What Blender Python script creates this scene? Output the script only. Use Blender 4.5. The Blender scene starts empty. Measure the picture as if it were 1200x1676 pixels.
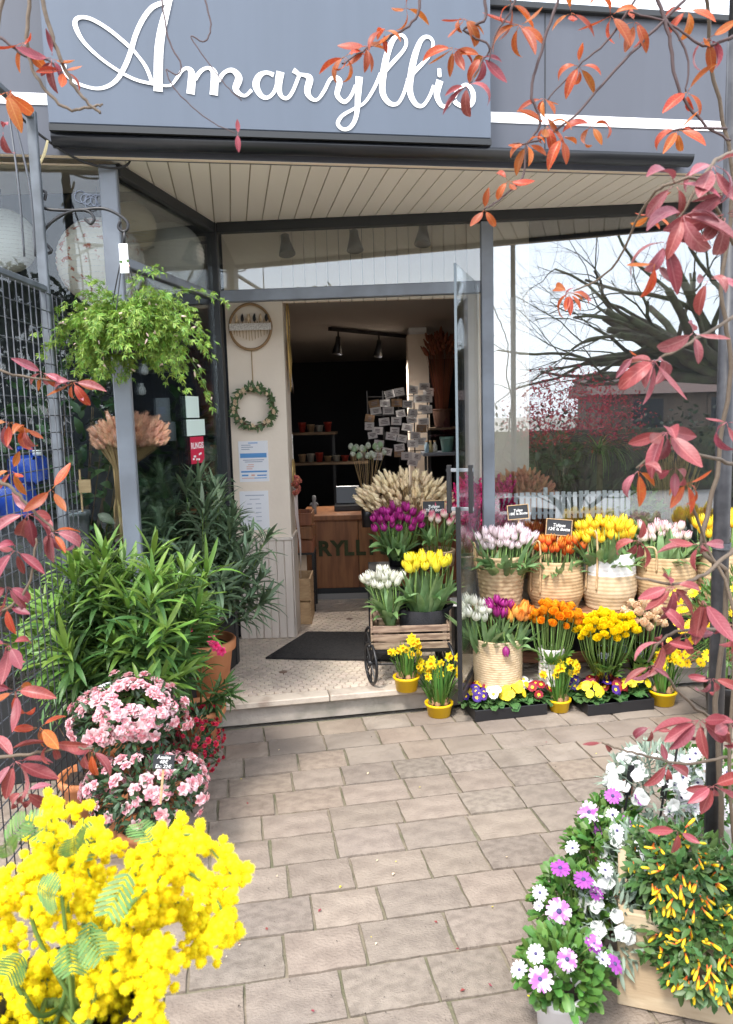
import bpy, math, random
import numpy as np
from mathutils import Vector as V, Matrix as M, noise
rnd = random.Random(7)
U = rnd.uniform
rad = math.radians
sc = bpy.context.scene
col = sc.collection
# ------------------------------------------------------------------ camera, sky, sun, exposure
FPX, CAMZ, PITCH, ROLL = 1250.0, 1.6, rad(7.2), rad(1.6)
CAM = V((0, 0, CAMZ))
cF = V((0, math.cos(PITCH), -math.sin(PITCH)))
_u = V((0, math.sin(PITCH), math.cos(PITCH))); _r = V((1, 0, 0))
cR = _r * math.cos(ROLL) - _u * math.sin(ROLL)
cU = _u * math.cos(ROLL) + _r * math.sin(ROLL)
cam = bpy.data.cameras.new('camera'); camo = bpy.data.objects.new('camera', cam); col.objects.link(camo)
camo.matrix_world = M(((cR.x, cU.x, -cF.x, 0), (cR.y, cU.y, -cF.y, 0), (cR.z, cU.z, -cF.z, CAMZ), (0, 0, 0, 1)))
cam.sensor_fit = 'VERTICAL'; cam.sensor_height = 24; cam.lens = 24 * FPX / 1676
cam.dof.use_dof = True; cam.dof.focus_distance = 3.7; cam.dof.aperture_fstop = 4.5
cam.clip_start = 0.05; cam.clip_end = 500
sc.camera = camo
SUN_EL, SUN_AZ = rad(56), rad(208)
w = bpy.data.worlds.new('World'); sc.world = w; w.use_nodes = True
nt = w.node_tree; nt.nodes.clear()
sky = nt.nodes.new('ShaderNodeTexSky'); sky.sky_type = 'NISHITA'; sky.sun_disc = False
sky.sun_elevation = SUN_EL; sky.sun_rotation = SUN_AZ; sky.air_density = 1.0; sky.dust_density = 2.0
tcw = nt.nodes.new('ShaderNodeTexCoord')
nz = nt.nodes.new('ShaderNodeTexNoise'); nz.inputs['Scale'].default_value = 2.2; nz.inputs['Detail'].default_value = 5
nt.links.new(tcw.outputs['Generated'], nz.inputs['Vector'])
rmp = nt.nodes.new('ShaderNodeMapRange'); rmp.inputs[1].default_value = .35; rmp.inputs[2].default_value = .65
rmp.inputs[3].default_value = .5; rmp.inputs[4].default_value = .95
nt.links.new(nz.outputs['Fac'], rmp.inputs[0])
mxw = nt.nodes.new('ShaderNodeMix'); mxw.data_type = 'RGBA'
nt.links.new(rmp.outputs[0], mxw.inputs[0]); nt.links.new(sky.outputs[0], mxw.inputs[6])
mxw.inputs[7].default_value = (7.6, 8.0, 8.7, 1)
bg = nt.nodes.new('ShaderNodeBackground'); bg.inputs['Strength'].default_value = 0.13
nt.links.new(mxw.outputs[2], bg.inputs[0])
wo = nt.nodes.new('ShaderNodeOutputWorld'); nt.links.new(bg.outputs[0], wo.inputs[0])
sl = bpy.data.lights.new('sun', 'SUN'); sl.energy = 1.5; sl.angle = rad(12); sl.color = (1, .95, .88)
so = bpy.data.objects.new('sun', sl); col.objects.link(so)
sdir = V((math.sin(SUN_AZ) * math.cos(SUN_EL), math.cos(SUN_AZ) * math.cos(SUN_EL), math.sin(SUN_EL)))
so.rotation_euler = (-sdir).to_track_quat('-Z', 'Y').to_euler(); so.location = sdir * 30
sc.view_settings.view_transform = 'Standard'; sc.view_settings.look = 'None'
sc.view_settings.gamma = 1; sc.view_settings.exposure = 1.82; sc.view_settings.use_curve_mapping = False
sc.render.engine = 'CYCLES'
sc.cycles.max_bounces = 8; sc.cycles.transparent_max_bounces = 24; sc.cycles.diffuse_bounces = 4; sc.cycles.glossy_bounces = 4
sc.cycles.caustics_reflective = False; sc.cycles.caustics_refractive = False
# ------------------------------------------------------------------ photograph pixel -> place
def ray(x, y): return cF + cR * ((x - 600) / FPX) + cU * ((838 - y) / FPX)
def P(x, y, d): r = ray(x, y); return CAM + r * (d / r.y)
def G(x, y, z): r = ray(x, y); return CAM + r * ((z - CAMZ) / r.z)
def Hit(x, y, p0, n): r = ray(x, y); return CAM + r * ((p0 - CAM).dot(n) / r.dot(n))
def S(px, d): return px * d / FPX          # pixels -> metres at distance d
# ------------------------------------------------------------------ mesh tools
def T(x, y=None, z=None): return M.Translation(V((x, y, z)) if y is not None else V(x))
def frame(d, n=V((0, 0, 1)), loc=V((0, 0, 0)), s=1.0):
    """local +Y along d, +Z near n"""
    y = V(d).normalized(); z = V(n) - y * y.dot(V(n))
    if z.length < 1e-4: z = y.orthogonal()
    z.normalize(); x = y.cross(z)
    if isinstance(s, (int, float)): s = (s, s, s)
    return M(((x.x * s[0], y.x * s[1], z.x * s[2], loc[0]), (x.y * s[0], y.y * s[1], z.y * s[2], loc[1]), (x.z * s[0], y.z * s[1], z.z * s[2], loc[2]), (0, 0, 0, 1)))
def frameZ(d, loc=V((0, 0, 0)), s=1.0, roll=None):
    """local +Z along d"""
    z = V(d).normalized(); x = z.orthogonal().normalized()
    if roll is None: roll = U(0, 6.28)
    x = M.Rotation(roll, 3, z) @ x; y = z.cross(x)
    if isinstance(s, (int, float)): s = (s, s, s)
    return M(((x.x * s[0], y.x * s[1], z.x * s[2], loc[0]), (x.y * s[0], y.y * s[1], z.y * s[2], loc[1]), (x.z * s[0], y.z * s[1], z.z * s[2], loc[2]), (0, 0, 0, 1)))
class MB:
    def __init__(s): s.v = []; s.f = []; s.m = []; s.n = 0
    def add(s, vs, fs, mi=0, X=None):
        a = np.array([tuple(p) for p in vs], dtype=float).reshape(-1, 3)
        if X is not None:
            k = np.array(X); a = a @ k[:3, :3].T + k[:3, 3]
        s.v.append(a); o = s.n
        s.f += [tuple(i + o for i in q) for q in fs]
        s.m += list(mi) if isinstance(mi, (list, tuple)) else [mi] * len(fs)
        s.n += len(a); return s
    def addp(s, p, X): return s.add(p.verts, p.faces, p.mi, X)
    def box(s, lo, hi, mi=0, X=None):
        (a, b, c), (d, e, f) = lo, hi
        return s.add([(a, b, c), (d, b, c), (d, e, c), (a, e, c), (a, b, f), (d, b, f), (d, e, f), (a, e, f)],
                     [(0, 3, 2, 1), (4, 5, 6, 7), (0, 1, 5, 4), (1, 2, 6, 5), (2, 3, 7, 6), (3, 0, 4, 7)], mi, X)
    def cbox(s, lo, hi, c=.004, mi=0, X=None):
        vs = []; idx = {}
        for i in (0, 1):
            for j in (0, 1):
                for k in (0, 1):
                    p = [(lo, hi)[i][0], (lo, hi)[j][1], (lo, hi)[k][2]]; sg = [1 - 2 * i, 1 - 2 * j, 1 - 2 * k]
                    for ax in range(3):
                        q = list(p)
                        for o in range(3):
                            if o != ax: q[o] += sg[o] * c
                        idx[(i, j, k, ax)] = len(vs); vs.append(q)
        fs = []
        for ax in range(3):
            o1, o2 = [o for o in range(3) if o != ax]
            for e in (0, 1):
                def key(a, b):
                    t = [0, 0, 0]; t[ax] = e; t[o1] = a; t[o2] = b; return idx[(t[0], t[1], t[2], ax)]
                fs.append((key(0, 0), key(1, 0), key(1, 1), key(0, 1)))
            for a in (0, 1):
                for b in (0, 1):
                    def k2(e, w_):
                        t = [0, 0, 0]; t[ax] = e; t[o1] = a; t[o2] = b; return idx[(t[0], t[1], t[2], w_)]
                    fs.append((k2(0, o1), k2(1, o1), k2(1, o2), k2(0, o2)))
        for i in (0, 1):
            for j in (0, 1):
                for k in (0, 1): fs.append(tuple(idx[(i, j, k, a)] for a in range(3)))
        return s.add(vs, fs, mi, X)
    def tube(s, pts, r, n=6, mi=0, cap=True, X=None):
        pts = [V(p) for p in pts]
        if isinstance(r, (int, float)): r = [r] * len(pts)
        vs = []; fs = []; u = None
        for i, p in enumerate(pts):
            d = (pts[min(i + 1, len(pts) - 1)] - pts[max(i - 1, 0)])
            d = d.normalized() if d.length > 1e-9 else V((0, 0, 1))
            if u is None: u = d.orthogonal().normalized()
            u = u - d * u.dot(d)
            u = u.normalized() if u.length > 1e-6 else d.orthogonal().normalized()
            w_ = d.cross(u)
            for k in range(n):
                a = 2 * math.pi * k / n; vs.append(p + (u * math.cos(a) + w_ * math.sin(a)) * r[i])
        for i in range(len(pts) - 1):
            for k in range(n):
                k2 = (k + 1) % n; fs.append((i * n + k, i * n + k2, (i + 1) * n + k2, (i + 1) * n + k))
        if cap: fs.append(tuple(range(n - 1, -1, -1))); fs.append(tuple((len(pts) - 1) * n + k for k in range(n)))
        return s.add(vs, fs, mi, X)
    def lathe(s, prof, n=20, mi=0, X=None, disp=None):
        vs = []; fs = []; m = []
        for i, (r, z) in enumerate(prof):
            for k in range(n):
                a = 2 * math.pi * k / n; rr = r + (disp(i, k, z) if disp else 0)
                vs.append((rr * math.cos(a), rr * math.sin(a), z))
        for i in range(len(prof) - 1):
            for k in range(n):
                k2 = (k + 1) % n; fs.append((i * n + k, i * n + k2, (i + 1) * n + k2, (i + 1) * n + k))
                m.append(mi(i) if callable(mi) else mi)
        return s.add(vs, fs, m, X)
    def disc(s, r, n=16, mi=0, X=None):
        return s.add([(r * math.cos(6.28318 * k / n), r * math.sin(6.28318 * k / n), 0) for k in range(n)], [tuple(range(n))], mi, X)
    def mesh(s, name, mats, smooth=True, org=None):
        me = bpy.data.meshes.new(name)
        a = np.concatenate(s.v) if s.v else np.zeros((0, 3))
        if org is not None: a = a - np.array(org)
        me.from_pydata(a.tolist(), [], s.f)
        for m in (mats if isinstance(mats, (list, tuple)) else [mats]): me.materials.append(m)
        me.polygons.foreach_set('material_index', s.m)
        me.polygons.foreach_set('use_smooth', [smooth] * len(s.f))
        return me
    def part(s, name, mats, parent=None, smooth=False, kind=None):
        """mesh with world coordinates, linked under its parent"""
        a = np.concatenate(s.v); c = V(((a.min(0) + a.max(0)) / 2).tolist())
        if parent is None: c.z = float(a[:, 2].min())
        o = obj(name, s.mesh(name, mats, smooth, c), parent, None)
        o.matrix_basis = (wm(parent).inverted() if parent else M.Identity(4)) @ T(c)
        if kind: o['kind'] = kind
        return o
class Proto:
    def __init__(s, name, mb, mats, smooth=True):
        s.name = name; s.verts = np.concatenate(mb.v); s.faces = mb.f; s.mi = mb.m; s.mats = mats; s.smooth = smooth; s._m = None
    @property
    def me(s):
        if s._m is None: s._m = MB().add(s.verts, s.faces, s.mi).mesh(s.name, s.mats, s.smooth)
        return s._m
def obj(name, me, parent=None, X=None):
    o = bpy.data.objects.new(name, me); col.objects.link(o)
    if parent: o.parent = parent
    if X is not None: o.matrix_basis = X
    return o
def wm(o):
    X = o.matrix_basis.copy()
    while o.parent: o = o.parent; X = o.matrix_basis @ X
    return X
def tag(o, label, cat, group=None):
    o['label'] = label; o['category'] = cat
    if group: o['group'] = group
    return o
def thing(name, label, cat, loc, rz=0, group=None):
    o = obj(name, None, None, T(V(loc)) @ M.Rotation(rz, 4, 'Z')); o.empty_display_size = .1
    return tag(o, label, cat, group)
def struct(o): o['kind'] = 'structure'; return o
def scatter(root, name, items, limit=300, stuff=None):
    """items: (proto, world matrix); the nearest ones become parts, the rest one joined part"""
    inv = wm(root).inverted()
    items = sorted(items, key=lambda t: (t[1].translation - CAM).length)
    for p, X in items[:limit]: obj(name, p.me, root, inv @ X)
    rest = items[limit:]
    if rest:
        mats = []; mb = MB()
        for p, X in rest:
            off = []
            for m in p.mats:
                if m not in mats: mats.append(m)
                off.append(mats.index(m))
            mb.add(p.verts, p.faces, [off[i] for i in p.mi], X)
        mb.part(stuff or name + '_mass', mats, root, rest[0][0].smooth, 'stuff')
def blade(L=1, W=.2, n=5, m=1, prof=None, bend=0, fold=0, cup=0, ruf=0, twist=0):
    prof = prof or (lambda v: math.sin(math.pi * (.03 + .95 * v) ** .85))
    vs = []; fs = []; y = z = 0; dl = L / n; k = 2 * m + 1
    for i in range(n + 1):
        v = i / n; th = bend * v
        w_ = max(W / 2 * prof(v), .004 * W)
        for j in range(k):
            u = (j - m) / m; x = u * w_; h = fold * abs(x) + cup * x * x / max(W, 1e-6) + (ruf * W * math.sin(7 * v + 3 * u) * abs(u))
            tw = twist * v
            dx, dh = x * math.cos(tw) - h * math.sin(tw), x * math.sin(tw) + h * math.cos(tw)
            vs.append((dx, y - math.sin(th) * dh, z + math.cos(th) * dh))
        y += dl * math.cos(bend * (v + .5 / n)); z += dl * math.sin(bend * (v + .5 / n))
    for i in range(n):
        for j in range(k - 1): fs.append((i * k + j, i * k + j + 1, (i + 1) * k + j + 1, (i + 1) * k + j))
    return vs, fs
def spline(pts, n=6):
    pts = [V(p) for p in pts]; out = []
    for i in range(len(pts) - 1):
        p0 = pts[max(i - 1, 0)]; p1 = pts[i]; p2 = pts[i + 1]; p3 = pts[min(i + 2, len(pts) - 1)]
        for k in range(n):
            t = k / n
            out.append(.5 * ((2 * p1) + (p2 - p0) * t + (2 * p0 - 5 * p1 + 4 * p2 - p3) * t * t + (3 * p1 - p0 - 3 * p2 + p3) * t ** 3))
    out.append(pts[-1]); return out
def rdir(zlo=-1, zhi=1):
    z = U(zlo, zhi); a = U(0, 6.2832); r = math.sqrt(max(0, 1 - z * z)); return V((r * math.cos(a), r * math.sin(a), z))
# ------------------------------------------------------------------ materials
def mat(name, c, rough=.6, var=.1, hue=.0, spec=.5, metal=0, bump=0, bs=60, trans=0, c2=None, ns=8, nd=4, thr=(.4, .6), grad=None, coat=0, wave=None, stretch=None, vein=None):
    m = bpy.data.materials.new(name); m.use_nodes = True; t = m.node_tree; N = t.nodes; L = t.links
    b = N['Principled BSDF']; out = N['Material Output']
    b.inputs['Roughness'].default_value = rough; b.inputs['Specular IOR Level'].default_value = spec; b.inputs['Metallic'].default_value = metal
    b.inputs['Coat Weight'].default_value = coat
    tc = N.new('ShaderNodeTexCoord'); src = tc.outputs['Object']
    if stretch:
        mp = N.new('ShaderNodeMapping'); mp.inputs['Scale'].default_value = stretch; L.new(src, mp.inputs[0]); src = mp.outputs[0]
    rgb = N.new('ShaderNodeRGB'); rgb.outputs[0].default_value = (*c, 1); cur = rgb.outputs[0]
    if c2:
        n = N.new('ShaderNodeTexNoise'); n.inputs['Scale'].default_value = ns; n.inputs['Detail'].default_value = nd; L.new(src, n.inputs['Vector'])
        r = N.new('ShaderNodeMapRange'); r.inputs[1].default_value = thr[0]; r.inputs[2].default_value = thr[1]; L.new(n.outputs['Fac'], r.inputs[0])
        x = N.new('ShaderNodeMix'); x.data_type = 'RGBA'; L.new(r.outputs[0], x.inputs[0]); L.new(cur, x.inputs[6]); x.inputs[7].default_value = (*c2, 1); cur = x.outputs[2]
    if grad:      # grad = (axis, lo, hi, colour): a petal's or leaf's own second colour along its length
        sp = N.new('ShaderNodeSeparateXYZ'); L.new(tc.outputs['Object'], sp.inputs[0])
        r = N.new('ShaderNodeMapRange'); r.inputs[1].default_value = grad[1]; r.inputs[2].default_value = grad[2]; L.new(sp.outputs[grad[0]], r.inputs[0])
        x = N.new('ShaderNodeMix'); x.data_type = 'RGBA'; L.new(r.outputs[0], x.inputs[0]); L.new(cur, x.inputs[6]); x.inputs[7].default_value = (*grad[3], 1); cur = x.outputs[2]
    if vein:      # paler midrib and side veins of a leaf (local y along the leaf)
        sp = N.new('ShaderNodeSeparateXYZ'); L.new(tc.outputs['Object'], sp.inputs[0])
        def mth(op, a, b_=None):
            q = N.new('ShaderNodeMath'); q.operation = op
            for i_, x_ in enumerate((a, b_)):
                if x_ is None: continue
                if isinstance(x_, (int, float)): q.inputs[i_].default_value = x_
                else: L.new(x_, q.inputs[i_])
            return q.outputs[0]
        ax = mth('ABSOLUTE', sp.outputs[0]); mid = mth('LESS_THAN', ax, .013)
        sv = mth('GREATER_THAN', mth('SINE', mth('MULTIPLY', mth('SUBTRACT', sp.outputs[1], mth('MULTIPLY', ax, .9)), 62)), .9)
        fc_ = mth('MULTIPLY', mth('MAXIMUM', mid, mth('MULTIPLY', sv, .45)), .55)
        x = N.new('ShaderNodeMix'); x.data_type = 'RGBA'; L.new(fc_, x.inputs[0]); L.new(cur, x.inputs[6]); x.inputs[7].default_value = (*vein, 1); cur = x.outputs[2]
    if var or hue:
        oi = N.new('ShaderNodeObjectInfo'); ge = N.new('ShaderNodeNewGeometry')
        ad = N.new('ShaderNodeMath'); ad.operation = 'ADD'; L.new(oi.outputs['Random'], ad.inputs[0]); L.new(ge.outputs['Random Per Island'], ad.inputs[1])
        fr = N.new('ShaderNodeMath'); fr.operation = 'FRACT'; L.new(ad.outputs[0], fr.inputs[0])
        h = N.new('ShaderNodeHueSaturation'); L.new(cur, h.inputs['Color'])
        r = N.new('ShaderNodeMapRange'); r.inputs[3].default_value = 1 - var; r.inputs[4].default_value = 1 + var; L.new(fr.outputs[0], r.inputs[0]); L.new(r.outputs[0], h.inputs['Value'])
        if hue:
            r2 = N.new('ShaderNodeMapRange'); r2.inputs[3].default_value = .5 - hue; r2.inputs[4].default_value = .5 + hue
            m7 = N.new('ShaderNodeMath'); m7.operation = 'MULTIPLY'; m7.inputs[1].default_value = 7.31; L.new(fr.outputs[0], m7.inputs[0])
            f2 = N.new('ShaderNodeMath'); f2.operation = 'FRACT'; L.new(m7.outputs[0], f2.inputs[0]); L.new(f2.outputs[0], r2.inputs[0]); L.new(r2.outputs[0], h.inputs['Hue'])
        cur = h.outputs[0]
    L.new(cur, b.inputs['Base Color'])
    if bump or wave:
        bp = N.new('ShaderNodeBump'); bp.inputs['Strength'].default_value = bump; bp.inputs['Distance'].default_value = .01
        n = N.new('ShaderNodeTexNoise'); n.inputs['Scale'].default_value = bs; n.inputs['Detail'].default_value = 6; L.new(src, n.inputs['Vector'])
        L.new(n.outputs['Fac'], bp.inputs['Height']); L.new(bp.outputs[0], b.inputs['Normal'])
    if trans:
        tr = N.new('ShaderNodeBsdfTranslucent'); L.new(cur, tr.inputs[0])
        mx = N.new('ShaderNodeMixShader'); mx.inputs[0].default_value = trans; L.new(b.outputs[0], mx.inputs[1]); L.new(tr.outputs[0], mx.inputs[2]); L.new(mx.outputs[0], out.inputs[0])
    return m
def glass(name, refl=.25, tint=(.93, .96, .96), rough=0, hi=1):
    m = bpy.data.materials.new(name); m.use_nodes = True; t = m.node_tree; t.nodes.clear(); N = t.nodes; L = t.links
    tr = N.new('ShaderNodeBsdfTransparent'); tr.inputs[0].default_value = (*tint, 1)
    gl = N.new('ShaderNodeBsdfGlossy'); gl.inputs['Roughness'].default_value = rough; gl.inputs[0].default_value = (.97, .98, 1, 1)
    fr = N.new('ShaderNodeFresnel'); fr.inputs[0].default_value = 1.5
    a = N.new('ShaderNodeMapRange'); a.inputs[1].default_value = .04; a.inputs[2].default_value = 1; a.inputs[3].default_value = refl; a.inputs[4].default_value = hi; L.new(fr.outputs[0], a.inputs[0])
    mx = N.new('ShaderNodeMixShader'); L.new(a.outputs[0], mx.inputs[0]); L.new(tr.outputs[0], mx.inputs[1]); L.new(gl.outputs[0], mx.inputs[2])
    o = N.new('ShaderNodeOutputMaterial'); L.new(mx.outputs[0], o.inputs[0]); return m
# ================================================================== THE SETTING
ZF = .13                                   # porch and shop floor above the paving
FY, EY = rad(9.8), rad(-3.5)               # directions of the street front and of the glazed entrance
FA = V((-.99, 3.28, 0)); f1 = V((math.cos(FY), math.sin(FY), 0)); fn = V((math.sin(FY), -math.cos(FY), 0))
EA = V((-.83, 4.49, 0)); e1 = V((math.cos(EY), math.sin(EY), 0)); en = V((math.sin(EY), -math.cos(EY), 0))
ZV = V((0, 0, 1))
def basis(o, a, n):                        # local x along a, local -y towards the street
    return M(((a.x, -n.x, 0, o.x), (a.y, -n.y, 0, o.y), (0, 0, 1, o.z), (0, 0, 0, 1)))
XF = basis(FA, f1, fn); XE = basis(EA, e1, en)
def fuz(x, y, off=0): p = Hit(x, y, FA + fn * off, fn) - FA; return p.dot(f1), p.z
def euz(x, y, off=0): p = Hit(x, y, EA + en * off, en) - EA; return p.dot(e1), p.z
# ---- paving
m_mortar = mat('sandy_mortar', (.225, .188, .138), .95, 0, bump=.6, bs=90, c2=(.13, .125, .075), ns=7)
m_pavs = [mat('paving_stone', c_, .88, .08, .004, spec=.25, bump=.6, bs=20 + 9 * i_, c2=d_, ns=2.2 + 1.3 * i_, nd=10, thr=(.4, .62)) for i_, (c_, d_) in enumerate((((.275, .226, .183), (.215, .174, .141)), ((.255, .212, .175), (.20, .164, .136)), ((.28, .226, .178), (.215, .169, .133)), ((.262, .22, .181), (.195, .161, .132))))]
m_asph = mat('pale_bounce_road', (.30, .29, .28), .9, 0, bump=.3, bs=120)  # unseen road, kept pale to bounce light up under the canopy
g = MB().add([(-200, -200, 0), (200, -200, 0), (200, 200, 0), (-200, 200, 0)], [(0, 1, 2, 3)], 0, T(0, 0, -.03)).part('ground', mat('pale_bounce_ground', (.44, .41, .36), .95, 0, bump=.5, bs=40, c2=(.34, .31, .27), ns=3)); struct(g)  # outer ground made pale as a reflector that brightens the soffit
rd = MB().add([(-60, -6.2, -.022), (60, -6.2, -.022), (60, -2.6, -.022), (-60, -2.6, -.022)], [(0, 1, 2, 3)]).part('road', m_asph); struct(rd)
SE = V((-.87, 3.79, 0))                    # foot of the step
pl = struct(MB().add([(-3.2, -6, -.012), (3.6, -6, -.012), (3.6, .02, -.012), (-3.2, .02, -.012)], [(0, 1, 2, 3)], 0, basis(SE, f1, fn)).part('pavement', m_mortar))
pav = []
for k in range(10):
    r = random.Random(k); vs = []; fs = []
    nx, ny = 5, 4
    for j in range(ny + 1):
        for i in range(nx + 1):
            x, y = i / nx - .5, j / ny - .5; e = (i in (0, nx)) or (j in (0, ny))
            vs.append((x + (r.uniform(-.011, .006) if i in (0, nx) else 0) * (1 if x < 0 else -1) * -1, y + (r.uniform(-.015, .009) if j in (0, ny) else 0) * (1 if y < 0 else -1) * -1, (-.0035 if e else 0) + r.uniform(-.0012, .0012)))
    for j in range(ny):
        for i in range(nx):
            a = j * (nx + 1) + i; fs.append((a, a + 1, a + nx + 2, a + nx + 1))
    ring = [i for i in range(nx + 1)] + [j * (nx + 1) + nx for j in range(1, ny + 1)] + [ny * (nx + 1) + i for i in range(nx - 1, -1, -1)] + [j * (nx + 1) for j in range(ny - 1, 0, -1)]
    b0 = len(vs); vs += [(vs[i][0], vs[i][1], -.028) for i in ring]
    for i in range(len(ring)): j = (i + 1) % len(ring); fs.append((ring[j], ring[i], b0 + i, b0 + j))
    pav.append(Proto('paver', MB().add(vs, fs), [m_pavs[(0, 0, 1, 3, 2, 0, 1, 3, 0, 2)[k]]], False))
items = []; v = -.005; X0 = basis(SE, f1, fn); row = 0
while v > -3.4:
    h = .184 + U(-.006, .006); u = -1.6 - U(0, .25)
    while u < 3.4:
        wd = U(.205, .29); X = X0 @ T(u + wd / 2, v - h / 2, U(-.003, .002)) @ M.Rotation(U(-.012, .012), 4, 'Z') @ M.Rotation(U(-.006, .006), 4, 'X') @ M.Diagonal((wd - U(.006, .013), h - U(.006, .012), 1, 1))
        items.append((rnd.choice(pav), X)); u += wd
    v -= h; row += 1
scatter(pl, 'paver', items, 300, 'far_pavers')
# ---- shop floor with stone nosing and small hexagonal tiles
m_step = mat('step_stone', (.40, .35, .30), .8, .04, bump=.35, bs=50, c2=(.20, .19, .155), ns=7, nd=8, thr=(.45, .75))
m_nose = mat('step_nosing', (.50, .43, .355), .7, .04, bump=.25, bs=60, c2=(.30, .235, .185), ns=9, nd=8, thr=(.5, .72))
m_grout = mat('tile_grout', (.25, .20, .165), .9, 0)
m_hex = mat('hexagon_tile', (.68, .57, .46), .42, .09, .008, c2=(.42, .345, .29), ns=3, nd=5, thr=(.45, .75), bump=.05, bs=30)
m_hexb = mat('brown_tile', (.16, .09, .06), .5, .1)
fl = struct(MB().box((-3, .035, 0), (4, .3, ZF - .034), 0, X0).part('shop_step', m_step))
for i in range(6): MB().cbox((-2.4 + i * 1.02, .0, ZF - .034), (-2.4 + (i + 1) * 1.02 - .004, .1, ZF), .005, 0, X0).part('nosing_stone', m_nose, fl)
c = [X0 @ V(q) for q in ((-3, .1, 0), (4, .1, 0))]
ff = MB().add([(c[0].x, c[0].y, ZF - .008), (c[1].x, c[1].y, ZF - .008), (5, 11, ZF - .008), (-4, 11, ZF - .008)], [(0, 1, 2, 3)]).part('shop_floor', m_grout); struct(ff)
hx = MB(); hs = .026; hb = MB()
for j in range(62):
    for i in range(66):
        u = -.3 + i * hs * 1.78 + (hs * .89 if j % 2 else 0); vv = .124 + j * hs * 1.56
        q = X0 @ V((u, vv, 0))
        if q.x < -1.0 or q.x > 1.9 or q.y > 6.3: continue
        z = ZF + U(-.0012, .0012); pts = [(math.sin(k * math.pi / 3) * hs * .96, math.cos(k * math.pi / 3) * hs * .96) for k in range(6)]
        vs = [(a * .94, b * .94, z) for a, b in pts] + [(a, b, z - .009) for a, b in pts]
        (hb if (i * 7 + j * 13) % 211 == 5 else hx).add(vs, [(5, 4, 3, 2, 1, 0)] + [(k, (k + 1) % 6, (k + 1) % 6 + 6, k + 6) for k in range(6)], 0, X0 @ T(u, vv, 0))
hx.part('hexagon_tiles', m_hex, ff, False, 'stuff'); hb.part('brown_tiles', m_hexb, ff, False, 'stuff')
# ---- the shop building
m_fascia = mat('fascia_grey', (.072, .079, .10), .42, 0, spec=.5, c2=(.067, .073, .092), ns=2.5, nd=6, stretch=(4, 4, .3))
m_sign = mat('sign_panel_grey', (.078, .098, .132), .36, 0, spec=.55, c2=(.074, .093, .125), ns=2.5, nd=6, stretch=(4, 4, .35))
m_white = mat('white_vinyl', (.86, .86, .86), .5, 0)
m_gut = mat('gutter_black', (.008, .009, .012), .3, 0, spec=.5)
m_frame = mat('grey_frame', (.19, .215, .25), .42, .04, c2=(.14, .155, .18), ns=4)
m_framed = mat('dark_frame', (.014, .016, .018), .5, .03)
m_cream = mat('cream_render', (.82, .71, .59), .85, 0, bump=.12, bs=45, c2=(.76, .65, .535), ns=2.5)
m_creamw = mat('cream_boards', (.74, .66, .58), .7, .03, c2=(.66, .58, .51), ns=3, stretch=(6, 6, .6))
m_soff = mat('soffit_slat', (.90, .86, .79), .5, .03)
m_sofj = mat('soffit_groove', (.56, .51, .44), .8, 0)
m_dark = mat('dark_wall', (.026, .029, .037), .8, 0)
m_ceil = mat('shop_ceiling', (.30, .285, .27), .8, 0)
m_roof = mat('roof_felt', (.08, .08, .085), .9, 0)
m_glass = glass('window_glass', .19, hi=.6)
m_glassd = glass('door_glass', .06, (.95, .97, .965), 0, .35)
m_glassl = glass('street_glass', .035, hi=.6)
m_glasst = glass('transom_glass', .08, hi=.7)
shop = thing('flower_shop', 'grey fronted flower shop with cream soffit, glazed entrance and dark interior', 'building', (0, 4.4, 0))
def SP(name, m, fn_, smooth=False, parent=None):
    mb = MB(); fn_(mb); return mb.part(name, m, parent or shop, smooth)
zs = 2.70
gz = fuz(600, 243, .07)[1]
sgl, sgr = fuz(78, 120, .06)[0], fuz(797, 120, .06)[0]; sgb = fuz(440, 221, .06)[1]
zt = fuz(1000, 28)[1]
fb = gz - .01
SP('fascia', m_fascia, lambda b: b.box((-2.6, 0, fb - .03), (5, .05, zt), 0, XF))
SP('fascia_cap', m_framed, lambda b: b.cbox((-2.6, -.03, zt), (5, .12, zt + .03), .004, 0, XF))
st0 = fuz(900, 196)[1]
for a, b_ in ((-2.6, sgl), (sgr, 5)): SP('stripe', m_white, lambda b: b.box((a, -.004, st0 - .022), (b_, .0, st0 + .022), 0, XF))
for u in (1.86, 3.1): SP('panel_joint', m_framed, lambda b: b.box((u, -.0025, fb), (u + .004, .0, zt), 0, XF))
def gut(b):
    n = 12; r = .043; u0, u1 = sgl - .0, fuz(1131, 270, .07)[0]; vs = []; fs = []
    for u in (u0, u1):
        for rr in (r, r - .006):
            for k in range(n + 1): a = math.pi + math.pi * k / n; vs.append((u, -.055 + rr * math.cos(a), gz + .012 + rr * math.sin(a)))
    m = n + 1
    for k in range(n): fs += [(k, k + 1, 2 * m + k + 1, 2 * m + k), (m + k, 3 * m + k, 3 * m + k + 1, m + k + 1), (k, m + k, m + k + 1, k + 1), (2 * m + k, 2 * m + k + 1, 3 * m + k + 1, 3 * m + k)]
    fs += [(0, 2 * m, 3 * m, m), (n, m + n, 3 * m + n, 2 * m + n)]
    b.add(vs, fs, 0, XF)
    b.box((u0, -.098, gz + .012), (u0 + .003, -.012, gz + .0125), 0, XF)
SP('gutter', m_gut, gut, True)
SP('drip_edge', m_framed, lambda b: b.box((sgl, -.115, sgb - .028), (sgr, -.004, sgb - .004), 0, XF))
SP('eaves_board', m_cream, lambda b: b.box((-2.6, .004, zs - .01), (5, .03, fb - .032), 0, XF))
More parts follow.
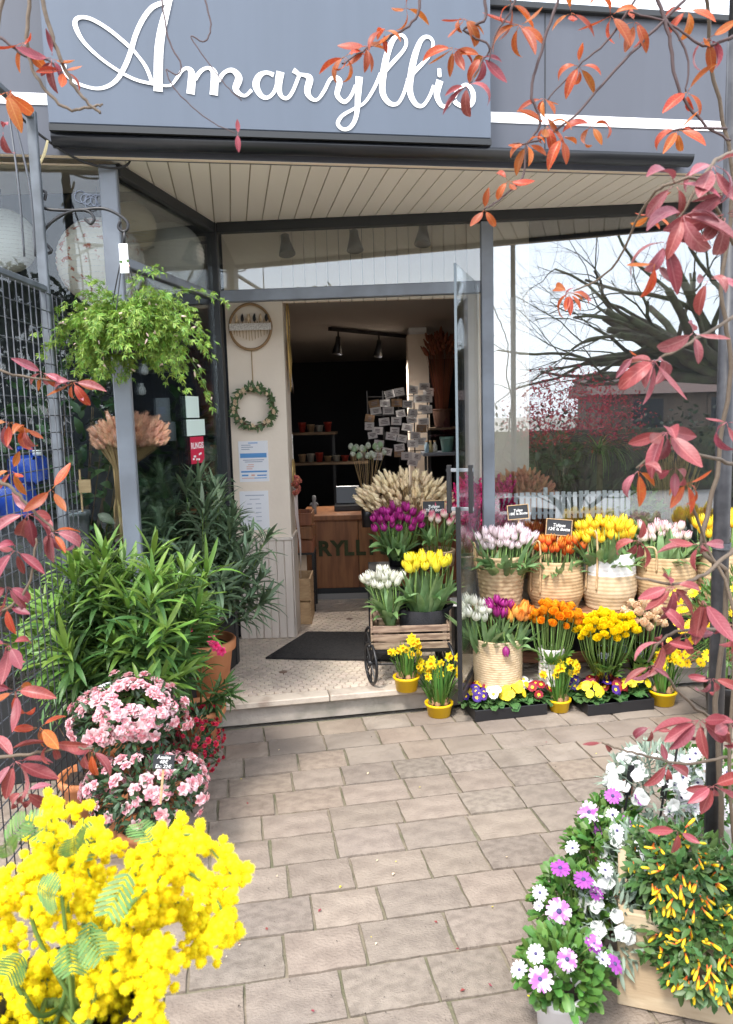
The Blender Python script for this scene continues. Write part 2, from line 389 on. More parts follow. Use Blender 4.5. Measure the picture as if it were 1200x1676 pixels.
# soffit: one slat after another between eaves and glazing
sof = SP('soffit', m_sofj, lambda b: b.add([XF @ V((-.08, .03, zs + .012)), XF @ V((4.4, .03, zs + .012)), XE @ V((4.2, .02, zs + .012)), XE @ V((0, .02, zs + .012)), V((-1.05, 3.4, zs + .012))], [(0, 1, 2, 3, 4)]))
def eline(u):                               # depth of the entrance line in street-front coordinates
    p = XF @ V((u, 0, 0)); d = -fn
    return (EA - p).dot(en) / d.dot(en)
u = -.06; sw = .088
lp = XF.inverted() @ V((-1.045, 3.38, 0)); lc = XF.inverted() @ EA
while u < 4.3:
    a, b_ = u + .003, u + sw - .003
    va = vb = .034
    if a < lc.x:                            # over the side glazing the slats start at the slanting side beam
        pass
    lim = lambda u_: (eline(u_) + .01 if u_ >= lc.x else max(.05, lp.y + (u_ - lp.x) / (lc.x - lp.x) * (lc.y - lp.y)))
    q = [(a, va), (b_, vb), (b_, lim(b_)), (a, lim(a))]
    SP('slat', m_soff, lambda b: b.add([(x, y, zs) for x, y in q] + [(x, y, zs + .012) for x, y in q], [(3, 2, 1, 0), (0, 1, 5, 4), (1, 2, 6, 5), (2, 3, 7, 6), (3, 0, 4, 7)], 0, XF), False, sof)
    u += sw
# glazed entrance
tz = euz(575, 478)[1]; pu = euz(798, 600)[0]
SP('corner_post', m_framed, lambda b: b.cbox((-.03, -.03, ZF), (.03, .035, zs), .004, 0, XE))
SP('top_beam', m_framed, lambda b: b.cbox((.032, -.028, zs - .055), (4.2, .032, zs - .001), .004, 0, XE))
SP('transom', m_frame, lambda b: b.cbox((.032, -.027, tz - .033), (pu - .036, .03, tz + .033), .004, 0, XE))
SP('entrance_post', m_frame, lambda b: b.cbox((pu - .034, -.034, ZF), (pu + .034, .04, zs - .057), .004, 0, XE))
SP('transom_pane', m_glasst, lambda b: b.box((.03, -.003, tz + .033), (pu - .034, .003, zs - .055), 0, XE))
SP('window_pane', m_glass, lambda b: b.box((pu + .034, -.004, .47), (4.2, .004, zs - .055), 0, XE))
SP('window_plinth', m_framed, lambda b: b.cbox((pu + .036, -.03, ZF), (4.2, .06, .47), .005, 0, XE))
SP('end_post', m_frame, lambda b: b.cbox((4.2, -.034, ZF), (4.27, .04, zs), .004, 0, XE))
# side glazing and the street window left of it
LP = V((-1.05, 3.385, 0)); sd = (EA - LP); sl_ = sd.length; sd.normalize(); XS = basis(LP, sd, V((sd.y, -sd.x, 0)))
SP('left_post', m_frame, lambda b: b.cbox((-.036, -.036, 0), (.036, .04, fb - .034), .005, 0, basis(LP, f1, fn)))
SP('side_beam', m_framed, lambda b: b.cbox((.045, -.03, zs - .055), (sl_ - .036, .03, zs - .002), .004, 0, XS))
SP('side_rail', m_frame, lambda b: b.cbox((.045, -.022, tz - .02), (sl_ - .036, .022, tz + .02), .004, 0, XS))
SP('side_sill', m_framed, lambda b: b.cbox((.045, -.03, ZF), (sl_ - .036, .03, .42), .004, 0, XS))
SP('side_pane', m_glassl, lambda b: b.box((.045, -.003, .42), (sl_ - .036, .003, tz - .02), 0, XS))
SP('side_pane', m_glassl, lambda b: b.box((.045, -.003, tz + .02), (sl_ - .036, .003, zs - .055), 0, XS))
XL = basis(LP, f1, fn)
SP('street_pane', m_glassl, lambda b: b.box((-2.2, -.003, .42), (-.037, .003, zs - .03), 0, XL))
SP('street_sill', m_framed, lambda b: b.cbox((-2.2, -.03, 0), (-.037, .05, .42), .004, 0, XL))
SP('street_head', m_cream, lambda b: b.box((-2.3, -.02, zs - .03), (-.037, .05, fb - .034), 0, XL))
SP('street_mullion', m_frame, lambda b: b.cbox((-1.3, -.03, .42), (-1.24, .03, zs - .03), .004, 0, XL))
SP('street_end_wall', m_cream, lambda b: b.box((-2.6, -.05, 0), (-2.2, .3, fb), 0, XL))
# inner wall: pier, wall right of the door, header of boards
PY = 5.0
pL, pR = P(378, 700, PY).x, P(470, 700, PY).x
wR0, wR1 = P(768, 700, PY).x, P(866, 700, PY).x
dado = P(430, 880, PY).z
SP('pier', m_cream, lambda b: b.box((pL, PY, dado), (pR, PY + .32, 3.045)))
SP('pier_dado_cap', m_creamw, lambda b: b.cbox((pL - .012, PY - .022, dado - .02), (pR + .012, PY + .332, dado), .003))
n = 7
for i in range(n): SP('dado_board', m_creamw, lambda b: b.cbox((pL + (pR - pL) * i / n + .0015, PY - .012, ZF + .003), (pL + (pR - pL) * (i + 1) / n - .0015, PY + .0, dado - .021), .003))
for i in range(5): SP('dado_board', m_creamw, lambda b: b.cbox((pR, PY + .32 * i / 5 + .0015, ZF + .003), (pR + .01, PY + .32 * (i + 1) / 5 - .0015, dado - .021), .003))
SP('pier_core', m_cream, lambda b: b.box((pL + .002, PY + .001, ZF), (pR - .002, PY + .318, dado - .02)))
SP('inner_wall', m_cream, lambda b: b.box((wR0, PY, ZF), (wR1, PY + .2, 3.045)))
for i in range(16):
    x0 = pR + (wR0 - pR) * i / 16; x1 = pR + (wR0 - pR) * (i + 1) / 16
    SP('header_board', m_cream, lambda b: b.cbox((x0 + .0015, PY + .02, 2.33), (x1 - .0015, PY + .06, 3.045), .004))
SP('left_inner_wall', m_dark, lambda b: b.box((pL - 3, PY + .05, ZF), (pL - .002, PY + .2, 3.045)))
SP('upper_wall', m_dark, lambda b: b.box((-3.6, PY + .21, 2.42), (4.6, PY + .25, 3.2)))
SP('ceiling', m_ceil, lambda b: b.box((-3.6, PY + .2, 2.36), (4.6, 11, 2.42)))
SP('window_ceiling', m_cream, lambda b: b.add([(-3.2, 3.2, 3.05), (-1.1, 3.45, 3.05), (-.86, 4.5, 3.05), (4, 4.22, 3.05), (4.6, 5.3, 3.05), (-3.6, 5.3, 3.05)], [(0, 1, 2, 3, 4, 5)]))
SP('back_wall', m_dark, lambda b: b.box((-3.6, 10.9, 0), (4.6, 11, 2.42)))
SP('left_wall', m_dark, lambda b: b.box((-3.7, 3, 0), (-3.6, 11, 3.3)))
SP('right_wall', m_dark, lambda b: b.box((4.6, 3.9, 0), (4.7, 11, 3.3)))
SP('roof', m_roof, lambda b: b.add([XF @ V((-2.6, .05, zt - .05)), XF @ V((5, .05, zt - .05)), V((5, 11.2, zt - .05)), V((-3.8, 11.2, zt - .05))] + [XF @ V((-2.6, .05, zt - .01)), XF @ V((5, .05, zt - .01)), V((5, 11.2, zt - .01)), V((-3.8, 11.2, zt - .01))], [(3, 2, 1, 0), (4, 5, 6, 7), (0, 1, 5, 4), (1, 2, 6, 5), (2, 3, 7, 6), (3, 0, 4, 7)]))
SP('upper_back_wall', m_dark, lambda b: b.box((-3.7, 11.0, 0), (4.7, 11.08, zt - .06)))
# window display shelf inside
m_shelf = mat('display_wood', (.22, .15, .09), .7, .06, c2=(.14, .09, .055), ns=5, stretch=(1, 12, 12))
SP('display_board', m_shelf, lambda b: b.box((wR1 - .25, 4.5, .60), (4.3, 5.35, .64)))
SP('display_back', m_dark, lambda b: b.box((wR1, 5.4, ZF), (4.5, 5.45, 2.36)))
# open glass door with pull handle
hin = XE @ V((pu - .05, -.03, 0)); out_ = P(748, 700, 3.74); dd = V((out_.x - hin.x, out_.y - hin.y, 0)); dw = dd.length; dd.normalize()
XD = basis(V((hin.x, hin.y, 0)), dd, V((dd.y, -dd.x, 0)))
dt = P(748, 430, 3.74).z
door = SP('glass_door', m_glassd, lambda b: b.box((.01, -.004, ZF + .06), (dw - .008, .004, dt), 0, XD))
m_black = mat('black_metal', (.012, .012, .014), .4, 0)
m_edge = mat('glass_edge', (.12, .15, .17), .25, 0)
m_steel = mat('brushed_steel', (.30, .32, .35), .35, 0, metal=.6)
SP('door_edge', m_edge, lambda b: b.box((dw - .008, -.006, P(745, 830, 3.74).z), (dw, .006, dt), 0, XD), False, door)
SP('door_stile', m_black, lambda b: b.cbox((dw - .008, -.012, ZF + .01), (dw + .004, .012, P(745, 830, 3.74).z), .002, 0, XD), False, door)
SP('bottom_rail', m_black, lambda b: b.cbox((.01, -.012, ZF + .01), (dw - .009, .012, ZF + .06), .002, 0, XD), False, door)
hz1, hz0 = P(748, 762, 3.75).z, P(748, 842, 3.75).z
for s_ in (-1, 1):
    SP('handle_bar', m_black, lambda b: b.cbox((dw - .075, s_ * .055 - .011, hz0), (dw - .045, s_ * .055 + .011, hz1), .003, 0, XD), False, door)
for z_ in (hz0 + .012, hz1 - .035):
    SP('handle_bracket', m_steel, lambda b: b.cbox((dw - .07, -.068, z_), (dw - .05, .068, z_ + .018), .002, 0, XD), False, door)
# ---- the sign
sgn = thing('shop_sign', 'blue grey shop sign reading Amaryllis in white script above the entrance', 'sign', XF @ V(((sgl + sgr) / 2, -.06, sgb)))
MB().cbox((sgl, -.11, sgb), (sgr, -.003, 3.85), .003, 0, XF).part('sign_panel', m_sign, sgn)
def stroke(pts, name='letter_stroke', n=8):
    """flat calligraphic stroke on the panel; points (x, y, width) in photograph pixels"""
    q = [V((*fuz(x, y, .112), S(w_ * .84, 3.4) / 2)) for x, y, w_ in pts]
    q = spline(q, n); b = MB(); vs = []; fs = []
    for i, p in enumerate(q):
        d = q[min(i + 1, len(q) - 1)] - q[max(i - 1, 0)]; d = V((d.x, d.y)); d.normalize(); nn = V((-d.y, d.x)) * max(p.z, .002)
        for y in (-.1125, -.114): vs += [(p.x + nn.x, y - U(0, .0004), p.y + nn.y), (p.x - nn.x, y, p.y - nn.y)]
    for i in range(len(q) - 1):
        a = i * 4; c_ = a + 4; fs += [(a + 2, a + 3, c_ + 3, c_ + 2), (a, a + 2, c_ + 2, c_), (a + 3, a + 1, c_ + 1, c_ + 3)]
    fs += [(0, 1, 3, 2), (len(vs) - 4, len(vs) - 2, len(vs) - 1, len(vs) - 3)]
    return b.add(vs, fs, 0, XF)
def letter(*strokes):
    b = MB()
    for k, s_ in enumerate(strokes): q = stroke(s_); b.add(np.concatenate(q.v) + np.array(fn) * .0012 * k, q.f)
    b.part('letter', m_white, sgn)
letter([(104, 106, 9), (110, 124, 5), (128, 137, 5), (155, 145, 5), (175, 142, 6), (192, 130, 7), (205, 108, 8), (214, 85, 8), (222, 58, 8), (234, 32, 8), (250, 12, 8), (272, 3, 7)],
       [(279, -2, 8), (271, 25, 12), (264, 55, 14), (260, 90, 15), (259, 150, 15)],
       [(251, 138, 5), (225, 132, 5), (200, 120, 5), (165, 96, 5), (138, 70, 6), (125, 47, 8), (124, 34, 7), (134, 29, 6), (152, 33, 6), (180, 50, 6), (212, 77, 6), (226, 92, 5), (240, 112, 6), (250, 138, 6)],
       [(266, 141, 4), (280, 140, 4), (290, 128, 5), (298, 116, 5)])
letter([(288, 132, 4), (297, 117, 5), (307, 112, 6), (314, 122, 12), (312, 154, 14)],
       [(319, 130, 8), (330, 116, 6), (342, 112, 6), (351, 122, 12), (350, 156, 14)],
       [(357, 133, 8), (368, 119, 6), (381, 116, 8), (391, 128, 12), (386, 145, 11), (392, 154, 7), (402, 157, 5), (412, 148, 6)])
letter([(448, 123, 8), (436, 119, 6), (424, 125, 10), (419, 140, 12), (427, 156, 9), (438, 160, 6), (449, 150, 6), (455, 130, 6)],
       [(459, 118, 14), (456, 140, 12), (460, 157, 7), (470, 161, 6), (479, 150, 6), (488, 128, 6)])
letter([(480, 115, 9), (488, 121, 7), (489, 128, 6)], [(487, 122, 5), (500, 124, 7), (507, 130, 12), (503, 150, 11), (510, 162, 7), (520, 163, 5), (530, 150, 6), (540, 131, 6), (549, 126, 6)])
letter([(549, 126, 7), (556, 134, 10), (552, 155, 9), (563, 167, 7), (574, 158, 6), (582, 140, 6)],
       [(588, 126, 13), (586, 155, 11), (583, 190, 8), (574, 208, 7), (562, 212, 6), (553, 203, 7), (560, 190, 6), (580, 178, 5), (597, 168, 5), (612, 145, 6), (623, 120, 6)])
letter([(620, 130, 6), (636, 110, 7), (660, 83, 6), (665, 68, 6), (658, 58, 6), (646, 62, 8), (635, 85, 11), (628, 118, 12), (626, 150, 11), (636, 168, 9), (650, 170, 6), (660, 155, 6), (668, 130, 6)])
letter([(666, 132, 6), (682, 114, 7), (702, 92, 6), (709, 72, 6), (702, 61, 6), (690, 65, 8), (680, 88, 11), (673, 120, 12), (671, 150, 11), (680, 170, 9), (692, 173, 6), (703, 158, 6), (710, 140, 6)])
letter([(720, 132, 13), (715, 155, 11), (722, 172, 8), (732, 173, 6), (742, 158, 6), (752, 142, 6)], [(716, 119.5, 13), (719, 119.5, 15.5), (722, 119.5, 13)])
letter([(744, 160, 5), (756, 142, 6), (766, 140, 7), (774, 152, 9), (773, 168, 9), (762, 176, 7), (748, 170, 8), (744, 165, 9)])
# ================================================================== FLOWER AND LEAF SHAPES
def proto(name, fn_, mats, smooth=True):
    b = MB(); fn_(b); return Proto(name, b, mats if isinstance(mats, list) else [mats], smooth)
m_stem = mat('green_stem', (.13, .22, .05), .6, .15, .015)
m_tleaf = mat('tulip_leaf', (.16, .28, .10), .5, .25, .02, trans=.3, c2=(.25, .38, .18), ns=14)
m_dleaf = mat('daffodil_leaf', (.085, .20, .035), .5, .22, .02, trans=.2)
m_soil = mat('potting_soil', (.03, .02, .014), .95, .2, bump=.8, bs=60)
m_terra = mat('terracotta', (.50, .175, .065), .75, .05, c2=(.56, .23, .10), ns=6, bump=.08, bs=40)
m_bark = mat('bark', (.13, .085, .05), .85, .15, bump=.4, bs=40)
m_yellow = mat('yellow_petal', (.97, .84, .03), .55, .08, .008, trans=.3)
def tulip_mat(n, c, tip, var=.1, lo=.3, hi=.85): return mat(n, c, .45, var, .01, trans=.3, grad=(2, lo * .06, hi * .06, tip))
m_tw = tulip_mat('white_tulip', (.72, .73, .60), (.80, .79, .72), .05)
m_ty = tulip_mat('yellow_tulip', (.90, .80, .08), (.96, .80, .03), .06)
m_tp = tulip_mat('purple_tulip', (.34, .02, .19), (.46, .035, .28), .3)
m_tpk = tulip_mat('pink_white_tulip', (.80, .70, .70), (.84, .70, .76), .06)
m_trw = tulip_mat('rose_and_cream_tulip', (.86, .76, .68), (.62, .05, .16), .12, .45, .9)
m_tor = tulip_mat('orange_red_tulip', (.68, .10, .02), (.90, .42, .05), .2, .35, 1.05)
m_tyo = tulip_mat('yellow_orange_tulip', (.90, .48, .05), (.95, .76, .04), .08, .0, .6)
m_tor2 = tulip_mat('apricot_tulip', (.86, .42, .11), (.92, .36, .05), .1)
m_tpw = tulip_mat('pale_pink_tulip', (.80, .74, .62), (.86, .56, .62), .08)
def tulip(b, R=.021, H=.06, op=1.0):
    for k in range(6):
        a0 = k * math.pi / 3; rs = 1 - .1 * (k % 2); vs = []; fs = []
        for i in range(6):
            v = i / 5; r = R * rs * (.25, .82, 1.03, 1.0 * op, .85 * op, .52 * op)[i]; ha = (.5, .62, .62, .52, .34, .05)[i]
            for j in (-1, 0, 1): a = a0 + j * ha; rr = r * (1 if j == 0 else .94); vs.append((rr * math.cos(a), rr * math.sin(a), H * v * (1 if j == 0 else .97)))
        for i in range(5):
            for j in (0, 1): fs.append((i * 3 + j, i * 3 + j + 1, i * 3 + j + 4, i * 3 + j + 3))
        b.add(vs, fs)
tul = {k: [proto('blossom', lambda b, o=o, h=h: tulip(b, .021, h, o), m) for o, h in ((1, .058), (.9, .064), (1.12, .054))] for k, m in
       dict(w=m_tw, y=m_ty, p=m_tp, pk=m_tpk, rw=m_trw, o=m_tor, yo=m_tyo, ap=m_tor2, pp=m_tpw).items()}
lprof = lambda v: (math.sin(math.pi * min(1, .25 + .75 * v)) ** .8 if v > .33 else .72 + .84 * v)
tleaf = [proto('leaf', lambda b, L=L, W=W, be=be: b.add(*blade(L, W, 6, 1, lambda v: max(.03, (1 - v ** 2.2)) * (.55 + 1.2 * v * (1 - .6 * v)), be, .55, 0, 0, tw)), m_tleaf)
         for L, W, be, tw in ((.20, .045, -.5, .4), (.17, .05, -.9, -.5), (.23, .038, -.25, .3), (.16, .055, -1.5, .2))]
def bunch(name, label, cat, base, top, rx, ry, rz, n, heads, leaves=24, br=.03, stem_r=.0026, limit=300, leaf_p=None, leaf_s=1.0, md=.7, lmin=0.0, group=None, hs=1.0, lean=.8):
    """cut flowers: heads fill an ellipsoid at `top`, stems run to `base`"""
    base = V(base); top = V(top); root = thing(name, label, cat, base, 0, group)
    pts = []; tries = 0; dmin = md * 2 * (rx * ry * rz / max(n, 1)) ** (1 / 3)
    while len(pts) < n and tries < 6000:
        tries += 1; d = rdir(-.5, 1) * (U(.25, 1) ** .4); q = V((d.x * rx, d.y * ry, d.z * rz))
        if all((q - o).length > dmin * (1 - tries / 9000) for o in pts): pts.append(q)
    st = MB(); it = []
    for q in pts:
        h = top + q; b0 = base + V((q.x / rx * br, q.y / ry * br, 0)); up = (h - b0).normalized()
        tilt = (up + V((q.x / rx * .35, q.y / ry * .35, .25)) * lean).normalized()
        st.tube([b0, b0.lerp(h, .55) + V((q.x, q.y, 0)) * .12, h - up * .004], stem_r, 5)
        it.append((rnd.choice(heads), frameZ(tilt + rdir() * .22, h - tilt * .012 + ZV * U(-.012, .012), (hs * U(.8, 1.15), hs * U(.8, 1.15), hs * U(.82, 1.18)))))
    st.part('stems', m_stem, root, True, 'stuff')
    scatter(root, 'blossom', it, limit)
    it = []; hh = (top - base).length; ax = (top - base).normalized()
    for k in range(leaves):
        a = U(0, 6.28); o = V((math.cos(a), math.sin(a) - .35, 0)); t = U(lmin, max(.45, lmin + .2))
        b0 = base.lerp(top, t * .8) + V((o.x * (br * (1 - t) + rx * t), o.y * (br * (1 - t) + ry * t), 0)) * .8
        d = (ax + o * U(.12, .55)).normalized()
        it.append((rnd.choice(leaf_p or tleaf), frame(d, -o + ZV * .3 if U(0, 1) < .8 else o, b0, leaf_s * U(.75, 1.1) * min(1.3, max(.6, hh / .28)) * (1 - .45 * lmin))))
    scatter(root, 'leaf', it, 300)
    return root
# daffodil
m_corona = mat('daffodil_corona', (.95, .62, .01), .5, .06, trans=.25)
def daff(b, s=.02):
    for k in range(6): b.add(*blade(s * 1.05, s * .75, 3, 1, lambda v: math.sin(math.pi * (.12 + .86 * v)), .25, .15), 0, M.Rotation(k * math.pi / 3, 4, 'Z') @ M.Rotation(.15, 4, 'X'))
    b.lathe([(.25 * s, 0), (.33 * s, .35 * s), (.38 * s, .75 * s), (.5 * s, .95 * s), (.42 * s, .9 * s), (.3 * s, .3 * s), (.02 * s, .25 * s)], 8, 1)
p_daff = proto('blossom', lambda b: daff(b, .025), [m_yellow, m_corona])
p_dleaf = [proto('leaf', lambda b, L=L, be=be: b.add(*blade(L, .011, 5, 1, lambda v: 1 - v ** 5 * .85, be, .4)), m_dleaf) for L, be in ((.2, -.25), (.24, .2), (.17, -.6), (.22, .45))]
# ranunculus: nested shells of round petals
def ranun(b, R=.022):
    for ring, (r, n_, z, op) in enumerate(((.35, 4, .75, .15), (.62, 5, .6, .45), (.85, 6, .45, .8), (1.0, 7, .25, 1.2))):
        for k in range(n_):
            a = 6.283 * k / n_ + ring; 
            X = M.Rotation(a, 4, 'Z') @ T(0, R * r * .35, R * (.1 + .15 * (3 - ring))) @ M.Rotation(1.45 - op * .75, 4, 'X')
            b.add(*blade(R * 1.15, R * (1.1 + .12 * ring), 3, 1, lambda v: math.sin(math.pi * (.15 + .75 * v)) ** .7, .9, 0, 1.6), 0, X)
def rmat(n, c, hue=.012): return mat(n, c, .5, .12, hue, trans=.25)
ran = {k: [proto('blossom', lambda b, r=r: ranun(b, r), m) for r in (.024, .029)] for k, m in
       dict(o=rmat('orange_ranunculus', (.94, .38, .01)), y=rmat('yellow_ranunculus', (.97, .76, .006), .006), c=rmat('cream_ranunculus', (.88, .68, .47))).items()}
# daisies
m_cen = mat('dark_daisy_centre', (.05, .04, .13), .6, .1)
m_ceny = mat('brown_daisy_centre', (.25, .13, .02), .7, .1)
def daisy(b, R=.028, n=13, w=.0085, cup=.2, cr=.22):
    for k in range(n):
        b.add(*blade(R * U(.92, 1.05), w, 3, 1, lambda v: .45 + .75 * math.sin(math.pi * (.08 + .8 * v)), -.25 - cup * U(0, 1), .2), 0, M.Rotation(6.283 * k / n + U(-.06, .06), 4, 'Z') @ T(0, 0, .001 * (k % 3)) @ M.Rotation(cup, 4, 'X'))
    b.lathe([(R * cr, -.002), (R * cr, .003), (R * cr * .7, .006), (.0003, .0075)], 9, 1)
m_dw = mat('white_daisy_petal', (.74, .72, .76), .5, .05, trans=.25)
m_dp = mat('purple_daisy_petal', (.33, .06, .35), .5, .12, .012, trans=.25)
m_dpw = mat('lilac_and_white_daisy_petal', (.47, .13, .48), .5, .1, trans=.25, c2=(.78, .64, .80), ns=40, thr=(.45, .6))
m_dy = mat('golden_daisy_petal', (.93, .62, .01), .5, .06, trans=.25)
dai = {k: [proto('blossom', lambda b, n_=n_, cu=cu: daisy(b, R, n_, w_, cu), [m, mc]) for n_, cu in ((14, .1), (12, .5), (13, .8))] for k, m, mc, R, w_ in
       (('w', m_dw, m_cen, .026, .0075), ('p', m_dp, m_cen, .030, .0095), ('pw', m_dpw, m_cen, .032, .010), ('y', m_dy, m_ceny, .034, .0105))}
# primrose
def prim(b, R=.021):
    for k in range(5): b.add(*blade(R, R * 1.15, 3, 1, lambda v: (.25, .85, 1.15, .7)[min(3, int(v * 3.01))], -.3, .1, 0, .06), 0, M.Rotation(6.283 * k / 5, 4, 'Z') @ T(0, .001, 0) @ M.Rotation(.25, 4, 'X'))
    for k in range(5): b.add(*blade(R * .45, R * .4, 2, 1, None, -.2), 1, M.Rotation(6.283 * k / 5, 4, 'Z') @ T(0, 0, .0022) @ M.Rotation(.22, 4, 'X'))
m_peye = mat('primrose_eye', (.92, .62, .02), .6, .05)
def pmat(n, c): return mat(n, c, .55, .12, .01, trans=.2)
pri = {k: [proto('blossom', prim, [m, m_peye])] for k, m in dict(y=pmat('yellow_primrose', (.92, .74, .03)), v=pmat('violet_primrose', (.065, .02, .23)), r=pmat('crimson_primrose', (.30, .008, .02)), w=pmat('white_primrose', (.78, .77, .72))).items()}
m_prleaf = mat('primrose_leaf', (.07, .17, .045), .55, .25, .02, bump=.9, bs=110, trans=.15)
p_prleaf = [proto('leaf', lambda b, be=be: b.add(*blade(.075, .05, 6, 2, lambda v: (.35 + .9 * v if v < .55 else 1.0 - max(0, (v - .7)) * 2.2), be, .25, 0, .09)), m_prleaf) for be in (-.6, -1.1, -.2)]
# azalea bloom
def azal(b, s=.02):
    for ring, (n_, op, sc_) in enumerate(((6, .35, 1), (5, .8, .8), (4, 1.15, .55))):
        for k in range(n_): b.add(*blade(s * sc_, s * sc_ * .85, 3, 1, lambda v: math.sin(math.pi * (.14 + .76 * v)), -.5, .1, 0, .14), 0, M.Rotation(6.283 * k / n_ + ring * .5, 4, 'Z') @ T(0, 0, .002 * ring) @ M.Rotation(op, 4, 'X'))
m_az = mat('pink_azalea_petal', (.80, .28, .34), .55, .10, .008, trans=.3, c2=(.88, .64, .65), ns=60, nd=2, thr=(.4, .52))
m_azr = mat('crimson_azalea_petal', (.52, .016, .055), .5, .2, .01, trans=.2)
m_azleaf = mat('azalea_leaf', (.035, .075, .028), .4, .3, .02)
p_az = [proto('blossom', lambda b: azal(b, .021), m_az), proto('blossom', lambda b: azal(b, .017), m_az)]
p_azr = [proto('blossom', lambda b: azal(b, .012), m_azr), proto('blossom', lambda b: azal(b, .009), m_azr)]
p_azleaf = [proto('leaf', lambda b, be=be: b.add(*blade(.034, .013, 3, 1, None, be, .25)), m_azleaf) for be in (-.3, .3)]
# oleander leaves
m_ol = mat('oleander_leaf', (.07, .145, .038), .42, .28, .02, trans=.15, spec=.4)
m_olb = mat('young_oleander_leaf', (.15, .27, .045), .42, .22, .02, trans=.25)
m_old = mat('dusky_oleander_leaf', (.10, .155, .082), .45, .28, .02, trans=.12)
olp = lambda v: math.sin(math.pi * (.04 + .94 * v)) ** .75
def olset(m): return [proto('leaf', lambda b, be=be, tw=tw: b.add(*blade(.128, .0165, 5, 1, olp, be, .35, 0, 0, tw)), m) for be, tw in ((-.35, 0), (-.8, .4), (-.1, -.3), (-1.3, .2))]
p_ol, p_olb, p_old = olset(m_ol), olset(m_olb), olset(m_old)
# dried grasses: hare's tail heads
def tail(b, L=.05, R=.011):
    n = 8; prof = [(.1, 0), (.7, .12), (1, .3), (.95, .5), (.75, .7), (.42, .88), (.05, 1)]
    r2 = random.Random(3)
    b.lathe([(R * r, L * z) for r, z in prof], n, 0, None, lambda i, k, z: R * r2.uniform(-.22, .3))
    for k in range(26):
        a = U(0, 6.28); z = U(.1, .95); r = R * (1 - abs(z - .4)) * .9; q = V((r * math.cos(a), r * math.sin(a), L * z)); d = V((math.cos(a), math.sin(a), 1.6)).normalized() * R * 1.3
        s_ = V((-math.sin(a), math.cos(a), 0)) * R * .13; b.add([q - s_, q + s_, q + d], [(0, 1, 2)])
m_lag = mat('cream_dried_grass', (.92, .76, .50), .85, .12, .01, trans=.15)
m_lagp = mat('peach_dried_grass', (.80, .35, .20), .85, .18, .012, trans=.15)
m_lagr = mat('rust_dried_grass', (.25, .075, .035), .9, .25, .01)
m_straw = mat('straw', (.42, .28, .13), .85, .2, .01)
m_mag = mat('magenta_dried_flower', (.72, .02, .19), .75, .25, .012)
lag = [proto('grass_head', lambda b, L=L: tail(b, L, .010), m_lag) for L in (.05, .062)]
lagp = [proto('grass_head', lambda b, L=L: tail(b, L, .010), m_lagp) for L in (.05, .04)]
lagr = [proto('grass_head', lambda b, L=L: tail(b, L, .010), m_lagr) for L in (.07, .055)]
# clay and plastic pots
def pot(root, c, r0, r1, h, m, rim=.012, name='pot', soil=True, n=28):
    c = V(c); b = MB()
    b.lathe([(.001, 0), (r0, 0), (r0 + (r1 - r0) * .8, h * .8), (r1, h * .81), (r1 + rim * .7, h * .83), (r1 + rim * .9, h * .98), (r1 + rim * .6, h), (r1 - .004, h), (r1 - .012, h * .9), (r0 * .9, h * .85)], n, 0, T(c))
    o = b.part(name, m, root, True)
    if soil: 
        b = MB(); vs = [(0, 0, .01)] + [(math.cos(6.283 * k / 14) * (r1 - .008), math.sin(6.283 * k / 14) * (r1 - .008), U(-.006, .006)) for k in range(14)]
        b.add(vs, [(0, k + 1, (k + 1) % 14 + 1) for k in range(14)], 0, T(c + V((0, 0, h * .88)))); b.part('soil', m_soil, root, True)
    return o
def textmesh(body, size, shear=0, off=0, extrude=0):
    cu = bpy.data.curves.new('lettering', 'FONT'); cu.body = body; cu.size = size; cu.shear = shear; cu.offset = off; cu.extrude = extrude; cu.align_x = 'CENTER'; cu.align_y = 'CENTER'; cu.resolution_u = 3; cu.space_line = .9
    o = bpy.data.objects.new('lettering', cu); col.objects.link(o); bpy.context.view_layer.update()
    me = bpy.data.meshes.new_from_object(o.evaluated_get(bpy.context.evaluated_depsgraph_get()))
    bpy.data.objects.remove(o); bpy.data.curves.remove(cu); return me
m_slate = mat('slate_board', (.018, .020, .024), .7, 0, c2=(.035, .037, .042), ns=6)
m_blued = mat('blue_slate_board', (.06, .12, .17), .6, 0)
m_chalk = mat('chalk', (.8, .8, .78), .9, 0)
m_pale = mat('pale_wood', (.52, .35, .19), .7, .08, c2=(.42, .27, .14), ns=6, stretch=(2, 2, 12))
def board(name, label, c, wd, ht, text, size, rz=0, tilt=-.2, stake=None, m=None, framed=True, roll=0):
    c = V(c); root = thing(name, label, 'price sign', c, 0); X = T(c) @ M.Rotation(rz, 4, 'Z') @ M.Rotation(tilt, 4, 'X') @ M.Rotation(roll, 4, 'Y')
    MB().cbox((-wd / 2, 0, -ht / 2), (wd / 2, .004, ht / 2), .001, 0, X).part('slate', m or m_slate, root)
    if framed:
        b = MB(); t = .004
        for lo, hi in (((-wd / 2 - t, -.003, -ht / 2 - t), (wd / 2 + t, .005, -ht / 2)), ((-wd / 2 - t, -.003, ht / 2), (wd / 2 + t, .005, ht / 2 + t)), ((-wd / 2 - t, -.003, -ht / 2), (-wd / 2, .005, ht / 2)), ((wd / 2, -.003, -ht / 2), (wd / 2 + t, .005, ht / 2))): b.box(lo, hi, 0, X)
        b.part('frame', m_pale, root)
    me = textmesh(text, size, .18, size * .012); me.materials.append(m_chalk)
    obj('lettering', me, root, wm(root).inverted() @ X @ T(0, -.0012, 0) @ M.Rotation(math.pi / 2, 4, 'X'))
    if stake: MB().cbox((-.004, .005, -ht / 2 - stake), (.004, .009, 0), .001, 0, X).part('stake', m_pale, root)
    return root
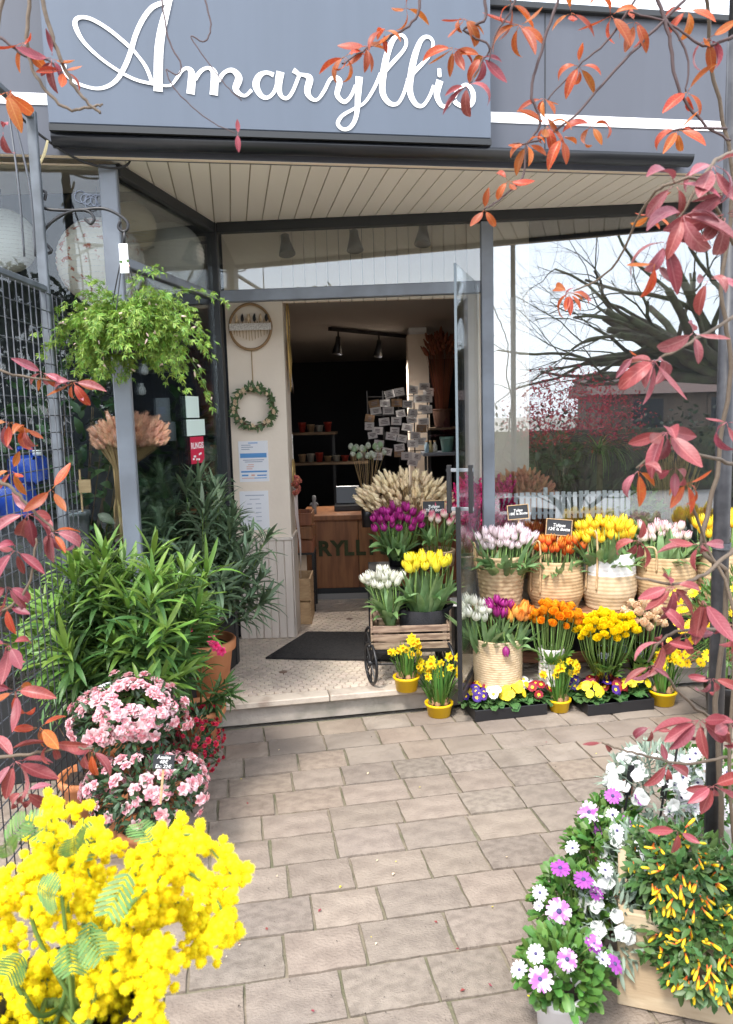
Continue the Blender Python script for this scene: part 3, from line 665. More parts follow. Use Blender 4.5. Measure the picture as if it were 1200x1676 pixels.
# ================================================================== INSIDE THE SHOP
CY = 6.05
c0, c1 = P(503, 950, CY), P(760, 950, CY); ctop = P(560, 842, CY).z; cbot = P(560, 962, CY).z
m_cwood = mat('counter_wood', (.30, .115, .045), .45, .12, .01, c2=(.20, .07, .028), ns=3, nd=6, stretch=(9, 9, 1), bump=.05, bs=30)
m_cplinth = mat('plinth_metal', (.30, .29, .28), .35, 0, metal=.3)
m_moss = mat('moss_letter', (.05, .06, .025), .95, .2, bump=.8, bs=120)
ct = thing('shop_counter', 'wooden shop counter with moss covered letters on its front', 'counter', ((c0.x + c1.x) / 2, CY, ZF))
npan = 3
for i in range(npan): MB().cbox((c0.x + (c1.x - c0.x) * i / npan + .002, CY, cbot), (c0.x + (c1.x - c0.x) * (i + 1) / npan - .002, CY + .02, ctop - .04), .003).part('front_panel', m_cwood, ct)
MB().cbox((c0.x - .03, CY - .05, ctop - .04), (c1.x, CY + .6, ctop), .004).part('counter_top', m_cwood, ct)
MB().box((c0.x, CY + .021, ZF), (c1.x, CY + .55, ctop - .042)).part('carcass', m_dark, ct)
MB().box((c0.x, CY - .0, ZF), (c1.x, CY + .02, ZF + (cbot - ZF) * .5)).part('plinth', m_cplinth, ct)
MB().box((c0.x, CY + .005, ZF + (cbot - ZF) * .5), (c1.x, CY + .02, cbot - .002)).part('plinth_band', m_framed, ct)
lz = P(560, 898, CY).z
for ch, px in zip('AMARYLLIS', (412, 445, 482, 531, 553, 571, 590, 608, 630)):
    if px < 500: continue
    me = textmesh(ch, .165, 0, .006, .006); me.materials.append(m_moss)
    obj('moss_letter', me, ct, wm(ct).inverted() @ T(P(px, 898, CY).x, CY - .008, lz) @ M.Rotation(math.pi / 2, 4, 'X'))
fp = thing('flower_decoration', 'bright pink flower pinned on the counter front before the moss letters', 'flower', (P(510, 893, CY).x, CY - .02, P(510, 893, CY).z))
b = MB(); azal(b, .035); obj('blossom', b.mesh('blossom', rmat('hot_pink_petal', (.65, .03, .14)), True), fp, M.Rotation(math.pi / 2, 4, 'X'))
b = MB(); [b.add(*blade(.05, .02, 3, 1), 0, T(0, .005, 0) @ M.Rotation(math.pi / 2, 4, 'X') @ M.Rotation(a, 4, 'Z')) for a in (2.6, 3.3, 3.9)]; obj('leaf', b.mesh('leaf', m_azleaf, True), fp, M.Identity(4))
# counter clutter
m_gift = mat('dark_till', (.02, .02, .023), .3, 0)
tl = thing('cash_till', 'black till standing at the dark back of the counter', 'till', (P(570, 840, CY + .3).x, CY + .3, ctop))
MB().cbox((-.11, -.1, 0), (.11, .1, .05), .006, 0, T(wm(tl).translation)).part('base', m_gift, tl)
MB().cbox((-.1, -.012, .05), (.1, .012, .2), .006, 0, T(wm(tl).translation) @ M.Rotation(-.2, 4, 'X')).part('screen', m_gift, tl)
fg = P(515, 842, CY + .1)
fo = thing('figurine', 'small grey figurine standing on the left end of the counter', 'figurine', (fg.x, CY + .1, ctop))
MB().lathe([(.001, 0), (.02, 0), (.016, .04), (.024, .07), (.012, .1), (.018, .12), (.014, .145), (.001, .15)], 10, 0, T(fg.x, CY + .1, ctop)).part('body', mat('figurine_grey', (.3, .3, .3), .7, 0), fo, True)
for s_ in (-1, 1): MB().tube([(fg.x + s_ * .016, CY + .1, ctop + .09), (fg.x + s_ * .035, CY + .09, ctop + .07)], .006, 6).part('arm', mat('figurine_arm', (.3, .3, .3), .7, 0), fo, True)
# crates just inside the door
def crate(name, label, c, sx, sy, sz, m, n=3, rz=0, group=None):
    c = V(c); root = thing(name, label, 'crate', c, rz, group); X = T(c) @ M.Rotation(rz, 4, 'Z'); g_ = .012; hh = (sz - g_ * (n - 1)) / n
    for i in range(n):
        z = i * (hh + g_)
        for s_ in (-1, 1):
            MB().cbox((-sx / 2, s_ * sy / 2 - .006, z), (sx / 2, s_ * sy / 2 + .006, z + hh), .002, 0, X).part('slat', m, root)
            MB().cbox((s_ * (sx / 2 + .006) - .006, -sy / 2 - .006, z), (s_ * (sx / 2 + .006) + .006, sy / 2 + .006, z + hh), .002, 0, X).part('end_slat', m, root)
    for a in (-1, 1):
        for b_ in (-1, 1): MB().cbox((a * (sx / 2 - .015) - .012, b_ * (sy / 2 - .018) - .01, 0), (a * (sx / 2 - .015) + .012, b_ * (sy / 2 - .018) + .01, sz - .004), .002, 0, X).part('corner_block', m, root)
    MB().box((-sx / 2, -sy / 2 + .007, .004), (sx / 2, sy / 2 - .007, .014), 0, X).part('bottom', m, root)
    return root
k1 = G(500, 1026, ZF)
ca = crate('wooden_crate', 'pale wooden crate standing on the floor inside the door by the pier', (k1.x - .05, k1.y + .22, ZF), .16, .3, .33, m_pale, 2)
st = thing('crate_stand', 'low dark stand carrying a brown slatted box beside the pier', 'stand', (k1.x - .05, k1.y + .55, ZF))
for a in (-1, 1):
    for b_ in (-1, 1): MB().box((k1.x - .05 + a * .09 - .008, k1.y + .55 + b_ * .12 - .008, ZF), (k1.x - .05 + a * .09 + .008, k1.y + .55 + b_ * .12 + .008, ZF + .44)).part('leg', m_black, st)
MB().box((k1.x - .15, k1.y + .42, ZF + .44), (k1.x + .05, k1.y + .69, ZF + .455)).part('top', m_black, st)
crate('slatted_box', 'brown slatted box on the dark stand just inside the door', (k1.x - .05, k1.y + .55, ZF + .456), .17, .25, .30, m_cwood, 3)
# door mat
q = [G(435, 1079, ZF), G(655, 1083, ZF), G(650, 1037, ZF), G(503, 1036, ZF)]
m_mat = mat('rubber_mat', (.016, .015, .016), .95, 0, bump=.9, bs=220, c2=(.03, .028, .028), ns=60)
b = MB(); b.add([V((p.x, p.y, ZF + .012)) for p in q] + [V((p.x, p.y, ZF + .001)) for p in q], [(0, 1, 2, 3), (0, 4, 5, 1), (1, 5, 6, 2), (2, 6, 7, 3), (3, 7, 4, 0)])
tag(b.part('door_mat', m_mat), 'black rubber door mat lying in the shop doorway', 'mat')
m_lit = bpy.data.materials.new('lit_bulb'); m_lit.use_nodes = True; m_lit.node_tree.nodes['Principled BSDF'].inputs['Emission Color'].default_value = (1, .9, .75, 1); m_lit.node_tree.nodes['Principled BSDF'].inputs['Emission Strength'].default_value = 4
# track light inside, spots behind the transom
def spot(root, top, d, L=.13, r0=.022, r1=.045, m=None):
    b = MB(); X = frameZ(d, top, 1, 0); b.lathe([(.001, 0), (r0, 0), (r0 * 1.1, L * .3), (r1, L), (r1 - .005, L), (r0 * .8, L * .6), (.001, L * .58)], 16, 0, X); return b.part('lamp_head', m or m_black, root, True)
ty = 7.2; a0, a1 = P(540, 546, 6.6), P(690, 563, 7.6)
tk = thing('track_light', 'black ceiling track with two spotlights inside the dark shop', 'track light', ((a0.x + a1.x) / 2, ty, 2.3))
a0.z = a1.z = 2.335
MB().tube([a0, a1], .024, 4).part('track', m_black, tk)
for px, dd_, t in ((548, 6.65, .08), (608, 7.1, .5)):
    p = a0.lerp(a1, t); MB().tube([p, p - V((0, 0, .09))], .008, 6).part('bracket', m_black, tk)
    spot(tk, p - V((0, 0, .06)), V((-.1, -.15, -1)), .15, .02, .045)
    q0 = p - V((.012, .018, .18)); MB().lathe([(.001, 0), (.02, .004), (.024, .012), (.001, .02)], 10, 0, T(q0)).part('bulb', m_lit, tk, True)
    ll = bpy.data.lights.new('track_spot', 'SPOT'); ll.energy = 22; ll.spot_size = 2.2; ll.spot_blend = .6; ll.color = (1, .93, .84); ll.shadow_soft_size = .03
    lo = obj('track_spot', ll, tk); lo.matrix_basis = wm(tk).inverted() @ T(q0 - V((0, 0, .012))) @ V((.35, -.1, -1)).to_track_quat('-Z', 'Y').to_matrix().to_4x4()
for i, px in enumerate((466, 579, 693)):
    p = P(px, (385, 378, 368)[i], 4.86); rt = thing('spot_lamp', 'black cone spot lamp above the door, ' + ('left of the three', 'middle of the three', 'right of the three')[i], 'lamp', p, 0, 'spot lamps above the door')
    spot(rt, p, V(((.12, 0.05, -.08)[i], -.25, -1)), .125, .026, .052)
    MB().tube([p + V((0, 0, -.01)), V((p.x, PY + .02, p.z + .03))], .009, 6).part('arm', m_black, rt)
# cream column, card wall, shelves
cx = [P(x, 600, 6.9).x for x in (668, 702)]
MB().box((cx[0], 6.9, ZF), (cx[1], 7.15, 2.3)).part('column', m_cream, shop)
MB().box((cx[0] + .015, 6.91, 2.3), (cx[1] - .015, 7.13, 2.36)).part('column_cap', m_white, shop)
m_card = mat('greeting_card', (.66, .64, .63), .7, .1); m_cardp = mat('card_print', (.25, .22, .22), .7, .3); m_kraft = mat('kraft_card', (.30, .19, .11), .8, .15)
cards = [(655, 641), (675, 636), (694, 634), (629, 658), (648, 660), (668, 660), (684, 651), (699, 652), (617, 672), (636, 674), (656, 677), (676, 676), (692, 670), (607, 684), (628, 690), (650, 690), (672, 688), (693, 688), (603, 697), (619, 706), (645, 704), (666, 700), (690, 702), (612, 712), (640, 714), (659, 716), (680, 712), (654, 731), (676, 728), (690, 722), (622, 726), (652, 742), (664, 747), (682, 748), (676, 756), (620, 748), (634, 741), (700, 668), (702, 640), (640, 645), (612, 660)]
CD = 6.6
rk = thing('card_rack', 'dark rack behind the greeting cards inside the shop', 'rack', (P(655, 800, CD).x, CD + .05, ZF))
for px in (605, 630, 655, 680, 702):
    p0, p1 = P(px, 640, CD + .03), P(px, 780, CD + .03); MB().tube([V((p1.x, p1.y, ZF)), V((p1.x, p1.y, p0.z))], .006, 5).part('upright', m_black, rk)
for py in (650, 680, 710, 740):
    MB().tube([P(602, py, CD + .036), P(705, py - 3, CD + .036)], .004, 5).part('rail', m_black, rk)
rows_ = {}
for c_ in cards: rows_.setdefault(min(6, int((c_[1] - 628) / 18)), []).append(c_)
lab_ = {}
for r_, l_ in rows_.items():
    for k, c_ in enumerate(sorted(l_)): lab_[c_] = '%s from the left in the %s row' % (('first', 'second', 'third', 'fourth', 'fifth', 'sixth', 'seventh', 'eighth', 'ninth', 'tenth')[k], ('top', 'second', 'third', 'fourth', 'fifth', 'sixth', 'lowest')[r_])
for i, (px, py) in enumerate(cards):
    p = P(px + U(-2, 2), py + U(-2, 2), CD + U(-.02, .02)); kr = i % 9 == 4
    X = T(p) @ M.Rotation(U(-.22, .22), 4, 'Y') @ M.Rotation(U(-.3, .3), 4, 'Z')
    ro = tag(obj('greeting_card', None, None, T(p)), ('brown kraft' if kr else 'white') + ' card on the rack, ' + lab_[(px, py)], 'card', 'greeting cards on the rack')
    wd, hh = S(U(15, 18), CD) / 2, S(U(11, 13), CD) / 2
    MB().box((-wd, 0, -hh), (wd, .002, hh), 0, X).part('card', m_kraft if kr else m_card, ro)
    b = MB()
    for k in range(3): l = wd * U(.25, .7); b.box((-l, -.0012, hh * (.4 - .4 * k) - .004), (l, -.0005, hh * (.4 - .4 * k) + .003), 0, X)
    b.part('print', m_cardp, ro)
p = P(722, 740, 6.5); ws = thing('wall_shelf', 'grey shelf inside the shop carrying the green pot', 'shelf', (p.x, 6.6, p.z))
MB().cbox((P(692, 745, 6.5).x, 6.45, p.z - .03), (P(760, 745, 6.5).x, 6.75, p.z), .004).part('board', m_frame, ws)
for px in (697, 750): MB().box((P(px, 745, 6.7).x - .01, 6.7, ZF), (P(px, 745, 6.7).x + .01, 6.74, p.z - .03)).part('upright', m_black, ws)
m_gpot = mat('celadon_glaze', (.22, .42, .36), .25, 0)
gp = P(732, 738, 6.55); gq = thing('green_pot', 'pale green glazed pot with dark leaves on the grey shelf', 'pot', (gp.x, 6.55, p.z))
pot(gq, (gp.x, 6.55, p.z), .045, .062, .13, m_gpot, .004)
it = []
m_dkleaf = mat('dark_red_leaf', (.06, .012, .018), .5, .3)
p_dk = [proto('leaf', lambda b: b.add(*blade(.12, .05, 4, 1, None, -.7, .2)), m_dkleaf)]
for k in range(34): d = rdir(-.1, 1); it.append((p_dk[0], frame(d, ZV, V((gp.x, 6.55, p.z + .13)) + d * U(0, .06), U(.7, 1.2))))
scatter(gq, 'leaf', it, 300)
for i, (px, cc, lb) in enumerate(((705, (.5, .42, .2), 'small yellow candle'), (712, (.7, .68, .62), 'white bottle'), (699, (.35, .5, .6), 'small blue box'))):
    q_ = P(px, 738, 6.5); ro = thing('shop_item', lb + ' on the grey shelf beside the green pot', 'item', (q_.x, 6.5, p.z))
    MB().lathe([(.001, 0), (.02, 0), (.022, .03), (.02, .06), (.01, .075), (.009, .09), (.001, .09)], 10, 0, T(q_.x, 6.5, p.z + .0)).part('body', mat('item_' + str(i), cc, .5, 0), ro, True)
    MB().lathe([(.011, .088), (.012, .1), (.001, .101)], 8, 0, T(q_.x, 6.5, p.z)).part('cap', m_pale, ro, True)
# dim back shelves with small pots
for j, (py, x0, x1, dd_) in enumerate(((708, 487, 552, 8.0), (757, 487, 605, 8.0))):
    a, b_ = P(x0, py, dd_), P(x1, py, dd_); sh = thing('back_shelf', ('upper', 'lower')[j] + ' dark shelf with small pots on the back wall', 'shelf', ((a.x + b_.x) / 2, dd_, a.z - .02))
    MB().box((a.x - .3, dd_ - .12, a.z - .025), (b_.x, dd_ + .12, a.z)).part('board', m_shelf, sh)
    MB().box((a.x - .2, dd_ + .1, ZF), (a.x - .17, dd_ + .13, a.z - .026)).part('upright', m_black, sh); MB().box((b_.x - .06, dd_ + .1, ZF), (b_.x - .03, dd_ + .13, a.z - .026)).part('upright', m_black, sh)
    for k, px in enumerate(range(x0 + 8, x1 - 4, 14)):
        q_ = P(px, py, dd_); cc = ((.28, .03, .02), (.3, .2, .12), (.35, .34, .3))[(k + j) % 3]; hh = U(.06, .11)
        ro = thing('small_pot', 'small %s pot, number %s from the left on the %s back shelf' % (('red', 'brown', 'grey')[(k + j) % 3], ('one', 'two', 'three', 'four', 'five', 'six', 'seven', 'eight', 'nine')[k], ('upper', 'lower')[j]), 'pot', (q_.x, dd_, a.z), 0, 'pots on the back shelves')
        pot(ro, (q_.x, dd_, a.z), .03, .04, hh, mat('shelf_pot', cc, .5, 0), .003)
def grassbunch(name, label, base, top, rx, ry, rz, n, heads, m_st, br=.03, cat='dried grass', lean=.6, parts=300, neck=None):
    base, top = V(base), V(top); root = thing(name, label, cat, base); st_ = MB(); it = []
    for k in range(n):
        d = rdir(-.35, 1) * U(.35, 1) ** .5; h = top + V((d.x * rx, d.y * ry, d.z * rz)); b0 = base + V((d.x * br, d.y * br, 0)); up = (h - b0).normalized()
        st_.tube([b0, (V(neck) + V((d.x, d.y, 0)) * .035) if neck else b0.lerp(h, .5) + V((d.x * rx, d.y * ry, 0)) * -.1, h], .0016, 4); it.append((rnd.choice(heads), frameZ(up + V((d.x, d.y, d.z * .3)) * lean, h, U(.8, 1.25))))
    st_.part('stalks', m_st, root, True, 'stuff'); scatter(root, 'grass_head', it, parts); return root
# rust grass in a basket on the right inside, egg picks, cream hare's tails
q_ = P(728, 680, 6.4); m_wick = mat('dark_wicker', (.14, .06, .035), .7, .1, bump=.5, bs=60)
bk = thing('wicker_basket', 'dark red brown wicker basket inside the shop under rust coloured grass', 'basket', (q_.x, 6.62, P(722, 700, 6.4).z))
bz = P(722, 700, 6.4).z
b = MB(); b.lathe([(.001, 0), (.06, 0)] + [(.06 + .02 * i / 16 + .004 * (i % 2), .15 * i / 16) for i in range(17)] + [(.07, .14), (.05, .02)], 24, 0, T(q_.x, 6.62, bz)); b.part('body', m_wick, bk, True)
MB().tube([V((q_.x + .082 * math.cos(a), 6.62 + .082 * math.sin(a), bz + .15)) for a in np.linspace(0, 6.283, 20)], .008, 6).part('rim', m_wick, bk, True)
sh2 = thing('corner_shelf', 'dark shelf inside the shop carrying the wicker basket', 'shelf', (q_.x, 6.62, ZF)); MB().box((q_.x - .12, 6.5, bz - .02), (q_.x + .14, 6.76, bz - .001)).part('board', m_shelf, sh2)
for a in (-.1, .12): MB().box((q_.x + a - .01, 6.74, ZF), (q_.x + a + .01, 6.76, bz - .021)).part('upright', m_black, sh2)
grassbunch('rust_dried_grass', 'tall rust coloured dried grass bunch in the wicker basket inside', (q_.x, 6.62, bz + .03), P(722, 575, 6.5), .14, .1, .13, 130, lagr, m_lagr, .04)
m_egg = mat('speckled_egg', (.62, .62, .52), .6, .15, c2=(.35, .42, .3), ns=60)
m_eggg = mat('green_egg', (.30, .42, .24), .6, .15)
q_ = P(600, 800, 5.6); eg = thing('egg_picks', 'bunch of speckled and green decorative eggs on thin sticks inside the doorway', 'decoration', (q_.x, 5.6, P(600, 838, 5.6).z))
b = MB(); it = []
pe = [proto('egg', lambda b_: b_.lathe([(.001, 0), (.016, .006), (.021, .02), (.018, .035), (.01, .046), (.001, .05)], 10), m) for m in (m_egg, m_eggg)]
for k in range(18):
    h = P(574 + k * 3.2 + U(-3, 3), 745 + U(-12, 8), 5.6 + U(-.05, .05)); b.tube([V((q_.x + U(-.02, .02), 5.6, P(600, 838, 5.6).z)), h], .0016, 4); it.append((pe[k % 3 == 1], frameZ(V((U(-.3, .3), U(-.2, .2), 1)), h)))
b.part('sticks', m_straw, eg, True); scatter(eg, 'egg', it)
MB().lathe([(.001, -.16), (.04, -.16), (.045, 0), (.04, 0), (.035, -.15)], 16, 0, T(q_.x, 5.6, P(600, 838, 5.6).z + .05)).part('vase', m_gift, eg, True)
# hoop and wreath on the pier, dream catchers
m_rope = mat('wooden_hoop', (.30, .18, .085), .7, .08); m_lace = mat('lace', (.74, .71, .67), .8, .05, c2=(.5, .45, .42), ns=160, thr=(.5, .55)); m_dryf = mat('dried_blossom', (.66, .50, .33), .85, .2); m_twine = mat('twine', (.38, .26, .14), .9, 0)
hy = PY - .03; hc = P(410, 535, hy); hr = S(33, hy)
hoop = thing('flower_hoop', 'wooden hoop with lace band and dried flowers hanging on the cream pier', 'wall decoration', hc)
MB().tube([hc + V((hr * math.cos(a), 0, hr * math.sin(a) * 1.08)) for a in np.linspace(0, 6.283, 40)], .009, 8).part('hoop', m_rope, hoop, True)
MB().cbox((-hr * 1.02, -.014, -.022), (hr * 1.02, -.010, .022), .001, 0, T(hc + V((0, 0, .0)))).part('lace_band', m_lace, hoop)
for k in range(12):
    x = hc.x + hr * (-.8 + 1.6 * k / 11); MB().tube([(x, hy - .004, hc.z - .09 + abs(k - 5.5) * .008), (x + U(-.012, .012), hy - .006, hc.z + U(.04, .09) * (1 - abs(k - 5.5) / 9))], .0025, 5).part('dried_stalk', m_straw, hoop)
    if k % 2: b = MB(); tail(b, .05, .010); obj('dried_flower', b.mesh('dried_flower', m_dryf if k % 4 == 1 else m_gift, True), hoop, wm(hoop).inverted() @ T(x, hy - .008, hc.z + .03))
wc = P(416, 667, hy); wr = S(31, hy)
wre = thing('wreath', 'leafy green wreath with cream blossoms hanging below the hoop on the pier', 'wreath', wc)
MB().tube([V((wc.x, hy, wc.z + wr)), V((hc.x, hy, hc.z - hr * 1.08))], .004, 5).part('cord', m_twine, wre)
MB().tube([wc + V((wr * math.cos(a), 0, wr * math.sin(a))) for a in np.linspace(0, 6.283, 40)], .011, 6).part('ring', m_bark, wre, True)
m_wl = mat('wreath_leaf', (.07, .12, .04), .6, .3, .02); p_wl = [proto('leaf', lambda b_: b_.add(*blade(.035, .013, 3, 1, None, -.4, .2)), m_wl)]
p_wf = [proto('blossom', lambda b_: azal(b_, .014), m_dryf)]
it = []; it2 = []
for k in range(260):
    a = U(0, 6.283); o = V((math.cos(a), 0, math.sin(a))); c_ = wc + o * wr * U(.86, 1.14) + V((0, U(-.03, .005), 0)); it.append((p_wl[0], frame(o * U(-.4, 1) + V((math.sin(a), 0, -math.cos(a))) * U(-1, 1) + V((0, -.3, 0)), V((0, -1, .3)), c_, U(.8, 1.3))))
for k in range(26): a = U(0, 6.283); it2.append((p_wf[0], frameZ(V((U(-.4, .4), -1, U(-.4, .4))), wc + V((math.cos(a) * wr * U(.9, 1.1), -.03, math.sin(a) * wr * U(.9, 1.1))), U(.7, 1.2))))
scatter(wre, 'leaf', it, 120); scatter(wre, 'blossom', it2)
m_paper = mat('paper', (.80, .80, .83), .7, 0); m_pblue = mat('poster_blue', (.10, .30, .62), .6, 0); m_ink = mat('printed_grey', (.35, .38, .47), .7, 0); m_pink = mat('poster_pink', (.7, .42, .36), .7, 0)
def paper(name, label, x0, y0, x1, y1, yy, lines, cat='notice'):
    a, c_ = P(x0, y1, yy), P(x1, y0, yy); wd, hh = c_.x - a.x, c_.z - a.z; root = thing(name, label, cat, ((a.x + c_.x) / 2, yy, a.z))
    MB().box((a.x, yy - .003, a.z), (c_.x, yy - .001, c_.z)).part('sheet', m_paper, root)
    for (u0, v0, u1, v1, m) in lines: MB().box((a.x + wd * u0, yy - .0044, c_.z - hh * v1), (a.x + wd * u1, yy - .0034, c_.z - hh * v0)).part('print', m, root)
paper('poster', 'white and blue printed poster on the cream pier below the wreath', 393, 721, 438, 789, PY, [(.05, .30, .95, .41, m_pblue), (.06, .73, .94, .77, m_pblue), (.1, .09, .42, .11, m_ink), (.1, .14, .5, .16, m_ink), (.1, .19, .38, .21, m_ink), (.76, .05, .92, .22, m_paper), (.34, .04, .66, .06, m_pblue), (.14, .455, .86, .475, m_ink), (.2, .50, .8, .52, m_ink), (.3, .57, .5, .59, m_pink), (.25, .62, .5, .64, m_pink), (.25, .67, .45, .69, m_pink), (.08, .82, .3, .86, m_pblue), (.4, .82, .52, .86, m_pink), (.6, .83, .92, .86, m_pblue), (.08, .9, .5, .92, m_pink), (.5, .9, .92, .92, m_pblue)])
paper('opening_hours_notice', 'plain white notice sheet pinned under the poster on the pier', 395, 803, 439, 868, PY, [(.2, .1, .85, .12, m_ink), (.35, .2, .7, .215, m_ink)] + [(.25 + .3 * j, .32 + .11 * i, .42 + .32 * j, .335 + .11 * i, m_ink) for i in range(5) for j in range(2)])
m_hoopg = mat('gold_hoop', (.55, .38, .15), .35, 0, metal=.5); m_feather = mat('brown_feather', (.22, .14, .09), .8, .2); m_tassel = mat('ochre_tassel', (.55, .36, .12), .8, .15); m_dred = mat('dusty_red_flower', (.45, .12, .08), .8, .3, .02)
dx = pR + .018
def wallpt(px, py): return Hit(px, py, V((dx, 0, 0)), V((1, 0, 0)))
def ringx(c_, r, rz_=1.0): return [c_ + V((0, r * math.cos(a), r * rz_ * math.sin(a))) for a in np.linspace(0, 6.283, 36)]
c_ = V((dx, PY + .16, P(468, 530, PY + .1).z)); dc = thing('dream_catcher', 'oval dream catcher with ochre tassels hanging on the pier side by the door', 'dream catcher', c_)
MB().tube(ringx(c_, .085, 1.6), .006, 6).part('hoop', m_hoopg, dc, True)
b = MB()
for k in range(14): a = 6.283 * k / 14; b.tube([c_ + V((0, .085 * math.cos(a), .136 * math.sin(a))), c_ + V((0, .085 * math.cos(a + 2), .136 * math.sin(a + 2)))], .0012, 4)
b.part('web', m_twine, dc)
for k in range(11):
    y = c_.y - .07 + .014 * k; l = .16 + .1 * U(0, 1) + .06 * (1 - abs(k - 5) / 5); MB().tube([(dx, y, c_.z - .1), (dx + .004, y + U(-.01, .01), c_.z - .136 - l * .5), (dx + .003, y + U(-.01, .01), c_.z - .136 - l)], [.004, .007, .002], 5).part('tassel', m_tassel, dc, True)
for k in range(4): X = frame(V((.15, U(-.3, .3), -1)), V((1, 0, 0)), V((dx + .008, c_.y - .04 + .03 * k, c_.z - .32 - .03 * (k % 2)))); MB().add(*blade(.11, .03, 4, 1, None, -.2), 0, X).part('feather', m_feather if k % 2 else m_lace, dc, True)
c2_ = V((dx, PY + .14, P(476, 775, PY + .1).z)); d2 = thing('flower_ring', 'gold ring with dusty red dried flowers and a long ribbon hanging by the door', 'wall decoration', c2_)
MB().tube(ringx(c2_, .07, 1.3), .006, 6).part('ring', m_hoopg, d2, True)
MB().tube([c2_ + V((0, 0, .09)), c2_ + V((0, 0, .26))], .003, 5).part('cord', m_lace, d2)
p_dr = [proto('blossom', lambda b_: azal(b_, .02), m_dred)]
scatter(d2, 'blossom', [(p_dr[0], frameZ(rdir() + V((1.2, -.6, 0)), c2_ + V((U(0, .03), U(-.075, .075), U(-.14, -.03))), U(.7, 1.3))) for k in range(34)])
for k in range(3): MB().add(*blade(.62, .03, 10, 1, lambda v: 1, 0, .1, 0, .2, .8), 0, frame(V((.02, U(-.05, .05), -1)), V((1, -1, 0)), c2_ + V((.01, -.02 + .02 * k, -.1)))).part('ribbon', mat('ribbon_%d' % k, ((.62, .52, .48), (.7, .64, .6), (.5, .36, .32))[k], .7, 0), d2, True)
# ================================================================== LEFT OF THE PATH
# ---- iron trellis with wire mesh, scroll bracket
m_iron = mat('grey_iron', (.10, .115, .135), .5, .05, c2=(.06, .07, .08), ns=9); m_wire = mat('dark_wire', (.05, .055, .065), .5, .05)
TD = 3.05; tx = P(60, 300, TD).x; ttop = P(36, 182, TD).z; trail = P(66, 478, TD).z
tre = thing('iron_trellis', 'grey iron trellis with square wire mesh at the left edge', 'trellis', (tx, 2.5, 0))
MB().cbox((tx - .018, TD - .012, 0), (tx + .018, TD + .012, ttop), .003).part('post', m_iron, tre)
MB().cbox((tx - .012, TD + .012, .0), (tx + .004, TD + .02, ttop - .05), .002).part('post_web', m_iron, tre)
MB().cbox((tx - .018, 1.75, 0), (tx + .018, 1.78, ttop), .003).part('post', m_iron, tre)
for z_ in (trail, ttop - .03): MB().cbox((tx - .014, 1.78, z_), (tx + .014, TD - .013, z_ + .022), .003).part('rail', m_iron, tre)
b = MB(); cell = .066
z_ = .05
while z_ < trail - .01: b.tube([(tx + .02, 1.75, z_), (tx + .02, TD + .13, z_ + U(-.004, .004))], .0023, 5); z_ += cell
y_ = 1.8
while y_ < TD + .14: b.tube([(tx + .0245, y_, .02), (tx + .0245 + U(-.003, .003), y_, trail - .01)], .0023, 5); y_ += .052
b.part('wire_mesh', m_wire, tre, True)
b = MB()
for x in (10, 28): b.tube(spline([P(x * .2 + 10, 168, 2.9), P(x + 20, 300, 2.8), P(x + 30, 420, 2.8)], 5), .004, 5)
b.part('cord', m_wire, tre, True)
def scroll(pts, r=.006): return MB().tube(spline([P(x, y, TD + .02) for x, y in pts], 8), r, 7)
bra = thing('hanging_bracket', 'black wrought iron scroll bracket on the trellis post', 'bracket', P(70, 350, TD))
scroll([(73, 328), (75, 316), (66, 312), (60, 322), (64, 334), (78, 342), (100, 344), (130, 344), (165, 341), (188, 348), (207, 362), (209, 374), (202, 379), (194, 372), (197, 362)]).part('scroll', m_black, bra, True)
scroll([(76, 400), (84, 410), (78, 414), (66, 406), (66, 390), (78, 370), (100, 353), (125, 344), (145, 346), (154, 358), (148, 366), (139, 358)]).part('scroll', m_black, bra, True)
MB().tube([P(204, 378, TD + .02), P(203, 400, TD + .02)], .006, 6).part('hook', m_black, bra, True)
# ---- hanging jasmine
hp = P(203, 560, TD + .02); pr = S(33, TD)
jas = thing('hanging_jasmine', 'black hanging pot overflowing with bright green jasmine', 'hanging plant', hp)
pz = P(203, 575, TD).z
pot(jas, (hp.x, hp.y, pz), S(22, TD), S(33, TD), .12, m_black, .006)
MB().lathe([(.001, -.004), (S(27, TD), -.004), (S(27, TD), .004), (.001, .004)], 24, 0, T(hp.x, hp.y, pz - .002)).part('saucer', m_black, jas, True)
b = MB()
for k in range(3): a = k * 2.094 + .5; b.tube([V((hp.x + pr * math.cos(a), hp.y + pr * math.sin(a), pz + .12)), P(203, 400, TD + .02)], .0025, 5)
b.part('hanger', m_black, jas)
m_jas = mat('jasmine_leaf', (.20, .33, .05), .5, .35, .03, trans=.3); m_jasf = mat('jasmine_bud', (.78, .58, .52), .6, .15)
def jl(b):
    b.add(*blade(.044, .007, 3, 1, None, -1.0, .2))
    for s_ in (-1, 1):
        for y_ in (.006, .015): b.add(*blade(.022, .006, 3, 1, None, -.6, .2), 0, T(0, y_, -.001) @ M.Rotation(-s_ * 1.1, 4, 'Z'))
p_jl = [proto('leaf', jl, m_jas)]; p_jb = [proto('bud', lambda b: tail(b, .02, .003), m_jasf)]
st_ = MB(); it = []; ib = []; jc = V((hp.x, hp.y, pz + .12))
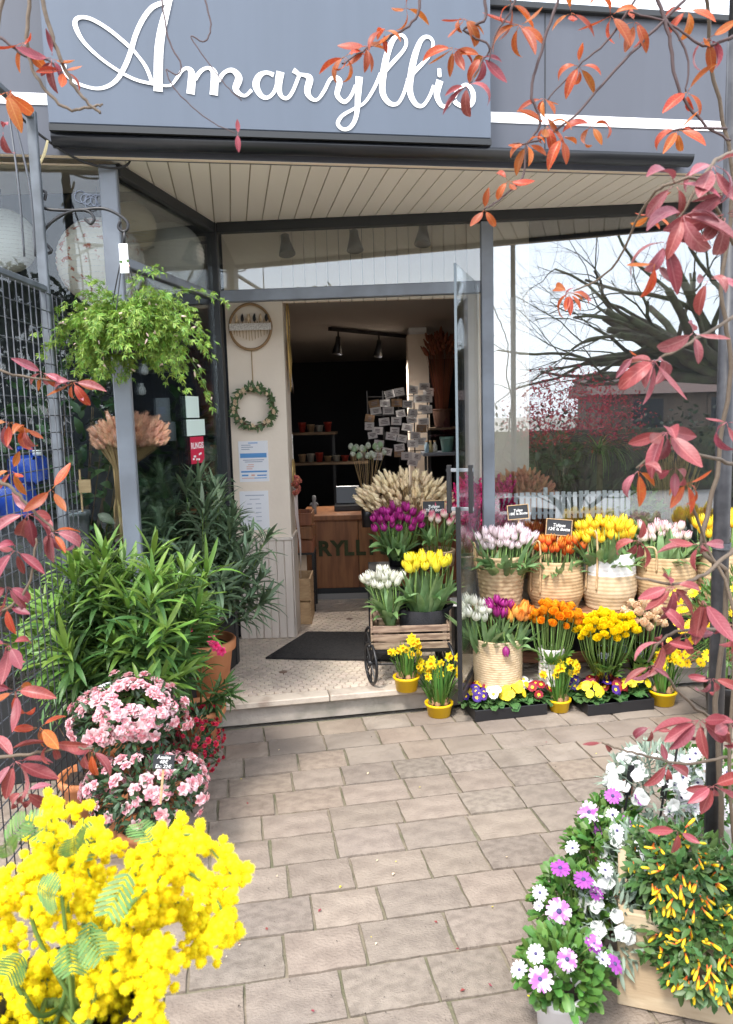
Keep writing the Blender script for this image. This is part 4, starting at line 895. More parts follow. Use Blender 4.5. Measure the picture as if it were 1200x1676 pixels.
for k in range(170):
    a = U(0, 6.283); el = U(-.1, 1.2); L = U(.08, .19) if k % 4 else U(.2, .28); d = V((math.cos(a) * math.cos(el), math.sin(a) * math.cos(el) * .8, math.sin(el))); L *= .5 if d.y < -.3 else 1.0
    p = jc + V((U(-.05, .05), U(-.05, .05), .0)); dr = U(.5, 1.5); pts = [p]
    for s_ in range(9):
        d = (d + V((0, 0, -dr * .28))).normalized(); p = p + d * L * (.17 if k % 3 else .2) * U(.8, 1.1); pts.append(p)
        for q_ in range(6): it.append((p_jl[0], frame((d + rdir() * 1.1 + V((0, 0, -.3))).normalized(), ZV + rdir() * .7, p + rdir() * .016, U(.45, .95))))
    st_.tube(pts, .0012, 4)
    if k % 5 == 0:
        for q_ in range(4): ib.append((p_jb[0], frameZ(d + rdir() * .6 + V((0, 0, .7)), pts[rnd.randrange(3, 9)] + rdir() * .02, U(.8, 1.4))))
st_.part('stems', m_stem, jas, True, 'stuff'); scatter(jas, 'leaf', it, 300); scatter(jas, 'bud', ib, 0, 'buds')
# plant tag and a sprig climbing above
tg = thing('plant_tag', 'white floral plant tag hanging above the jasmine', 'tag', P(203, 420, TD))
MB().cbox((-.017, -.001, -.055), (.017, .001, .055), .0008, 0, T(P(203, 423, TD - .02))).part('card', m_paper, tg)
for k in range(5): MB().disc(.006, 7, 0, T(P(203 + U(-10, 10), 423 + U(-18, 18), TD - .0225)) @ M.Rotation(1.5708, 4, 'X')).part('print', (m_pink, m_ol)[k % 2], tg)
# ---- paper lanterns inside the street window
m_lan = mat('rice_paper', (.80, .78, .72), .8, 0, trans=.3); m_lanc = mat('cream_rice_paper', (.72, .60, .40), .8, 0, trans=.3)
m_lanf = mat('floral_rice_paper', (.78, .70, .60), .8, 0, trans=.25, c2=(.45, .14, .08), ns=24, nd=3, thr=(.56, .62))
def lantern(label, px, py, r_px, d, m, sq=1.0):
    c_ = P(px, py, d); r = S(r_px, d); root = thing('paper_lantern', label, 'lantern', c_, 0, 'paper lanterns in the window'); n = 22; prof = []
    for i in range(n * 2 + 1): t = math.pi * (.06 + .88 * i / (2 * n)); prof.append((r * math.sin(t) * (1 + (.012 if i % 2 else -.012)), -r * sq * math.cos(t)))
    MB().lathe(prof, 32, 0, T(c_)).part('shade', m, root, True)
    b = MB()
    for i in range(0, 2 * n + 1, 2): rr, zz = prof[i]; b.tube([c_ + V((rr * 1.004 * math.cos(a), rr * 1.004 * math.sin(a), zz)) for a in np.linspace(0, 6.283, 33)], .0012, 4, 0, False)
    b.part('ribs', m_lace, root, True)
    MB().tube([c_ + V((0, 0, r * sq)), V((c_.x, c_.y, 2.7))], .002, 4).part('cord', m_wire, root)
lantern('large floral paper lantern with red blossoms behind the grey post', 166, 430, 67, 3.75, m_lanf)
lantern('small cream paper lantern above the large ones', 216, 372, 38, 4.1, m_lanc)
lantern('big plain white paper lantern right of the post', 280, 420, 52, 4.35, m_lan)
lantern('white paper lantern behind the trellis at the left edge', 8, 395, 48, 3.75, m_lan)
# ---- things behind the side window: bulbs, notices, plants
m_bulb = mat('white_bulb', (.7, .7, .68), .3, 0)
for k, (px, py) in enumerate(((237, 605), (233, 638))):
    c_ = P(px, py, 4.2); ro = thing('glass_bulb', ('upper', 'lower')[k] + ' white glass bulb hanging in the side window', 'bulb', c_)
    MB().lathe([(.001, -.03), (.016, -.024), (.021, -.008), (.017, .01), (.009, .022), (.009, .035), (.001, .036)], 12, 0, T(c_)).part('glass', m_bulb, ro, True)
    MB().tube([c_ + V((0, 0, .035)), V((c_.x, c_.y, 2.7))], .0015, 4).part('cord', m_wire, ro)
m_mint = mat('pale_mint_paper', (.62, .75, .70), .6, 0); m_red = mat('red_sticker', (.55, .015, .06), .5, 0)
def sidept(px, py): return Hit(px, py, LP, V((sd.y, -sd.x, 0)))
def sticker(name, label, x0, y0, x1, y1, m, text=None):
    a = XS.inverted() @ sidept(x0, y1); c_ = XS.inverted() @ sidept(x1, y0); mid = XS @ V(((a.x + c_.x) / 2, -.006, (a.z + c_.z) / 2)); ro = thing(name, label, 'sticker', mid)
    MB().box((min(a.x, c_.x), -.0062, a.z), (max(a.x, c_.x), -.0042, c_.z), 0, XS).part('sheet', m, ro)
    if text:
        me = textmesh(text, abs(c_.x - a.x) * .27, 0, .001); me.materials.append(m_white)
        obj('lettering', me, ro, wm(ro).inverted() @ XS @ T((a.x + c_.x) / 2, -.0068, a.z + (c_.z - a.z) * .66) @ M.Rotation(1.5708, 4, 'X'))
        for k in range(7): u_, v_ = U(.15, .85), U(.08, .4); MB().box((a.x + (c_.x - a.x) * u_ - .01, -.0068, a.z + (c_.z - a.z) * v_), (a.x + (c_.x - a.x) * u_ + .012, -.0064, a.z + (c_.z - a.z) * v_ + .01), 0, XS).part('print', m_white, ro)
sticker('window_sticker', 'upper pale mint sticker on the side window', 304, 649, 323, 684, m_mint)
sticker('window_sticker', 'lower pale mint sticker above the red one on the side window', 305, 686, 333, 714, m_mint)
sticker('window_sticker', 'red sticker reading RUNGIS in white on the side window', 312, 714, 331, 760, m_red, 'RUNGIS')
for k, (x0, y0, x1, y1) in enumerate(((257, 651, 277, 690), (262, 690, 287, 722))):
    a, c_ = P(x0, y1, 4.3), P(x1, y0, 4.3); ro = thing('printed_card', ('upper', 'lower')[k] + ' faded printed card seen inside the side window', 'card', ((a.x + c_.x) / 2, 4.3, a.z))
    MB().box((a.x, 4.3, a.z), (c_.x, 4.303, c_.z)).part('sheet', mat('faded_card', (.35, .38, .40), .7, 0), ro); MB().box((a.x + .02, 4.2975, a.z + .04), (c_.x - .02, 4.2995, c_.z - .05)).part('print', m_ink, ro)
    MB().tube([V(((a.x + c_.x) / 2, 4.302, c_.z)), V(((a.x + c_.x) / 2, 4.302, 2.7))], .001, 4).part('thread', m_wire, ro)
def leafmass(name, label, cat, base, c_, rx, ry, rz, n, leaves, m_st=None, nst=14, limit=120, up=.4, shell=.5, s=1.0, zlo=-.9):
    base, c_ = V(base), V(c_); root = thing(name, label, cat, base); b = MB(); it = []
    for k in range(nst): d = rdir(-.2, 1); e_ = c_ + V((d.x * rx, d.y * ry, d.z * rz)) * .75; b.tube(spline([base + V((U(-.02, .02), U(-.02, .02), 0)), base.lerp(e_, .5) + rdir() * .03, e_], 3), [.006] * 2 + [.004] * 2 + [.003] * 2 + [.002], 5)
    b.part('stems', m_st or m_bark, root, True)
    for k in range(n): d = rdir(zlo, 1); r = U(shell, 1) ** .6; p = c_ + V((d.x * rx, d.y * ry, d.z * rz)) * r; it.append((rnd.choice(leaves), frame(d + ZV * up + rdir() * .7, d + rdir() * .5 + ZV, p, s * U(.7, 1.25))))
    scatter(root, 'leaf', it, limit); return root
m_in = mat('indoor_leaf', (.035, .085, .03), .45, .35, .03); p_in = [proto('leaf', lambda b, be=be: b.add(*blade(.09, .045, 4, 1, None, be, .2)), m_in) for be in (-.4, -1)]
leafmass('indoor_plant', 'dark leafy plant behind the wire mesh inside the window', 'plant', (-1.55, 3.9, .44), (-1.5, 3.95, 1.35), .35, .3, .65, 420, p_in, limit=40)
leafmass('indoor_plant', 'dark leafy plant behind the side window glass', 'plant', (-1.05, 4.55, .44), (-1.05, 4.6, 1.2), .22, .25, .55, 300, p_in, limit=40)
SP('display_bench', m_framed, lambda b: b.box((-3, 3.62, ZF), (-.98, 4.9, .43)))
m_blue = mat('blue_plastic', (.012, .06, .40), .35, .05)
for k, (px, py, wpx, hpx) in enumerate(((22, 820, 62, 55), (40, 770, 50, 48))):
    c_ = P(px, py, 3.55); ro = thing('blue_canister', ('lower', 'upper')[k] + ' blue plastic canister behind the wire mesh', 'canister', c_); wd, hh = S(wpx, 3.55) / 2, S(hpx, 3.55) / 2; c_.y += .04 * k
    MB().cbox((-wd, -.07, -hh), (wd, .07, hh), .018, 0, T(c_)).part('body', m_blue, ro, True)
    MB().tube([c_ + V((-wd * .6, 0, hh)), c_ + V((-wd * .5, 0, hh + .035)), c_ + V((wd * .3, 0, hh + .035)), c_ + V((wd * .4, 0, hh))], .01, 6).part('handle', m_blue, ro, True)
    MB().lathe([(.001, 0), (.022, 0), (.022, .025), (.001, .026)], 12, 0, T(c_ + V((wd * .7, 0, hh - .002)))).part('cap', m_white, ro, True)
bs = thing('canister_shelf', 'dark stand under the blue canisters behind the mesh', 'stand', (P(22, 850, 3.55).x, 3.57, 0)); zc = P(22, 848, 3.55).z
MB().box((P(22, 850, 3.55).x - .15, 3.44, zc - .03), (P(22, 850, 3.55).x + .2, 3.7, zc - .002)).part('top', m_framed, bs)
for a in (-.13, .18): MB().box((P(22, 850, 3.55).x + a - .012, 3.5, 0), (P(22, 850, 3.55).x + a + .012, 3.62, zc - .031)).part('leg', m_framed, bs)
m_zinc = mat('zinc', (.33, .36, .39), .4, .05, metal=.7, c2=(.22, .24, .26), ns=14)
bp = P(127, 868, 3.5); bu = thing('zinc_bucket', 'small grey zinc bucket with a wooden slate tag behind the oleanders', 'bucket', (bp.x, 3.5, bp.z - .02))
pot(bu, (bp.x, 3.5, bp.z - .02), .05, .06, .11, m_zinc, .003)
MB().cbox((-.004, -.003, 0), (.004, .003, .22), .001, 0, T(bp.x + .03, 3.5, bp.z + .06)).part('tag_stake', m_pale, bu); MB().cbox((-.028, -.003, 0), (.028, .003, .06), .001, 0, T(P(139, 795, 3.49).x, 3.49, P(139, 806, 3.5).z)).part('tag', m_pale, bu)
bq = thing('bucket_stand', 'dark block under the zinc bucket', 'stand', (bp.x, 3.5, 0)); MB().cbox((-.1, -.08, 0), (.1, .08, bp.z - .022), .006, 0, T(bp.x, 3.5, 0)).part('block', m_framed, bq); MB().cbox((-.105, -.085, bp.z * .5), (.105, .085, bp.z * .5 + .03), .004, 0, T(bp.x, 3.5, 0)).part('band', m_shelf, bq)
# peach dried grass tied to the post
gp_ = P(200, 870, 3.72); gb = grassbunch('peach_dried_grass', 'tall bunch of peach coloured dried grass standing behind the grey post', (gp_.x, 3.72, gp_.z), P(212, 722, 3.72), S(56, 3.72), .11, S(34, 3.72), 360, [proto('grass_head', lambda b, L=L: tail(b, L, .010), mat('pale_peach_grass', (.86, .50, .34), .85, .18, .012, trans=.15)) for L in (.055, .04)], m_straw, .03, lean=1.0, neck=P(200, 768, 3.72))
b = MB()
for k in range(60): a = U(0, 6.283); r = U(.3, 1) * .05; b.tube([V((gp_.x + r * math.cos(a) * .8, 3.72 + r * math.sin(a) * .8, gp_.z - U(.05, .25))), V((gp_.x + r * .7 * math.cos(a), 3.72 + r * .7 * math.sin(a), gp_.z + .12)), P(200 + U(-16, 16), 755, 3.72)], .003, 4)
b.part('straw_sheaf', m_straw, gb, True)
vb = thing('tall_vase', 'dark tall vase holding the peach dried grass', 'vase', (gp_.x, 3.72, .431)); MB().lathe([(.001, .431), (.07, .431), (.06, .5), (.065, gp_.z - .1), (.075, gp_.z - .06), (.065, gp_.z - .06), (.05, .5)], 18, 0, T(gp_.x, 3.72, 0)).part('body', m_framed, vb, True); MB().tube([V((gp_.x + .072 * math.cos(a), 3.72 + .072 * math.sin(a), gp_.z - .06)) for a in np.linspace(0, 6.283, 20)], .006, 6).part('rim', m_framed, vb, True)
# ---- oleanders in clay pots
def oleander(label, c, r0, r1, h, tips, lp, tp, tipf=.35, ls=1.0, m=None, whorls=11, pm=None):
    c = V(c); root = thing('oleander', label, 'potted shrub', c); pot(root, c, r0, r1, h, pm or m_terra, .014); b = MB(); it = []
    base = c + V((0, 0, h * .9))
    for e_ in tips:
        e_ = V(e_); d0 = (e_ - base); mid = base.lerp(e_, .5) + V((d0.x * .12, d0.y * .12, .03)); pts = spline([base + V((U(-.06, .06), U(-.06, .06), 0)), mid, e_], 7); b.tube(pts, [.006 - .0042 * i / 14 for i in range(15)], 5)
        L = [pts[i] for i in range(15)]
        for k in range(whorls):
            t = .42 + .58 * (k + U(-.2, .2)) / (whorls - 1); f_ = min(13.99, max(0, t * 14)); i = int(f_); p = L[i].lerp(L[i + 1], f_ - i); ax = (L[i + 1] - L[i]).normalized(); a0 = U(0, 6.28); o = ax.orthogonal().normalized(); o2 = ax.cross(o)
            last = k >= whorls - 3
            for j in range(4 if last else 3):
                a = a0 + j * 2.094; d = (o * math.cos(a) + o2 * math.sin(a)); sp = U(.35, .8) if last else U(.8, 1.5)
                it.append((rnd.choice(tp if (last and U(0, 1) < tipf * 2) or U(0, 1) < tipf * .3 else lp), frame(ax + d * sp + V((0, 0, .0 if last else -.12)), ax * 1.0 - d * .5 + ZV * .4, p, ls * U(.75, 1.15) * (.8 if k == whorls - 1 else 1))))
    b.part('stems', m_stem, root, True); scatter(root, 'leaf', it, 300, 'foliage'); return root
def tips(n, cx_, cy_, wx, wy, d, dr):
    out = []
    for k in range(n):
        a = U(0, 6.283); r = math.sqrt(U(0.02, 1)); x, y = cx_ + wx * r * math.cos(a), cy_ + wy * r * math.sin(a); out.append(P(x, y, d + U(-dr, dr)))
    return out
oleander('tall dusky green oleander in a clay pot on the step left of the door', (P(335, 1100, 4.0).x, 4.0, ZF), .12, .165, .30, tips(52, 302, 890, 112, 105, 3.85, .22) + [P(x, y, 3.9) for x, y in ((262, 772), (325, 785), (352, 800), (436, 880), (425, 950), (430, 985), (240, 785), (375, 850))], p_old, p_old, ls=1.2, whorls=13)
olr = [o for o in bpy.data.objects if o.name.startswith('oleander')][0]
scatter(olr, 'blossom', [(proto('blossom', lambda b: azal(b, .026), mat('pink_oleander_petal', (.70, .03, .16), .5, .1, trans=.2)), frameZ(V((.2, -1, .4)), P(x, y, 3.55))) for x, y in ((347, 1048), (353, 1058), (362, 1066), (318, 1028), (310, 1034))])
fpx = P(205, 1250, 3.15)
oleander('large bright green oleander in front of the grey post', (fpx.x - .02, 3.2, 0), .13, .17, .28, tips(72, 185, 1035, 145, 112, 3.05, .25) + [P(x, y, 3.0) for x, y in ((75, 985), (60, 1060), (130, 925), (170, 905), (250, 905), (300, 940), (340, 935), (325, 1000), (90, 1130), (290, 1090))], p_ol, p_olb, .5, 1.22, whorls=13)
oleander('small oleander in a low clay pot hanging over the step edge', (P(352, 1140, 3.72).x - .06, 3.62, 0), .09, .12, .2, [P(x, y, 3.55) for x, y in ((330, 1085), (300, 1100), (365, 1120), (280, 1120), (350, 1150), (375, 1135))], p_ol, p_ol, .1, .85, whorls=6)
# ---- azaleas
def azalea(label, c, trunk, crown, rx, ry, rz, nl, nb, blooms, topf=.15, leafp=None, pm=m_terra, r0=.07, r1=.09, h=.14, bs_=1.0, extra=None, zlo=-.8):
    c, crown = V(c), V(crown); root = thing('azalea', label, 'potted shrub', c); pot(root, c, r0, r1, h, pm, .008); b = MB()
    b.tube(spline([c + V((0, 0, h * .85)), c.lerp(crown, .5) + V((.01, 0, 0)), crown - V((0, 0, rz * .5))], 4), [trunk] * 8 + [trunk * .8], 8)
    for k in range(22): d = rdir(-.3, 1); b.tube([crown - V((0, 0, rz * .5)), crown + V((d.x * rx, d.y * ry, d.z * rz)) * .9], [trunk * .4, .001], 5)
    b.part('trunk', m_bark, root, True); it = []; ib = []
    for k in range(nl): d = rdir(zlo, 1); r = U(.55, 1) ** .5; it.append((rnd.choice(leafp or p_azleaf), frame(d + rdir() * .9, d + ZV * .6, crown + V((d.x * rx, d.y * ry, d.z * rz)) * r, U(.8, 1.3))))
    pts = []; t_ = 0
    while len(pts) < nb and t_ < 4000:
        t_ += 1; d = rdir(topf, 1)
        if noise.noise(d * 3.3 + crown * 7) < -.16 and bs_ > 1.25: continue
        if all((d - o).length > 1.6 / math.sqrt(nb) * (1 - t_ / 5000) for o in pts): pts.append(d)
    for d in pts:
        nn = V((d.x / rx, d.y / ry, d.z / rz)).normalized(); ib.append((rnd.choice(blooms), frameZ(nn + rdir() * .25, crown + V((d.x * rx, d.y * ry, d.z * rz)) * (U(.95, 1.08) + .36 * noise.noise(d * 2.1 + crown * 5)), bs_ * U(.85, 1.2))))
    scatter(root, 'leaf', it, 0, 'foliage'); scatter(root, 'blossom', ib, 300); return root
AD = 2.75
g0 = P(212, 1400, AD); g0.z = 0
azalea('pink azalea standard with a round crown of pale pink double blooms', (g0.x, AD + .03, 0), .011, P(210, 1172, AD), S(88, AD), .17, S(56, AD), 900, 150, p_az, -.2, bs_=1.35)
g1 = P(240, 1400, AD - .12)
azalea('low pink azalea with scattered blooms below the standard azalea', (g1.x, AD - .12, 0), .01, P(238, 1292, AD - .12), S(92, AD), .16, S(58, AD), 1000, 78, p_az, -.45, bs_=1.3)
g2 = P(300, 1330, 3.05)
azalea('small crimson azalea with tiny red flowers beside the pink ones', (g2.x, 3.05, 0), .009, P(300, 1215, 3.05), S(62, 3.05), .13, S(62, 3.05), 420, 130, p_azr, -.6, bs_=1.2)
g3 = P(352, 1070, 3.68)
for k, (px, py) in enumerate(((348, 1060), (365, 1030))): pass
cy_ = thing('clay_pot', 'empty looking clay pot standing on the paving behind the pink azalea', 'pot', (P(150, 1345, 2.98).x, 2.98, 0)); pot(cy_, (P(150, 1345, 2.98).x, 2.98, 0), S(40, 2.98), S(46, 2.98), P(150, 1265, 2.98).z, m_terra, .012)
b = MB(); 
for k in range(9): b.tube([V((P(150, 1300, 2.98).x + U(-.03, .03), 2.98, .18)), V((P(150, 1300, 2.98).x + U(-.14, .14), 2.98 + U(-.1, .1), U(.3, .5)))], [.005, .002], 5)
b.part('twigs', m_bark, cy_, True)
board('price_board', 'small black slate with azalea prices chalked on it', P(268, 1247, AD - .27), S(36, AD - .27), S(25, AD - .27), 'Azalée\n48€\nEx: 22€', S(8.6, AD - .27), .1, -.15, .12, None, False, .12)
tgw = thing('plant_label', 'folded pale paper label stuck in the bright green oleander', 'label', P(165, 1125, 2.85)); MB().add(*blade(.075, .05, 3, 1, lambda v: 1, -.4), 0, frame(V((.8, -.3, .5)), V((0, -.5, 1)), P(155, 1132, 2.85))).part('sheet', m_paper, tgw); MB().tube([P(160, 1130, 2.86), P(160, 1170, 2.9)], .002, 4).part('stick', m_black, tgw)
# ---- mimosa in front
m_mim = mat('mimosa_puff', (1.0, .84, .004), .8, .16, .012, trans=.12); m_mimleaf = mat('mimosa_leaf', (.13, .24, .07), .6, .2, .02, trans=.25)
def puff(b):
    import bmesh as _b
    bm = _b.new(); _b.ops.create_icosphere(bm, subdivisions=1, radius=1); vs = [v_.co * U(.80, 1.0) for v_ in bm.verts]; fs = [tuple(v_.index for v_ in f_.verts) for f_ in bm.faces]; bm.free(); b.add(vs, fs)
    for k in range(190): d = rdir(); o = (M.Rotation(U(0, 6), 3, d) @ d.orthogonal().normalized()) * .06; b.add([d * .7 - o, d * .7 + o, d * U(1.0, 1.3)], [(0, 1, 2)])
p_puff = [proto('puff', puff, m_mim) for k in range(3)]
def frond(b):
    b.tube([(0, 0, 0), (0, .07, .006), (0, .14, 0)], .0012, 4)
    for i in range(8):
        y_ = .02 + .0145 * i; l = .05 * math.sin(math.pi * (.2 + .7 * i / 8)) + .008
        for s_ in (-1, 1): b.add(*blade(l, .0105, 3, 1, lambda v: .5 + .5 * math.sin(3 * v), -.25, .15), 0, T(0, y_, .004) @ M.Rotation(-s_ * 1.0, 4, 'Z'))
p_fr = [proto('frond', frond, m_mimleaf)]
MD = 1.22; mb0 = P(120, 1900, MD); mim = thing('mimosa', 'big spray of bright yellow mimosa at the lower left', 'flowers', (mb0.x, MD, .56))
sprays = [((120, 1640), (60, 1500), (95, 1420), (180, 1385)), ((150, 1640), (190, 1480), (270, 1385), (330, 1365), (398, 1432)), ((150, 1650), (200, 1500), (290, 1420), (350, 1470), (365, 1530)), ((150, 1660), (210, 1540), (280, 1480), (320, 1510), (332, 1560)),
          ((140, 1680), (180, 1580), (235, 1540), (270, 1580), (260, 1615)), ((140, 1690), (170, 1600), (210, 1590), (235, 1640), (240, 1680)), ((60, 1660), (20, 1560), (10, 1470), (60, 1420)), ((80, 1690), (30, 1620), (0, 1560), (-40, 1540)), ((100, 1690), (60, 1640), (30, 1640), (0, 1690)), ((110, 1690), (90, 1620), (70, 1600), (40, 1660)),
          ((120, 1660), (110, 1480), (80, 1400), (85, 1335)), ((140, 1650), (160, 1470), (140, 1400), (150, 1345)), ((120, 1690), (130, 1600), (150, 1560), (185, 1620), (190, 1660)), ((100, 1650), (150, 1500), (210, 1450), (240, 1500), (262, 1470)), ((60, 1690), (90, 1660), (110, 1670), (120, 1690)), ((160, 1640), (215, 1460), (250, 1400), (290, 1400), (310, 1440))]
sprays = [tuple((x + (U(-14, 14) if j else 0), y + (U(-10, 10) if j else 0)) for j, (x, y) in enumerate(s_)) for s_ in sprays for q in range(2)]
b = MB(); it = []; ir = []
for s_ in sprays:
    d_ = MD + U(-.13, .13); pts = spline([V((mb0.x + U(-.03, .03), MD, .6))] + [P(x, y, d_ + U(-.03, .03)) for x, y in s_], 6); b.tube(pts, [.004 * (1 - i / len(pts)) + .0012 for i in range(len(pts))], 5)
    for i in range(9, len(pts)):
        p = pts[i]
        for k in range(5): it.append((rnd.choice(p_puff), M.Translation(p + rdir() * U(.004, .034)) @ M.Rotation(U(0, 6), 4, rdir()) @ M.Scale(U(.0068, .0098), 4)))
for px, py, dx_, dy_ in ((120, 1400, 0, -60), (95, 1375, -30, -20), (150, 1500, -10, 60), (140, 1520, 30, 50), (60, 1450, 40, 20), (20, 1400, -30, -40), (5, 1380, 20, -20), (215, 1420, -20, 40), (250, 1385, -20, -30), (130, 1420, 20, -50), (40, 1560, -30, 40), (110, 1540, 10, 60)):
    p = P(px, py, MD - .13); p2 = P(px + dx_, py + dy_, MD - .13 + U(-.08, .05)); ir.append((p_fr[0], frame(p2 - p, CAM - p + rdir() * .4, p, U(.38, .62))))
b.part('stems', m_stem, mim, True); scatter(mim, 'puff', it, 300, 'puffs'); scatter(mim, 'frond', ir)
fb_ = thing('florist_bucket', 'tall black florist bucket under the mimosa', 'bucket', (mb0.x, MD, 0)); MB().lathe([(.001, 0), (.11, 0), (.14, .57), (.15, .58), (.15, .6), (.135, .6), (.105, .02)], 26, 0, T(mb0.x, MD, 0)).part('body', m_black, fb_, True)
for s_ in (-1, 1): MB().tube([V((mb0.x + s_ * .145, MD - .03, .55)), V((mb0.x + s_ * .175, MD, .53)), V((mb0.x + s_ * .145, MD + .03, .55))], .006, 6).part('handle', m_black, fb_, True)
# ================================================================== DOORWAY AND RIGHT OF IT
# ---- iron wagon with crate
WD = 4.02; wx0, wx1 = P(606, 1040, WD).x, P(738, 1040, WD).x; cz0, cz1 = P(670, 1062, WD).z, P(670, 1024, WD).z
wag = thing('flower_wagon', 'black iron flower cart with spoked wheels in the doorway', 'cart', ((wx0 + wx1) / 2, WD + .2, ZF))
def wheel(c_, R, ax=V((1, 0, 0))):
    c_ = V(c_); X = frameZ(ax, c_, 1, 0); w_ = MB().tube([X @ V((R * math.cos(a), R * math.sin(a), 0)) for a in np.linspace(0, 6.283, 29)], .009, 6, 0, False).part('wheel', m_black, wag, True)
    for k in range(8): a = k * math.pi / 4; MB().tube([c_, X @ V((R * math.cos(a), R * math.sin(a), 0))], .004, 5).part('spoke', m_black, w_)
    MB().tube([X @ V((0, 0, -.02)), X @ V((0, 0, .02))], .018, 10).part('hub', m_black, w_, True)
wr_ = (cz0 - ZF) * .54
for yy in (WD + .04, WD + .34):
    for xx in (wx0 - .0, wx1 - .02): wheel((xx, yy, ZF + wr_ + .009), wr_, V((1, .28, 0)))
for yy in (WD + .04, WD + .34): MB().tube([(wx0, yy, ZF + wr_), (wx1 - .02, yy, ZF + wr_)], .006, 6).part('axle', m_black, wag)
b = MB(); b.box((wx0 + .01, WD, cz0 - .02), (wx1 - .01, WD + .38, cz0 - .006)); b.part('bed', m_black, wag)
for xx in (wx0 + .01, wx1 - .02):
    for yy in (WD + .03, WD + .34): MB().tube([(xx, yy, ZF + wr_), (xx, yy, cz0 - .02)], .005, 5).part('strut', m_black, wag)
uz = P(690, 930, WD + .4).z
for xx in (wx0 + .03, wx1 - .03):
    for yy in (WD + .40, WD + .62): MB().tube([(xx, yy, ZF), (xx, yy, uz)], .008, 6).part('rack_leg', m_black, wag)
MB().cbox((wx0, WD + .39, uz - .012), (wx1, WD + .64, uz), .003).part('rack_shelf', m_black, wag)
for xx in (wx0, wx1): MB().tube([(xx, WD + .38, cz0 - .013), (xx, WD + .4, uz - .1)], .006, 5).part('rack_brace', m_black, wag)
m_oldw = mat('weathered_wood', (.36, .26, .18), .8, .12, .01, c2=(.19, .125, .085), ns=5, nd=8, stretch=(2, 14, 14), bump=.25, bs=40)
crate('wooden_crate', 'weathered brown wooden crate on the black iron cart', ((wx0 + wx1) / 2, WD + .17, cz0 - .004), wx1 - wx0 - .03, .31, cz1 - cz0, m_oldw, 3)
zb = cz0 + .02
m_felt = mat('black_felt', (.013, .013, .016), .95, 0, bump=.4, bs=150)
def lathe_part(name, prof, c_, m, root, n=28, disp=None, mi=0): return MB().lathe(prof, n, mi, T(V(c_)), disp).part(name, m, root, True)
fc = P(694, 1020, WD + .17); fbk = thing('felt_basket', 'low black felt basket of yellow tulips on the wooden crate', 'basket', (fc.x, WD + .17, zb)); fr_ = S(42, WD + .17); fh = P(694, 992, WD + .17).z
lathe_part('body', [(.001, 0), (fr_ * .92, 0), (fr_ * .97, (fh - zb) * .5), (fr_, fh - zb), (fr_ - .008, fh - zb), (fr_ * .88, .02), (.001, .02)], (fc.x, WD + .17, zb), m_felt, fbk, 28, lambda i, k, z: .004 * math.sin(k * 2.3 + i))
for s_ in (-1, 1): MB().tube([V((fc.x + s_ * fr_ * .9, WD + .12, fh - .02)), V((fc.x + s_ * fr_ * 1.12, WD + .14, fh + .012)), V((fc.x + s_ * fr_ * .9, WD + .22, fh - .02))], .008, 6).part('handle', m_felt, fbk, True)
fc2 = P(694, 980, WD + .17)
bunch('tulip_bunch', 'yellow tulips with broad leaves in the black felt basket', 'tulips', (fc.x, WD + .17, zb + .025), P(700, 926, WD + .17), S(40, WD), .09, S(15, WD), 22, tul['y'], 44, .08, leaf_s=1.15, hs=1.15, lmin=.35)
bunch('tulip_bunch', 'white tulip bunch leaning left out of the wooden crate', 'tulips', P(640, 1028, WD + .12), P(626, 950, WD + .12), S(30, WD), .07, S(16, WD), 22, tul['w'], 30, .02, leaf_s=1.0)
bkt = P(650, 925, WD + .5); bb = thing('flower_bucket', 'black bucket of purple tulips on the upper rack of the cart', 'bucket', (bkt.x, WD + .5, uz)); lathe_part('body', [(.001, 0), (.045, 0), (.055, .1), (.06, .11), (.052, .11), (.04, .01)], (bkt.x, WD + .5, uz), m_black, bb); lathe_part('rim', [(.058, .105), (.064, .108), (.064, .116), (.058, .116)], (bkt.x, WD + .5, uz), m_black, bb)
bunch('tulip_bunch', 'dark purple tulip bunch on the upper rack in the doorway', 'tulips', (bkt.x, WD + .5, uz + .012), P(650, 855, WD + .4), S(42, WD + .4), .09, S(24, WD + .4), 42, tul['p'], 50, .03, leaf_s=1.05)
m_wk = mat('straw_wicker', (.52, .37, .215), .8, .05, .008, c2=(.36, .235, .125), ns=26, nd=5, thr=(.42, .66)); m_wk2 = mat('golden_wicker', (.50, .34, .185), .8, .05, c2=(.34, .21, .10), ns=20, thr=(.45, .7)); m_wk3 = mat('pale_jute', (.58, .44, .28), .85, .04, c2=(.45, .325, .19), ns=22, thr=(.45, .7)); m_wkw = mat('white_jute', (.78, .75, .72), .8, .04)
